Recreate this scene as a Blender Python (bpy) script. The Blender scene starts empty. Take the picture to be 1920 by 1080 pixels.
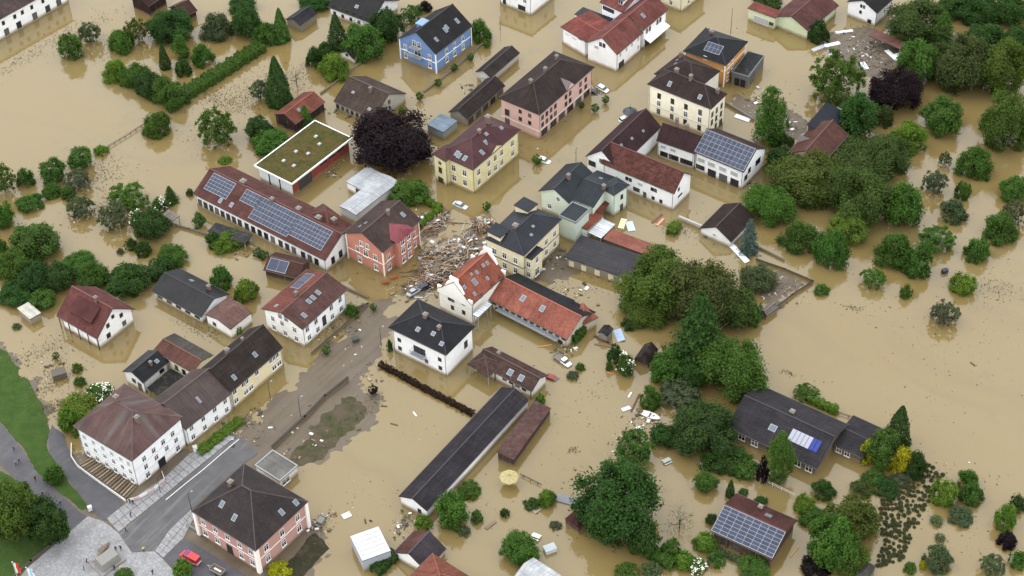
import bpy, bmesh, math, random
import numpy as np
from mathutils import Matrix, Vector
R=math.radians
scene=bpy.context.scene
C=scene.collection

# ---------------------------------------------------------------- camera, sky, sun, exposure
CAM_F,CAM_PITCH,CAM_ROLL,CAM_H=3254.3,42.743,1.694,302.9      # focal length in 1920ths, degrees, metres above the water
cd=bpy.data.cameras.new('camera'); cam=bpy.data.objects.new('camera',cd); C.objects.link(cam)
cd.sensor_width=36; cd.lens=36*CAM_F/1920; cd.clip_start=1; cd.clip_end=20000
th,ro=R(CAM_PITCH),R(CAM_ROLL)
fw=Vector((0,math.cos(th),-math.sin(th))); rt=Vector((1,0,0)); dn=fw.cross(rt)
r2=rt*math.cos(ro)+dn*math.sin(ro); d2=dn*math.cos(ro)-rt*math.sin(ro)
cam.matrix_world=Matrix(((r2.x,-d2.x,-fw.x,0),(r2.y,-d2.y,-fw.y,0),(r2.z,-d2.z,-fw.z,CAM_H),(0,0,0,1)))
scene.camera=cam
SUN_EL,SUN_AZ=R(58),R(285)          # azimuth clockwise from +Y (the far side): light from the left behind closed cloud
w=bpy.data.worlds.new('World'); scene.world=w; w.use_nodes=True
nt=w.node_tree; nt.nodes.clear()
sky=nt.nodes.new('ShaderNodeTexSky'); sky.sky_type='NISHITA'; sky.sun_disc=False
sky.sun_elevation=SUN_EL; sky.sun_rotation=SUN_AZ; sky.air_density=2.0; sky.dust_density=6.0; sky.ozone_density=1.0
hs=nt.nodes.new('ShaderNodeHueSaturation'); hs.inputs['Saturation'].default_value=.18      # closed cloud cover: nearly white
bg=nt.nodes.new('ShaderNodeBackground'); bg.inputs['Strength'].default_value=.15
wo=nt.nodes.new('ShaderNodeOutputWorld')
cl=nt.nodes.new('ShaderNodeMix'); cl.data_type='RGBA'; cl.inputs[0].default_value=.90; cl.inputs[7].default_value=(9.2,9.35,9.6,1)      # even grey cloud deck over the clear-sky model
nt.links.new(sky.outputs[0],hs.inputs['Color']); nt.links.new(hs.outputs[0],cl.inputs[6]); nt.links.new(cl.outputs[2],bg.inputs[0]); nt.links.new(bg.outputs[0],wo.inputs[0])
sl=bpy.data.lights.new('sun','SUN'); sl.energy=.55; sl.angle=R(60); sl.color=(1,.97,.92)
so=bpy.data.objects.new('sun',sl); C.objects.link(so)
sd=Vector((math.sin(SUN_AZ)*math.cos(SUN_EL),math.cos(SUN_AZ)*math.cos(SUN_EL),math.sin(SUN_EL)))
so.rotation_euler=sd.to_track_quat('Z','Y').to_euler(); so.location=sd*500
vs=scene.view_settings; vs.view_transform='Standard'; vs.look='None'; vs.gamma=1; vs.exposure=0.680
vs.use_curve_mapping=False
scene.cycles.max_bounces=5; scene.cycles.diffuse_bounces=2; scene.cycles.glossy_bounces=2; scene.cycles.transmission_bounces=3
scene.cycles.caustics_reflective=False; scene.cycles.caustics_refractive=False

# ---------------------------------------------------------------- helpers
def lin(h):
    o=[]
    for i in (0,2,4):
        c=int(h[i:i+2],16)/255
        o.append(c/12.92 if c<=.04045 else ((c+.055)/1.055)**2.4)
    return (*o,1)
def mute(c,f):
    y=.2126*c[0]+.7152*c[1]+.0722*c[2]; return tuple(v+(y-v)*f for v in c[:3])
def mesh(name,verts,faces,mats=(),mi=None,uv=None,smooth=False):
    me=bpy.data.meshes.new(name); me.from_pydata(verts,[],faces)
    for m in mats: me.materials.append(m)
    if mi is not None: me.polygons.foreach_set('material_index',mi)
    if smooth: me.polygons.foreach_set('use_smooth',[True]*len(me.polygons))
    me.update(); return me
def ob(name,me,parent=None,M=None):
    o=bpy.data.objects.new(name,me); C.objects.link(o)
    if parent: o.parent=parent
    if M is not None: o.matrix_basis=M
    return o
def root(name,label,cat,M,group=None):
    o=bpy.data.objects.new(name,None); C.objects.link(o); o.empty_display_size=.5; o.matrix_basis=M
    return tag(o,label,cat,group)
def tag(o,label,cat,group=None):
    o['label']=label; o['category']=cat
    if group: o['group']=group
    return o
def struct(o): o['kind']='structure'; return o
def stuff(o,label=None): 
    o['kind']='stuff'
    if label: o['label']=label
    return o
def TR(x,y,z=0,a=0): return Matrix.Translation((x,y,z))@Matrix.Rotation(a,4,'Z')
class MB:
    "collects boxes, tubes and polygons for ONE mesh"
    def __init__(s): s.v=[]; s.f=[]; s.m=[]
    def poly(s,pts,m=0):
        n=len(s.v); s.v+= [tuple(p) for p in pts]; s.f.append(tuple(range(n,n+len(pts)))); s.m.append(m)
    def box(s,x0,x1,y0,y1,z0,z1,m=0,M=None):
        n=len(s.v); p=[(x,y,z) for z in (z0,z1) for y in (y0,y1) for x in (x0,x1)]
        if M is not None: p=[tuple(M@Vector(q)) for q in p]
        s.v+=p
        for f in ((0,2,3,1),(4,5,7,6),(0,1,5,4),(1,3,7,5),(3,2,6,7),(2,0,4,6)): s.f.append(tuple(n+i for i in f)); s.m.append(m)
    def tube(s,pts,rad,k=6,m=0,cap=True):
        rings=[]
        for i,p in enumerate(pts):
            p=Vector(p); a=Vector(pts[max(i-1,0)]); b_=Vector(pts[min(i+1,len(pts)-1)]); d=(b_-a).normalized() if (b_-a).length>0 else Vector((0,0,1))
            x=d.orthogonal().normalized(); y=d.cross(x); r=rad[i] if hasattr(rad,'__len__') else rad
            n=len(s.v); s.v+=[tuple(p+(x*math.cos(2*math.pi*j/k)+y*math.sin(2*math.pi*j/k))*r) for j in range(k)]; rings.append(n)
        for a,b_ in zip(rings,rings[1:]):
            for j in range(k): s.f.append((a+j,a+(j+1)%k,b_+(j+1)%k,b_+j)); s.m.append(m)
        if cap:
            s.f.append(tuple(rings[0]+j for j in range(k-1,-1,-1))); s.m.append(m); s.f.append(tuple(rings[-1]+j for j in range(k))); s.m.append(m)
    def lathe(s,prof,k=12,m=0):
        rings=[]
        for r,z in prof:
            n=len(s.v); s.v+=[(r*math.cos(2*math.pi*j/k),r*math.sin(2*math.pi*j/k),z) for j in range(k)]; rings.append(n)
        for a,b_ in zip(rings,rings[1:]):
            for j in range(k): s.f.append((a+j,a+(j+1)%k,b_+(j+1)%k,b_+j)); s.m.append(m)
        s.f.append(tuple(rings[0]+j for j in range(k-1,-1,-1))); s.m.append(m); s.f.append(tuple(rings[-1]+j for j in range(k))); s.m.append(m)
    def me(s,name,*mats,smooth=False): return mesh(name,s.v,s.f,mats,s.m,smooth=smooth)
    def build(s,name,mat,parent=None,M=None,smooth=False):
        return ob(name,s.me(name,*(mat if isinstance(mat,(list,tuple)) else (mat,)),smooth=smooth),parent,M)

# ---------------------------------------------------------------- materials
MATS={}
def newmat(key):
    m=bpy.data.materials.new(key); m.use_nodes=True; n=m.node_tree; n.nodes.clear()
    o=n.nodes.new('ShaderNodeOutputMaterial'); p=n.nodes.new('ShaderNodeBsdfPrincipled'); n.links.new(p.outputs[0],o.inputs[0])
    return m,n,p
class N:
    "tiny node-graph writer"
    def __init__(s,nt): s.t=nt
    def new(s,typ,ins={},**props):
        n=s.t.nodes.new('ShaderNode'+typ)
        for k,v in props.items(): setattr(n,k,v)
        for k,v in ins.items():
            if isinstance(v,bpy.types.NodeSocket): s.t.links.new(v,n.inputs[k])
            else: n.inputs[k].default_value=v
        return n
    def noise(s,vec,scale,detail=3,rough=.55,dim='3D'):
        return s.new('TexNoise',{'Vector':vec,'Scale':scale,'Detail':detail,'Roughness':rough}).outputs['Fac']
    def ramp(s,f,a,b_,lo=0.,hi=1.):
        return s.new('MapRange',{'Value':f,'From Min':a,'From Max':b_,'To Min':lo,'To Max':hi}).outputs[0]
    def mix(s,f,a,b_,mode='MIX'):
        n=s.t.nodes.new('ShaderNodeMix'); n.data_type='RGBA'; n.blend_type=mode
        for i,v in ((0,f),(6,a),(7,b_)):
            if isinstance(v,bpy.types.NodeSocket): s.t.links.new(v,n.inputs[i])
            else: n.inputs[i].default_value=v
        return n.outputs[2]
    def math(s,op,a,b_=0.):
        n=s.t.nodes.new('ShaderNodeMath'); n.operation=op
        for i,v in ((0,a),(1,b_)):
            if isinstance(v,bpy.types.NodeSocket): s.t.links.new(v,n.inputs[i])
            else: n.inputs[i].default_value=v
        return n.outputs[0]
    def vmul(s,v,k): 
        n=s.t.nodes.new('ShaderNodeVectorMath'); n.operation='MULTIPLY'; s.t.links.new(v,n.inputs[0]); n.inputs[1].default_value=k; return n.outputs[0]
    def bright(s,col,f): # multiply colour by scalar socket
        n=s.t.nodes.new('ShaderNodeVectorMath'); n.operation='SCALE'
        if isinstance(col,bpy.types.NodeSocket): s.t.links.new(col,n.inputs[0])
        else: n.inputs[0].default_value=col[:3]
        s.t.links.new(f,n.inputs['Scale']); return n.outputs[0]
def plain(key,col,rough=.7,metal=0.,var=.12,spec=.5):
    if key in MATS: return MATS[key]
    m,nt,p=newmat(key); g=N(nt)
    co=nt.nodes.new('ShaderNodeNewGeometry').outputs['Position']
    f=g.ramp(g.noise(co,2.2,4),.25,.75,1-var,1+var)
    nt.links.new(g.bright(lin(col) if isinstance(col,str) else col,f),p.inputs['Base Color'])
    p.inputs['Roughness'].default_value=rough; p.inputs['Metallic'].default_value=metal; p.inputs['Specular IOR Level'].default_value=spec
    MATS[key]=m; return m
MUD=(.235,.175,.095,1)
def wallm(col):
    key='wall_'+col
    if key in MATS: return MATS[key]
    m,nt,p=newmat(key); g=N(nt)
    co=nt.nodes.new('ShaderNodeNewGeometry').outputs['Position']
    f=g.ramp(g.noise(co,.5,5),.3,.7,.93,1.05)
    K=1. if min(lin(col)[:3])>.55 else .84; c=g.bright(tuple(v*K for v in (mute(lin(col),.10) if K<1 else lin(col))),f)
    streak=g.noise(g.vmul(co,(3.,3.,.22)),1.,3)
    c=g.mix(g.ramp(streak,.55,.8,0,.22),c,(.36,.33,.28,1))
    z=nt.nodes.new('ShaderNodeSeparateXYZ'); nt.links.new(co,z.inputs[0])
    line=g.math('ADD',z.outputs[2],g.ramp(g.noise(g.vmul(co,(.6,.6,1.)),.8,4),0,1,-.4,.4))
    c=g.mix(g.ramp(line,.3,1.25,.85,0),c,MUD)           # tide mark left by silty water
    nt.links.new(c,p.inputs['Base Color']); p.inputs['Roughness'].default_value=.9; p.inputs['Specular IOR Level'].default_value=.2
    MATS[key]=m; return m
ROOFK={'slate':.36,'moss':.24,'row':.6,'corr':.8,'panel':.9,'glass':.8,'gravel':.6,'tar':.42}      # paler or darker coverings than the tile swatches
def roofm(col,style):
    key='roof_%s_%s'%(style,col)
    if key in MATS: return MATS[key]
    m,nt,p=newmat(key); g=N(nt)
    uv=nt.nodes.new('ShaderNodeUVMap').outputs[0]
    pos=nt.nodes.new('ShaderNodeNewGeometry').outputs['Position']
    RF=ROOFK.get(style,.58); base=(*[v*RF for v in mute(lin(col),.2)],1); rough=.75
    big=g.noise(pos,.22,5,.6); fine=g.noise(pos,3.,3)
    c=g.bright(base,g.ramp(big,.3,.7,.68,1.3))
    c=g.bright(c,g.ramp(g.noise(g.vmul(uv,(1.1,.09,1.)),1.,5,.65),.3,.72,1.12,.72))     # run-off streaks down the slope
    sx=nt.nodes.new('ShaderNodeSeparateXYZ'); nt.links.new(uv,sx.inputs[0]); U,V=sx.outputs[0],sx.outputs[1]
    def lines(co,period,wid):   # 1 on a thin line every period metres
        fr=g.math('FRACT',g.math('DIVIDE',co,period)); return g.math('LESS_THAN',fr,wid)
    if style in('tile','tilebig','slate','row'):
        bw,bh={'tile':(.5,.42),'tilebig':(.9,.62),'slate':(.7,.4),'row':(3.,.55)}[style]; ct={'tile':.18,'tilebig':.3,'slate':.16,'row':.2}[style]
        br=g.new('TexBrick',{'Vector':uv,'Color1':(1-ct,)*3+(1,),'Color2':(1+ct,)*3+(1,),'Mortar':(.62,.62,.62,1),'Scale':1.,'Mortar Size':.05 if style!='row' else .07,'Brick Width':bw,'Row Height':bh,'Bias':0.})
        c=g.mix(1.,c,br.outputs['Color'],'MULTIPLY')
        c=g.mix(g.ramp(g.noise(pos,.7,6,.7),.55,.75,0,.4),c,(*[x*.55 for x in base[:3]],1))
        bu=g.new('Bump',{'Strength':.5,'Distance':.05,'Height':br.outputs['Fac']},invert=True); nt.links.new(bu.outputs[0],p.inputs['Normal'])
        if style=='slate': rough=.55
    elif style in('seam','seam2'):
        per=.75 if style=='seam' else .9
        l=lines(U,per,.12 if style=='seam' else .08)
        c=g.mix(g.math('MULTIPLY',l,.45 if style=='seam' else .25),c,(*[min(1,x*2.2+.02) for x in base[:3]],1))
        rough=.42; bu=g.new('Bump',{'Strength':.6,'Distance':.05,'Height':l}); nt.links.new(bu.outputs[0],p.inputs['Normal'])
    elif style=='corr':
        l=lines(U,.9,.3); c=g.mix(g.math('MULTIPLY',l,.3),c,(.2,.21,.22,1)); l2=lines(V,4.5,.03); c=g.mix(g.math('MULTIPLY',l2,.6),c,(.12,.12,.12,1))
        c=g.mix(g.ramp(g.noise(pos,.9,5),.5,.72,0,.4),c,(.30,.28,.25,1)); rough=.4
    elif style=='rust':
        c=g.mix(g.ramp(g.noise(g.vmul(pos,(1,1,1)),.9,6,.7),.46,.66,0,.4),c,(.12,.105,.10,1)); c=g.mix(g.ramp(g.noise(pos,2.,4),.5,.65,0,.6),c,(.075,.034,.024,1))
        l=lines(U,.8,.1); c=g.mix(g.math('MULTIPLY',l,.3),c,(.05,.03,.03,1)); rough=.6
    elif style=='moss':
        c=g.mix(g.ramp(g.noise(pos,.9,6,.7),.42,.62,0,.9),c,(.046,.056,.008,1)); c=g.mix(g.ramp(g.noise(pos,.45,6,.7),.46,.60,0,.9),c,(.075,.046,.020,1)); c=g.mix(g.ramp(fine,.5,.7,0,.5),c,(.11,.10,.026,1)); rough=.95
        bu=g.new('Bump',{'Strength':.8,'Distance':.1,'Height':fine}); nt.links.new(bu.outputs[0],p.inputs['Normal'])
    elif style=='gravel':
        c=g.bright(c,g.ramp(g.noise(pos,6.,3,.8),.3,.7,.6,1.4)); c=g.mix(g.ramp(g.noise(pos,.8,5,.7),.5,.7,0,.5),c,(.08,.07,.05,1)); rough=.95
    elif style=='tar':
        c=g.mix(g.ramp(g.noise(pos,.5,6,.7),.5,.72,0,.45),c,(.10,.09,.075,1)); rough=.6
    elif style=='glass':
        l=lines(U,.85,.14); c=g.mix(g.math('MULTIPLY',l,.8),c,(.75,.76,.77,1)); c=g.mix(g.math('MULTIPLY',g.ramp(g.noise(g.vmul(uv,(1.2,.05,1)),1.,1),.45,.55),.5),c,(.25,.27,.29,1)); rough=.15
    elif style=='panel':
        c=g.mix(g.ramp(g.noise(pos,.7,4),.5,.7,0,.35),c,(.5,.47,.38,1)); rough=.45
    elif style=='patina':
        vz=g.noise(g.vmul(uv,(.35,.06,1.)),1.,4); c=g.mix(g.ramp(vz,.50,.70,0,.5),c,(.115,.125,.115,1)); l=lines(U,.8,.06); c=g.mix(g.math('MULTIPLY',l,.3),c,(.03,.02,.02,1)); rough=.5
    c=g.bright(c,g.ramp(fine,.2,.8,.9,1.1))
    nt.links.new(c,p.inputs['Base Color']); p.inputs['Roughness'].default_value=rough
    p.inputs['Specular IOR Level'].default_value=.14
    MATS[key]=m; return m
def glassm():
    if 'glass' in MATS: return MATS['glass']
    m,nt,p=newmat('window_glass'); g=N(nt)
    rnd=nt.nodes.new('ShaderNodeObjectInfo').outputs['Random']
    nt.links.new(g.mix(g.ramp(rnd,.55,1.,0,.5),(.014,.016,.02,1),(.22,.21,.19,1)),p.inputs['Base Color'])   # some blinds and curtains behind
    p.inputs['Roughness'].default_value=.12
    MATS['glass']=m; return m
def solarm():
    if 'solar' in MATS: return MATS['solar']
    m,nt,p=newmat('solar_cell'); g=N(nt)
    rnd=nt.nodes.new('ShaderNodeObjectInfo').outputs['Random']
    pos=nt.nodes.new('ShaderNodeNewGeometry').outputs['Position']
    c=g.mix(rnd,(.020,.026,.050,1),(.032,.040,.070,1)); c=g.bright(c,g.ramp(g.noise(pos,1.2,4),.3,.7,.85,1.2))
    nt.links.new(c,p.inputs['Base Color']); p.inputs['Roughness'].default_value=.3; p.inputs['Specular IOR Level'].default_value=.25
    MATS['solar']=m; return m
WHITE=lambda: plain('white_paint','dfe0de',.55,var=.04)
DARK=lambda: plain('dark_frame','2a2624',.5,var=.05)
METAL=lambda: plain('galvanised','9a9d9f',.4,.6,.06)
WOOD=lambda: plain('weathered_timber','5a4436',.85)

# ---------------------------------------------------------------- layout, in metres (x right, y away from the viewer, z up from the water)
DRY=[
 (-139.7, 313.98),
 (-127.36, 311.18),
 (-119.21, 300.96),
 (-113.79, 292.62),
 (-110.61, 285.46),
 (-105.85, 278.41),
 (-100.3, 272.82),
 (-76.09, 273.86),
 (-64.96, 281.9),
 (-59.87, 289.18),
 (-54.62, 296.48),
 (-51.02, 300.89),
 (-45.37, 310.0),
 (-41.34, 317.53),
 (-36.88, 324.03),
 (-30.8, 325.77),
 (-29.59, 317.02),
 (-32.73, 306.64),
 (-35.61, 299.34),
 (-40.03, 296.06),
 (-33.68, 293.27),
 (-31.36, 289.61),
 (-33.14, 281.99),
 (-39.28, 275.43),
 (-46.57, 269.72),
 (-54.07, 263.98),
 (-47.09, 251.11),
 (-41.28, 245.86),
 (-44.48, 240.01),
 (-48.18, 232.59),
 (-51.83, 220.14),
 (-126.94, 222.82)]
SHEETS=[
 ('grass_bank', [(-134.54, 315.32), (-126.45, 309.65), (-119.23, 299.34), (-113.83, 289.63), (-111.45, 283.44), (-109.93, 276.23), (-105.94, 269.76), (-101.88, 263.92), (-97.17, 258.17), (-99.28, 257.0), (-106.15, 263.76), (-111.94, 270.0), (-119.22, 280.83), (-130.12, 293.84)]),
 ('park_lawn', [(-128.53, 273.95), (-120.15, 269.5), (-114.42, 266.02), (-108.9, 258.62), (-102.04, 251.83), (-108.51, 241.38), (-113.03, 233.26), (-120.53, 225.09)]),
 ('lawn', [(-53.76, 269.82), (-49.15, 279.02), (-45.26, 285.77), (-41.94, 290.56), (-38.81, 289.73), (-36.13, 287.15), (-38.38, 280.64), (-43.34, 274.4), (-48.3, 269.94), (-51.58, 267.11)]),
 ('verge', [(-76.61, 275.58), (-74.32, 274.15), (-65.5, 284.01), (-65.22, 286.43), (-67.06, 287.03)]),
 ('garden_bed', [(-52.71, 238.98), (-45.95, 248.6), (-41.93, 245.12), (-48.38, 235.61)]),
 ('lane', [(-109.75, 275.22), (-111.0, 280.85), (-110.63, 286.0), (-109.09, 285.94), (-107.09, 280.18), (-104.08, 273.49), (-101.66, 270.09), (-89.88, 258.99), (-93.35, 253.81), (-97.11, 257.07), (-101.58, 263.59), (-105.76, 269.43)]),
 ('footpath', [(-129.93, 292.94), (-119.15, 280.49), (-111.88, 269.67), (-106.09, 263.44), (-99.47, 256.69), (-97.4, 255.05), (-101.34, 249.81), (-108.84, 258.3), (-114.36, 265.69), (-126.88, 278.08)]),
 ('street', [(-89.82, 250.29), (-80.67, 261.18), (-73.71, 269.81), (-65.71, 279.55), (-60.74, 273.28), (-65.42, 267.52), (-69.78, 262.03), (-74.08, 256.97), (-78.4, 250.78), (-80.95, 244.66), (-86.02, 244.55)]),
 ('parking_area', [(-79.03, 242.65), (-74.48, 248.04), (-57.66, 235.55), (-54.61, 226.89), (-73.56, 227.58), (-75.48, 238.68)]),
 ('plaza', [(-97.45, 255.36), (-93.56, 253.66), (-89.82, 250.29), (-86.02, 244.55), (-80.95, 244.66), (-79.03, 242.65), (-75.45, 238.39), (-73.56, 227.58), (-113.34, 229.02), (-108.66, 240.94)])]
SIDEWALKS=[
 ('sidewalk', [(-93.1, 254.58), (-89.59, 258.67), (-81.37, 266.68), (-76.54, 273.9), (-68.5, 279.66)], [(-89.84, 250.44), (-80.69, 261.34), (-73.72, 269.98), (-66.5, 278.56)], 20, 0.12),
 ('sidewalk', [(-73.1, 254.75), (-74.88, 248.35), (-78.82, 242.79)], [(-74.27, 256.51), (-78.38, 250.62), (-80.85, 244.81)], 10, 0.12)]
ROADLINE=[
 (-80.35, 259.58),
 (-72.94, 268.47),
 (-65.42, 277.84)]
SILT=[
 [(94.95, 434.9), (101.08, 437.98), (109.59, 440.39), (115.44, 436.67), (119.32, 431.4), (119.63, 424.47), (115.25, 417.91), (110.09, 415.49), (104.98, 413.09), (100.97, 417.29), (99.6, 423.58), (95.58, 428.45)],
 [(78.53, 400.12), (82.55, 398.14), (85.52, 392.22), (82.32, 385.73), (77.64, 384.49)],
 [(5.9, 341.98), (10.17, 343.49), (14.22, 339.5), (16.77, 334.17), (13.8, 329.59), (8.94, 328.38), (5.59, 331.17)],
 [(63.91, 334.16), (70.33, 330.38), (75.93, 326.26), (69.02, 320.75), (65.86, 317.34), (63.63, 320.99)],
 [(65.51, 407.19), (72.75, 405.53), (75.17, 400.28), (71.49, 395.4), (67.24, 398.13)],
 [(-24.59, 357.45), (-18.14, 360.05), (-15.23, 355.92), (-20.85, 347.45), (-25.15, 349.8)],
 [(-28.87, 330.03), (-23.47, 335.95), (-15.19, 349.35), (-8.06, 353.39), (-7.4, 346.84), (-12.35, 336.5), (-19.22, 328.59), (-26.0, 324.87)]]
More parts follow.
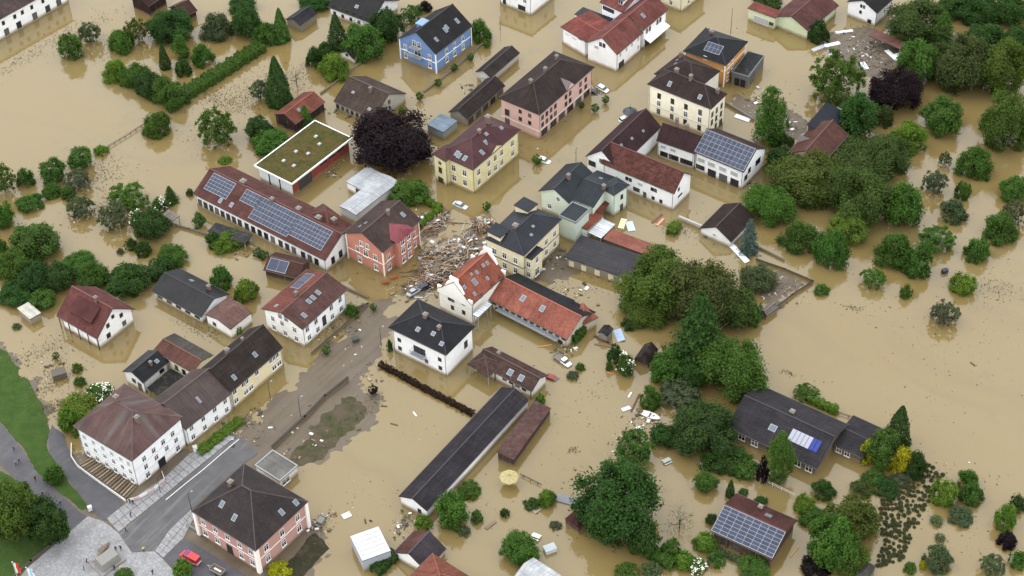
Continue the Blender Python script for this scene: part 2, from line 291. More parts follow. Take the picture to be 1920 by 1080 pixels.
BUILDINGS=[
 {'key': 'blue', 'k': 'g', 'ov': 0.4, 'p': (-20.694, 433.7, 0.919, 17.957, 14.368, 7.198, 5.122, 0.0), 'name': 'apartment_house', 'label': 'blue house with steep black roof, white window frames and gable balconies', 'cat': 'house', 'wall': '6d8fc2', 'roof': '2d2c2e', 'rs': 'tile', 'win': [('F', [0.3, 0.52, 0.76], 5.0, 1.1, 1.6, 'w'), ('F', [0.3, 0.52, 0.76], 2.0, 1.1, 1.6, 'w'), ('L', [0.15, 0.83], 4.9, 1.0, 1.6, 'w'), ('L', [0.15, 0.83], 1.9, 1.0, 1.6, 'w'), ('L', [0.42, 0.55], 7.6, 1.2, 1.9, 'w'), ('L', [0.5], 4.6, 2.4, 2, 'w')], 'balc': [('L', 0.45, 3.6, 5.0), ('L', 0.45, 6.6, 3.6)], 'sky': [('F', 0.22, 0.38, 0.8, 1.3), ('F', 0.5, 0.45, 0.9, 1.6), ('F', 0.56, 0.5, 0.8, 1.4), ('F', 0.82, 0.45, 0.9, 1.6)], 'dorm': [('B', 0.35, 0.5, 3.0, '6f8aa8')], 'trim': 'eef0f0', 'band': [3.6]},
 {'key': 'hut', 'k': 'g', 'ov': 0.3, 'p': (-39.493, 407.916, -0.654, 15.075, 14.897, 2.865, 4.374, 0.0), 'name': 'barn', 'label': 'long grey barn with mossy brown roof and one chimney, standing in water', 'cat': 'barn', 'wall': 'b3b0a4', 'roof': '5c4a40', 'rs': 'tile', 'moss': 0.5, 'win': [('F', 8, 1.3, 0.9, 1.2, 'd'), ('R', [0.5], 4.2, 0.9, 1.2, 'd')], 'chim': [('F', 0.62, 0.8, 1.6, 0.7)], 'sky': [('F', 0.28, 0.55, 0.7, 0.5), ('F', 0.8, 0.25, 0.8, 0.6)]},
 {'key': 'barn', 'k': 'g', 'ov': 0.3, 'p': (-59.414, 402.232, 0.918, 12.968, 8.086, 4.018, 1.906, 0.0), 'name': 'barn', 'label': 'dark timber barn with orange-red tiled roof beside tall cone-shaped cypress', 'cat': 'barn', 'wall': '33231f', 'roof': '8f4c38', 'rs': 'tile', 'win': [('L', [0.5], 1.6, 1.4, 1.8, 'd')], 'sky': [('F', 0.35, 0.6, 0.8, 0.8)]},
 {'key': 'green_roof', 'k': 'f', 'ov': 0.9, 'p': (-56.68, 380.419, 0.906, 25.189, 14.098, 5.133, 0.0, 0.0), 'name': 'school_hall', 'label': 'flat green-roofed hall with moss, white parapet and red brick side', 'cat': 'building', 'wall': '8e4036', 'wallL': 'dfe3e6', 'roof': '77752c', 'rs': 'moss', 'parapet': 'dfe2e4', 'dome': [(0.25, 0.35), (0.25, 0.62), (0.5, 0.38), (0.7, 0.4), (0.78, 0.62), (0.45, 0.62)], 'win': [('F', [0.22], 2, 5, 3.2, 'd'), ('F', [0.55, 0.7, 0.85], 3.4, 2.6, 0.5, 'd'), ('L', [0.3, 0.62], 2.2, 0.25, 4.5, 'd')]},
 {'key': 'solar_long', 'k': 'g', 'ov': 0.4, 'p': (-62.432, 355.893, -0.655, 47.399, 14.566, 4.32, 3.881, 0.0), 'name': 'school_building', 'label': 'long low white building with red roof and three solar arrays', 'cat': 'building', 'wall': 'eceeef', 'roof': '70423a', 'rs': 'tile', 'win': [('F', [0.03, 0.075, 0.12, 0.165, 0.21, 0.255, 0.3, 0.345, 0.4, 0.45, 0.5, 0.55, 0.6, 0.66, 0.71, 0.76, 0.83, 0.88, 0.93], 1.7, 1.3, 2.1, 'd'), ('R', [0.2, 0.42, 0.7], 1.9, 1.2, 2.2, 'd')], 'solar': [('F', 0.045, 0.215, 0.32, 0.93, 7, 5), ('F', 0.3, 0.42, 0.5, 0.93, 5, 3), ('F', 0.415, 0.7, 0.12, 0.93, 12, 5), ('F', 0.7, 0.94, 0.22, 0.93, 10, 5)], 'sky': [('F', 0.19, 0.2, 0.8, 1.2), ('F', 0.27, 0.24, 0.8, 1.2)], 'chim': [('B', 0.24, 0.85, 0.9, 1.4), ('F', 0.49, 0.95, 1, 0.9), ('B', 0.66, 0.85, 0.9, 1.2), ('B', 0.8, 0.8, 1, 1.3)]},
 {'key': 'solar_long_rear', 'k': 'h', 'ov': 0.4, 'p': (-48.405, 350.416, 0.74, 7.894, 12.99, 5.065, 3.741, 3.927), 'of': 'solar_long', 'wall': 'eceeef', 'roof': '70423a', 'rs': 'tile', 'chim': [('F', 0.5, 0.5, 1, 1.2)]},
 {'key': 'tin', 'k': 'g', 'ov': 0.3, 'p': (-37.881, 363.162, 0.881, 17.629, 6.168, 3.478, 0.444, 0.0), 'name': 'tin_shed', 'label': 'low shed with pale corrugated metal roof between green-roofed hall and red house', 'cat': 'shed', 'wall': 'b9bcbc', 'roof': 'aab0b6', 'rs': 'corr'},
 {'key': 'tin2', 'k': 'f', 'ov': 0.2, 'p': (-39.408, 370.453, 0.865, 8.668, 6.01, 3.2, 0.0, 0.0), 'of': 'tin', 'wall': 'eceeef', 'roof': 'aab0b6', 'rs': 'corr', 'win': [('L', [0.7], 1.5, 1.4, 2, 'd')]},
 {'key': 'salmon', 'k': 'g', 'ov': 0.6, 'p': (-33.325, 343.327, 0.918, 15.871, 13.45, 8.827, 3.466, 0.0), 'name': 'townhouse', 'label': 'salmon red house with brown roof and red metal bay roof beside debris heap', 'cat': 'house', 'wall': 'c4806c', 'roof': '54423c', 'rs': 'tile', 'trim': 'e8ddd0', 'band': [3.9], 'win': [('L', [0.3, 0.78], 5.1, 1.1, 1.7, 'w'), ('L', [0.52], 4.9, 1.4, 1.9, 'w'), ('L', [0.33, 0.78], 1.7, 1.1, 1.7, 'w'), ('L', [0.42, 0.58], 7.7, 1.0, 1.5, 'w'), ('F', [0.14, 0.86], 5.2, 1.1, 1.8, 'w'), ('F', [0.14, 0.86], 1.9, 1.1, 1.8, 'w')], 'bay': [(0.3, 0.72, 1.5, 9.3, '93404a')], 'chim': [('F', 0.62, 0.88, 1.5, 0.7)], 'sky': [('F', 0.82, 0.55, 0.8, 1.3), ('B', 0.3, 0.6, 0.8, 0.6), ('B', 0.2, 0.5, 0.8, 0.5)]},
 {'key': 'solar_shed', 'k': 'g', 'ov': 0.4, 'p': (-58.133, 335.799, -0.382, 10.105, 7.393, 3.026, 1.726, 0.0), 'name': 'garden_shed', 'label': 'small shed with half black solar sheet on brown roof', 'cat': 'shed', 'wall': '4c3a30', 'roof': '5a3a30', 'rs': 'tile', 'solar': [('F', 0.08, 0.6, 0.1, 0.9, 2, 1)]},
 {'key': 'white_brown', 'k': 'g', 'ov': 0.6, 'p': (-51.988, 318.667, 0.938, 17.816, 13.404, 6.878, 2.138, 0.0), 'name': 'house', 'label': 'white two-storey house with red-brown roof and row of skylights beside muddy street', 'cat': 'house', 'wall': 'eceeef', 'roof': '6a4740', 'roofB': '8a4a3c', 'rs': 'tile', 'win': [('L', [0.2, 0.45, 0.78], 4.6, 1.0, 1.5, 'w'), ('L', [0.2, 0.5, 0.8], 1.6, 1.0, 1.5, 'w'), ('L', [0.42, 0.58], 6.9, 1.1, 1.6, 'w'), ('F', [0.1, 0.3, 0.66, 0.87], 4.9, 1.1, 1.7, 'w'), ('F', [0.12, 0.32, 0.66, 0.87], 1.8, 1.1, 1.6, 'w'), ('F', [0.48], 2.8, 1.2, 3.0, 'd')], 'sky': [('F', 0.2, 0.35, 0.9, 1.3), ('F', 0.43, 0.62, 0.9, 1.3), ('F', 0.52, 0.62, 0.9, 1.3), ('F', 0.64, 0.64, 0.9, 1.3), ('B', 0.12, 0.5, 0.9, 0.7)], 'chim': [('B', 0.4, 0.85, 1.3, 0.7)], 'solar': [('B', 0.55, 0.9, 0.2, 0.6, 4, 1)]},
 {'key': 'red_left', 'k': 'g', 'ov': 0.8, 'p': (-104.82, 318.615, -0.648, 14.635, 13.126, 4.361, 5.22, 0.0), 'name': 'house', 'label': 'white gabled house with red roof and open porch surrounded by brown water', 'cat': 'house', 'wall': 'eceeef', 'roof': '7d4540', 'rs': 'tile', 'win': [('R', [0.32, 0.72], 4.9, 0.9, 1.2, 'd'), ('R', [0.5], 6.4, 0.8, 1.0, 'd'), ('R', [0.28, 0.75], 1.9, 1.1, 1.4, 'd')], 'chim': [('F', 0.62, 0.96, 1.4, 0.7)], 'slab': [(0.22, 0.78, 0.3, 0.82)], 'posts': [('F', 5)]},
 {'key': 'black_long', 'k': 'g', 'ov': 0.6, 'p': (-82.243, 326.699, -0.642, 17.503, 10.447, 2.809, 2.367, 0.0), 'name': 'farmhouse', 'label': 'long white house with dark grey ribbed roof and rusty annex', 'cat': 'house', 'wall': 'eceeef', 'roof': '2f2f31', 'rs': 'seam', 'win': [('F', 5, 1.5, 1.6, 1.3, 'd')], 'chim': [('B', 0.75, 0.5, 1.4, 0.8)], 'sky': [('B', 0.4, 0.5, 1, 0.8)]},
 {'key': 'rusty', 'k': 'g', 'ov': 0.3, 'p': (-71.422, 317.517, 0.886, 7.802, 9.034, 3.678, 0.976, 0.0), 'of': 'black_long', 'wall': 'eceeef', 'roof': '7a5148', 'rs': 'rust', 'win': [('L', [0.3], 1.8, 1, 1, 'd'), ('R', [0.5], 1.9, 0.8, 1, 'd')]},
 {'key': 'cream_st', 'k': 'g', 'ov': 0.3, 'p': (-66.483, 298.251, 0.918, 18.7, 11.368, 6.131, 4.679, 0.0), 'name': 'terrace_house', 'label': 'cream street house with dark brown ribbed roof at muddy road', 'cat': 'house', 'wall': 'e9dcb4', 'roof': '3c322d', 'rs': 'row', 'win': [('F', [0.07, 0.24, 0.5, 0.78, 0.9], 4.9, 1.1, 1.3, 'w'), ('F', [0.3, 0.84], 4.9, 1.1, 1.3, 'w'), ('F', [0.07, 0.26, 0.36, 0.82, 0.92], 2.0, 1.3, 1.4, 'w')], 'sky': [('F', 0.18, 0.3, 0.8, 1.2), ('F', 0.62, 0.42, 0.8, 1.2)], 'chim': [('B', 0.35, 0.9, 1.5, 0.9), ('B', 0.62, 0.95, 1.1, 0.5)]},
 {'key': 'grey_st', 'k': 'g', 'ov': 0.3, 'p': (-77.257, 285.891, 0.871, 14.97, 13.049, 5.97, 4.429, 0.0), 'name': 'terrace_house', 'label': 'white street house with plain grey-brown roof joined to hip-roofed corner house', 'cat': 'house', 'wall': 'eceeef', 'roof': '5a4b48', 'rs': 'seam2', 'win': [('F', [0.12, 0.38, 0.64, 0.88], 4.7, 1.0, 1.5, 'w'), ('F', [0.12, 0.38, 0.64, 0.88], 1.7, 1.0, 1.5, 'w')], 'sky': [('F', 0.5, 0.45, 0.35, 1.5)]},
 {'key': 'court_hip', 'k': 'h', 'ov': 0.5, 'p': (-89.645, 275.588, -0.645, 19.048, 16.457, 9.821, 5.018, 6.811), 'name': 'corner_house', 'label': 'big white hip-roofed corner house with weathered red-grey roof by the square', 'cat': 'house', 'wall': 'eceeef', 'roof': '6a4c48', 'rs': 'patina', 'win': [('F', [0.1, 0.27, 0.44, 0.6, 0.76, 0.9], 7.0, 0.9, 1.3, 'g'), ('F', [0.1, 0.27, 0.44, 0.6, 0.76, 0.9], 4.3, 0.9, 1.4, 'w'), ('F', [0.1, 0.27, 0.44, 0.6, 0.76, 0.9], 1.4, 1.0, 1.5, 'w'), ('R', [0.2, 0.4, 0.6, 0.8], 7.0, 1.0, 1.5, 'w'), ('R', [0.2, 0.42, 0.64, 0.84], 4.3, 1.0, 1.5, 'w'), ('R', [0.2, 0.84], 1.5, 1.1, 1.6, 'w'), ('R', [0.5], 1.4, 2.0, 2.8, 'd')], 'chim': [('B', 0.35, 0.95, 1.6, 1.0), ('R', 0.45, 0.7, 1.7, 0.9)], 'band': [2.9, 5.8], 'bandc': 'cfd0cd'},
 {'key': 'court_black', 'k': 'g', 'ov': 0.4, 'p': (-89.664, 299.119, 0.924, 8.976, 6.941, 4.12, 1.791, 0.0), 'name': 'courtyard_wing', 'label': 'courtyard outbuilding with black ribbed roof and white gable', 'cat': 'outbuilding', 'wall': 'd9d9d6', 'roof': '2b2c30', 'roofB': '4a4a4b', 'rs': 'row', 'win': [('L', [0.45], 2.4, 1, 1.2, 'd'), ('L', [0.75], 1.4, 1.1, 2.4, 'd'), ('F', [0.75], 2.6, 1.4, 1, 'd')], 'chim': [('F', 0.55, 0.55, 1.1, 0.6)], 'sky': [('F', 0.75, 0.5, 0.8, 0.8)]},
 {'key': 'court_red', 'k': 'g', 'ov': 0.3, 'p': (-80.852, 302.569, -0.657, 13.272, 7.302, 5.052, 1.015, 0.0), 'name': 'courtyard_wing', 'label': 'courtyard outbuilding with faded red tiles on one slope and grey on other', 'cat': 'outbuilding', 'wall': 'e6dfc8', 'roof': '74493c', 'roofB': '5d5750', 'rs': 'tile', 'win': [('F', [0.55, 0.75, 0.93], 2.9, 1, 1.6, 'd')]},
 {'key': 'carport', 'k': 'f', 'ov': 0.1, 'p': (-83.802, 294.124, 0.911, 8.171, 6.215, 3.065, 0.0, 0.0), 'name': 'carport', 'label': 'black flat roof carport filling the small courtyard', 'cat': 'carport', 'wall': None, 'roof': '232220', 'rs': 'tar'},
 {'key': 'pink_bot', 'k': 'h', 'ov': 0.5, 'p': (-59.326, 250.07, -0.657, 19.224, 17.01, 8.528, 6.171, 8.341), 'name': 'villa', 'label': 'pink hip-roofed villa with white corner pilasters near parked red van', 'cat': 'house', 'wall': 'c0938a', 'roof': '514644', 'rs': 'slate', 'trim': 'ece6e0', 'band': [4.1], 'pil': 1, 'win': [('F', [0.12, 0.32, 0.52, 0.72, 0.9], 6.1, 1.1, 1.6, 'w'), ('F', [0.12, 0.32, 0.72, 0.9], 2.4, 1.2, 1.8, 'w'), ('F', [0.52], 1.8, 1.6, 2.8, 'd'), ('R', [0.18, 0.5, 0.82], 5.9, 1.2, 1.8, 'w'), ('R', [0.18, 0.5, 0.82], 2.3, 1.2, 1.8, 'w')], 'sky': [('F', 0.32, 0.45, 0.9, 1.4), ('F', 0.55, 0.35, 0.9, 1.4), ('R', 0.62, 0.22, 0.9, 1.3), ('R', 0.86, 0.16, 0.9, 1.2)], 'chim': [('L', 0.5, 0.55, 1.6, 1.0)]},
 {'key': 'grav_port', 'k': 'f', 'ov': 0.2, 'p': (-55.477, 266.923, 0.887, 6.008, 8.054, 2.8, 0.0, 0.0), 'name': 'garage', 'label': 'flat gravel-roofed garage behind pink hip-roofed villa', 'cat': 'garage', 'wall': 'c9c9c4', 'roof': '7d7b77', 'rs': 'gravel', 'parapet': '8a8d8e', 'win': [('F', [0.3], 1.2, 2.4, 1.6, 'w')]},
 {'key': 'long_black', 'k': 'g', 'ov': 0.3, 'p': (-11.84, 270.79, 0.95, 40.946, 7.879, 3.003, 1.689, 0.0), 'name': 'stable_building', 'label': 'very long narrow white building with charcoal roof in flooded yard', 'cat': 'building', 'wall': 'eceeef', 'roof': '38343a', 'rs': 'row', 'win': [('L', [0.72], 1.2, 0.9, 1.2, 'd')]},
 {'key': 'rust_shed', 'k': 'f', 'ov': 0.2, 'p': (1.881, 275.532, 1.049, 18.484, 4.437, 2.826, 0.0, 0.0), 'name': 'lean_to', 'label': 'rust-brown metal lean-to beside very long black-roofed building', 'cat': 'shed', 'wall': '4a3b36', 'roof': '5d3a34', 'rs': 'rust', 'tilt': 0.5},
 {'key': 'brown_porch', 'k': 'g', 'ov': 0.5, 'p': (-0.7, 295.662, -0.659, 17.158, 6.704, 3.031, 1.893, 0.0), 'name': 'house', 'label': 'small house with brown tiled roof, two blue skylights and timber porch', 'cat': 'house', 'wall': 'dcdad4', 'roof': '5b423b', 'rs': 'tilebig', 'win': [('F', [0.5, 0.62, 0.74, 0.86], 2.2, 1.1, 1.6, 'd')], 'sky': [('F', 0.56, 0.45, 1.2, 1.4), ('F', 0.75, 0.45, 1.2, 1.4)], 'chim': [('B', 0.25, 0.8, 1.1, 0.7)], 'posts': [('F', 4)]},
 {'key': 'porch_roof', 'k': 'h', 'ov': 0.4, 'p': (-6.924, 297.233, 0.844, 5.85, 6.888, 3.452, 2.17, 2.905), 'of': 'brown_porch', 'wall': None, 'roof': '5b423b', 'rs': 'tilebig'},
 {'key': 'white_hip', 'k': 'h', 'ov': 0.7, 'p': (-19.885, 305.77, -0.624, 17.63, 12.154, 8.277, 3.066, 6.165), 'name': 'villa', 'label': 'white villa with blackish hip roof in the centre of the flood', 'cat': 'house', 'wall': 'eceeef', 'roof': '31323a', 'rs': 'slate', 'win': [('F', [0.12, 0.88], 4.8, 0.9, 1.1, 'd'), ('F', [0.12, 0.62, 0.88], 1.9, 0.9, 1.1, 'd'), ('F', [0.5], 4.5, 3.4, 2.0, 'd'), ('R', [0.75], 4.4, 1.2, 2.2, 'd')], 'balc': [('F', 0.5, 3.4, 4.2)], 'sky': [('F', 0.42, 0.4, 0.9, 1.0), ('F', 0.66, 0.5, 0.9, 0.9), ('F', 0.85, 0.3, 0.9, 0.9)], 'chim': [('F', 0.42, 0.93, 1.0, 1.0), ('F', 0.7, 0.75, 0.9, 0.8)]},
 {'key': 'orange_house', 'k': 'g', 'ov': 0.3, 'p': (-10.103, 323.098, 0.906, 14.239, 10.933, 7.122, 4.938, 0.0), 'name': 'gabled_house', 'label': 'tall white house with curved stepped gable and orange tiled roof below the debris heap', 'cat': 'house', 'wall': 'e2e0d8', 'roof': 'a9593f', 'rs': 'tile', 'stepgable': 1, 'win': [('L', [0.32, 0.42], 5.3, 0.8, 1.3, 'd'), ('L', [0.5], 8.2, 0.7, 0.9, 'd'), ('L', [0.75], 6.1, 0.9, 1.3, 'd'), ('L', [0.4], 2.6, 0.8, 1.3, 'd'), ('L', [0.75], 2.9, 0.9, 1.2, 'd'), ('F', [0.3, 0.6, 0.85], 7, 0.9, 1.3, 'd')], 'sky': [('F', 0.12, 0.62, 0.6, 0.8), ('F', 0.2, 0.22, 0.6, 0.8), ('F', 0.36, 0.52, 1.1, 1.5), ('F', 0.4, 0.8, 0.5, 0.5), ('F', 0.52, 0.72, 0.6, 0.8), ('F', 0.62, 0.32, 0.6, 0.8), ('F', 0.72, 0.75, 0.7, 0.7), ('F', 0.82, 0.72, 0.6, 0.8)]},
 {'key': 'orange_wing', 'k': 'g', 'ov': 0.5, 'p': (7.387, 317.073, -0.675, 24.592, 12.112, 3.59, 3.087, 0.0), 'name': 'house_wing', 'label': 'long orange-tiled wing with dark balcony and two skylights', 'cat': 'building', 'wall': 'cfc8b4', 'roof': 'b0614a', 'roofB': '2c2d31', 'rs': 'tile', 'win': [('F', 12, 2.9, 1.0, 1.4, 'd'), ('F', 6, 0.9, 1.2, 1.2, 'd'), ('R', [0.35], 2, 1, 1.8, 'd')], 'sky': [('F', 0.33, 0.62, 1.1, 1.5), ('F', 0.58, 0.6, 1.1, 1.5)], 'balc': [('F', 0.5, 2.0, 19)]},
 {'key': 'black_lean', 'k': 'f', 'ov': 0.2, 'p': (7.249, 321.115, 0.977, 3.671, 17.873, 4.613, 0.0, 0.0), 'of': 'orange_wing', 'wall': '55504a', 'roof': '2c2d31', 'rs': 'row'},
 {'key': 'orange_small', 'k': 'h', 'ov': 0.3, 'p': (17.678, 313.908, 0.586, 4.416, 6.405, 3.426, 1.845, 2.188), 'of': 'orange_wing', 'wall': 'cdbfa6', 'roof': 'ac5f49', 'rs': 'tile'},
 {'key': 'glass_porch', 'k': 'f', 'ov': 0.1, 'p': (-7.569, 314.524, 0.921, 5.658, 1.736, 5.239, 0.0, 0.0), 'of': 'orange_house', 'wall': None, 'roof': 'c8d4da', 'rs': 'glass'},
 {'key': 'cream_main', 'k': 'h', 'ov': 0.4, 'p': (3.4, 340.442, 0.943, 17.434, 12.269, 9.12, 2.095, 4.699), 'name': 'townhouse', 'label': 'cream townhouse with black seamed metal roof and two roof turrets', 'cat': 'house', 'wall': 'ece0ba', 'roof': '2b2f38', 'rs': 'seam', 'win': [('L', [0.2, 0.48, 0.78], 5.8, 1.1, 1.8, 'w'), ('L', [0.48, 0.78], 2.4, 1.1, 1.8, 'w'), ('F', [0.42, 0.62, 0.85], 5.8, 1.1, 1.8, 'w'), ('F', [0.42, 0.62, 0.85], 2.3, 1.1, 1.8, 'w')], 'chim': [('B', 0.35, 0.9, 1.0, 1.2)], 'sky': [('F', 0.4, 0.4, 0.6, 0.5), ('F', 0.55, 0.6, 0.6, 0.5)], 'band': [4.2], 'bandc': '4a4640'},
 {'key': 'cream_proj', 'k': 'f', 'ov': 0.3, 'p': (5.862, 332.451, 0.923, 5.251, 2.382, 7.757, 0.0, 0.0), 'of': 'cream_main', 'wall': 'ece0ba', 'roof': '2b2f38', 'rs': 'seam', 'win': [('F', [0.5], 5.8, 1.0, 1.8, 'w'), ('F', [0.5], 1.8, 1.6, 2.4, 'w'), ('L', [0.5], 5.4, 1, 1.6, 'w'), ('L', [0.5], 2.0, 1, 1.6, 'w')]},
 {'key': 'cream_t1', 'k': 'f', 'ov': 0.3, 'p': (4.275, 347.11, 0.869, 4.288, 4.808, 11.678, 0.0, 0.0), 'of': 'cream_main', 'wall': 'ece0ba', 'roof': '2b2f38', 'rs': 'seam', 'zb': 8},
 {'key': 'cream_t2', 'k': 'f', 'ov': 0.3, 'p': (-3.124, 337.792, 0.88, 4.206, 4.719, 11.1, 0.0, 0.0), 'of': 'cream_main', 'wall': 'ece0ba', 'roof': '2b2f38', 'rs': 'seam', 'zb': 7.8},
 {'key': 'mint_a', 'k': 'g', 'ov': 0.6, 'p': (15.774, 361.276, 0.953, 13.632, 9.754, 6.619, 2.849, 0.0), 'name': 'townhouse', 'label': 'pale green house with blackish metal cross-gable roof and white chimney caps', 'cat': 'house', 'wall': 'cdd8ca', 'roof': '2b333a', 'rs': 'seam2', 'win': [('L', [0.62], 6.0, 0.9, 1.3, 'w'), ('L', [0.3], 2.4, 1, 1.5, 'w')], 'chim': [('F', 0.45, 0.85, 1.5, 0.8)]},
 {'key': 'mint_b', 'k': 'g', 'ov': 0.5, 'p': (23.087, 358.838, -0.585, 7.117, 13.923, 6.626, 1.884, 0.0), 'of': 'mint_a', 'wall': 'cdd8ca', 'roof': '2b333a', 'rs': 'seam2', 'chim': [('F', 0.92, 0.9, 1.2, 0.8)], 'sky': [('B', 0.45, 0.5, 0.8, 0.6)]},
 {'key': 'mint_c', 'k': 'h', 'ov': 0.4, 'p': (28.282, 358.216, 0.761, 6.299, 4.832, 7.776, 0.652, 2.319), 'of': 'mint_a', 'wall': 'cdd8ca', 'roof': '2b333a', 'rs': 'seam2', 'win': [('F', [0.6], 4.9, 0.8, 1.5, 'd'), ('F', [0.6], 1.2, 1.0, 2.2, 'd'), ('L', [0.3], 1.5, 0.6, 0.6, 'd')]},
 {'key': 'mint_d', 'k': 'f', 'ov': 0.2, 'p': (16.899, 348.329, 0.937, 6.653, 5.591, 7.445, 0.0, 0.0), 'of': 'mint_a', 'wall': 'c6d2c3', 'roof': '2b333a', 'rs': 'seam', 'parapet': '6f7476'},
 {'key': 'mint_e', 'k': 'f', 'ov': 0.1, 'p': (21.355, 349.172, 0.888, 7.475, 3.156, 3.665, 0.0, 0.0), 'of': 'mint_a', 'wall': 'cdd6c8', 'roof': 'a9583f', 'rs': 'tile'},
 {'key': 'mint_e2', 'k': 'f', 'ov': 0.1, 'p': (25.205, 355.232, 1.057, 6.988, 1.971, 3.878, 0.0, 0.0), 'of': 'mint_a', 'wall': None, 'roof': '8f4a36', 'rs': 'tile'},
 {'key': 'mint_f', 'k': 'f', 'ov': 0.1, 'p': (24.15, 346.224, 0.922, 6.894, 4.122, 3.4, 0.0, 0.0), 'of': 'mint_a', 'wall': None, 'roof': 'b9bec2', 'rs': 'glass'},
 {'key': 'black_shed', 'k': 'f', 'ov': 0.4, 'p': (24.29, 335.205, 1.055, 9.668, 18.516, 3.213, 0.0, 0.0), 'name': 'long_shed', 'label': 'long low shed with plain charcoal roof below the mint house', 'cat': 'shed', 'wall': '8d8878', 'roof': '3f3c42', 'rs': 'seam2', 'win': [('L', [0.08, 0.28, 0.5, 0.72, 0.9], 1.2, 1.3, 1.6, 'c')]},
 {'key': 'orange_shed', 'k': 'f', 'ov': 0.2, 'p': (31.329, 340.693, 1.006, 4.676, 13.85, 3.026, 0.0, 0.0), 'name': 'long_shed', 'label': 'narrow shed with rusty orange sheet roof behind charcoal-roofed shed', 'cat': 'shed', 'wall': '70604e', 'roof': 'a5573d', 'rs': 'rust'},
 {'key': 'pink_big', 'k': 'h', 'ov': 0.6, 'p': (11.728, 403.737, 0.927, 27.679, 14.272, 9.404, 3.891, 7.146), 'name': 'apartment_house', 'label': 'large pink three-storey house with dark brown hip roof and shopfront', 'cat': 'house', 'wall': 'd9b2a8', 'roof': '40332f', 'rs': 'tile', 'win': [('L', [0.5, 0.75], 7.2, 0.9, 1.1, 'd'), ('L', [0.5, 0.75], 4.6, 0.9, 1.2, 'd'), ('L', [0.15], 5, 1.4, 2, 'd'), ('L', [0.15], 2, 1.4, 2, 'd'), ('F', [0.06, 0.14, 0.22, 0.3, 0.5, 0.58, 0.78, 0.88], 6.9, 1.0, 1.4, 'd'), ('F', [0.06, 0.14, 0.22, 0.3, 0.5, 0.58, 0.78, 0.88], 4.4, 1.0, 1.4, 'd'), ('F', [0.09, 0.26, 0.42, 0.58, 0.74, 0.9], 1.5, 2.8, 2.0, 'd')], 'chim': [('B', 0.25, 0.9, 1.2, 0.8), ('B', 0.5, 0.92, 1.2, 0.8), ('B', 0.75, 0.8, 1.5, 0.8)], 'band': [3.0], 'bandc': 'd9d4cf', 'gdorm': [('F', 0.56, 0.0, 4.2)]},
 {'key': 'white_red', 'k': 'g', 'ov': 0.4, 'p': (32.777, 429.192, 0.916, 14.04, 10.937, 6.523, 3.87, 0.0), 'name': 'commercial_building', 'label': 'big white building with several red roofs and white awning at top', 'cat': 'building', 'wall': 'eef0f2', 'roof': '8a4a42', 'rs': 'tile', 'win': [('L', [0.44, 0.56], 7.6, 0.8, 1.3, 'd'), ('L', [0.3], 6, 1.4, 0.9, 'g'), ('F', [0.15, 0.4, 0.62, 0.88], 5, 0.8, 1.2, 'g'), ('F', [0.88], 2.2, 0.8, 1.2, 'g'), ('F', [0.2], 1.2, 2.6, 2, 'd')]},
 {'key': 'white_red_l', 'k': 'g', 'ov': 0.4, 'p': (25.118, 436.384, -0.851, 11.036, 12.209, 5.957, 0.516, 0.0), 'of': 'white_red', 'wall': 'eef0f2', 'roof': '96493c', 'rs': 'tile', 'win': [('F', [0.2, 0.5], 4.2, 1.6, 0.3, 'g'), ('F', [0.75], 5.4, 1.4, 0.6, 'd')]},
 {'key': 'white_red_r', 'k': 'g', 'ov': 0.4, 'p': (41.484, 440.175, 0.91, 13.823, 10.455, 7.072, 3.443, 0.0), 'of': 'white_red', 'wall': 'eef0f2', 'roof': '84473f', 'rs': 'tile', 'win': [('F', [0.18, 0.3, 0.62, 0.74], 5.2, 0.9, 1.5, 'd'), ('F', [0.5], 1.2, 10, 2.2, 'd')], 'sky': [('F', 0.3, 0.55, 1, 1.4)], 'awn': [('F', 0.5, 3.2, 11, 2.2)]},
 {'key': 'white_red_k', 'k': 'f', 'ov': 0.2, 'p': (27.269, 442.527, 0.918, 4.775, 11.194, 5.2, 0.0, 0.0), 'of': 'white_red', 'wall': 'eef0f2', 'roof': '2e333c', 'rs': 'seam2'},
 {'key': 'white_red_d', 'k': 'g', 'ov': 0.3, 'p': (36.448, 447.129, -0.731, 9.015, 11.761, 8.213, 1.942, 0.0), 'of': 'white_red', 'wall': 'eef0f2', 'roof': '8f4a3f', 'rs': 'tile', 'win': [('F', [0.35], 6.6, 4.2, 1.2, 'd')], 'dorm': [('F', 0.72, 0.35, 1.6, '2e333c')]},
 {'key': 'white_top', 'k': 'h', 'ov': 0.5, 'p': (7.428, 460.311, -0.648, 13.069, 13.439, 7.519, 3.87, 6.451), 'name': 'house', 'label': 'white house cut by the top edge above flooded crossroads', 'cat': 'house', 'wall': 'eceeef', 'roof': '6a4a42', 'rs': 'tile', 'win': [('F', [0.2, 0.5, 0.8], 4.6, 1, 1.5, 'w'), ('F', [0.15], 1.5, 1, 2, 'd'), ('F', [0.7], 1.5, 2.6, 1.6, 'd'), ('R', [0.6], 4.5, 1, 1.4, 'd')]},
 {'key': 'cream_top', 'k': 'h', 'ov': 0.5, 'p': (53.834, 460.22, -0.698, 14.265, 13.633, 7.306, 3.926, 6.544), 'name': 'house', 'label': 'cream house cut by the top edge beside big red-roofed white building', 'cat': 'house', 'wall': 'e9e0bf', 'roof': '6a4a42', 'rs': 'tile', 'win': [('F', [0.4, 0.7], 2, 1, 1.6, 'w'), ('F', [0.4, 0.7], 5, 1, 1.6, 'w'), ('R', [0.3], 2, 1, 1.6, 'w')]},
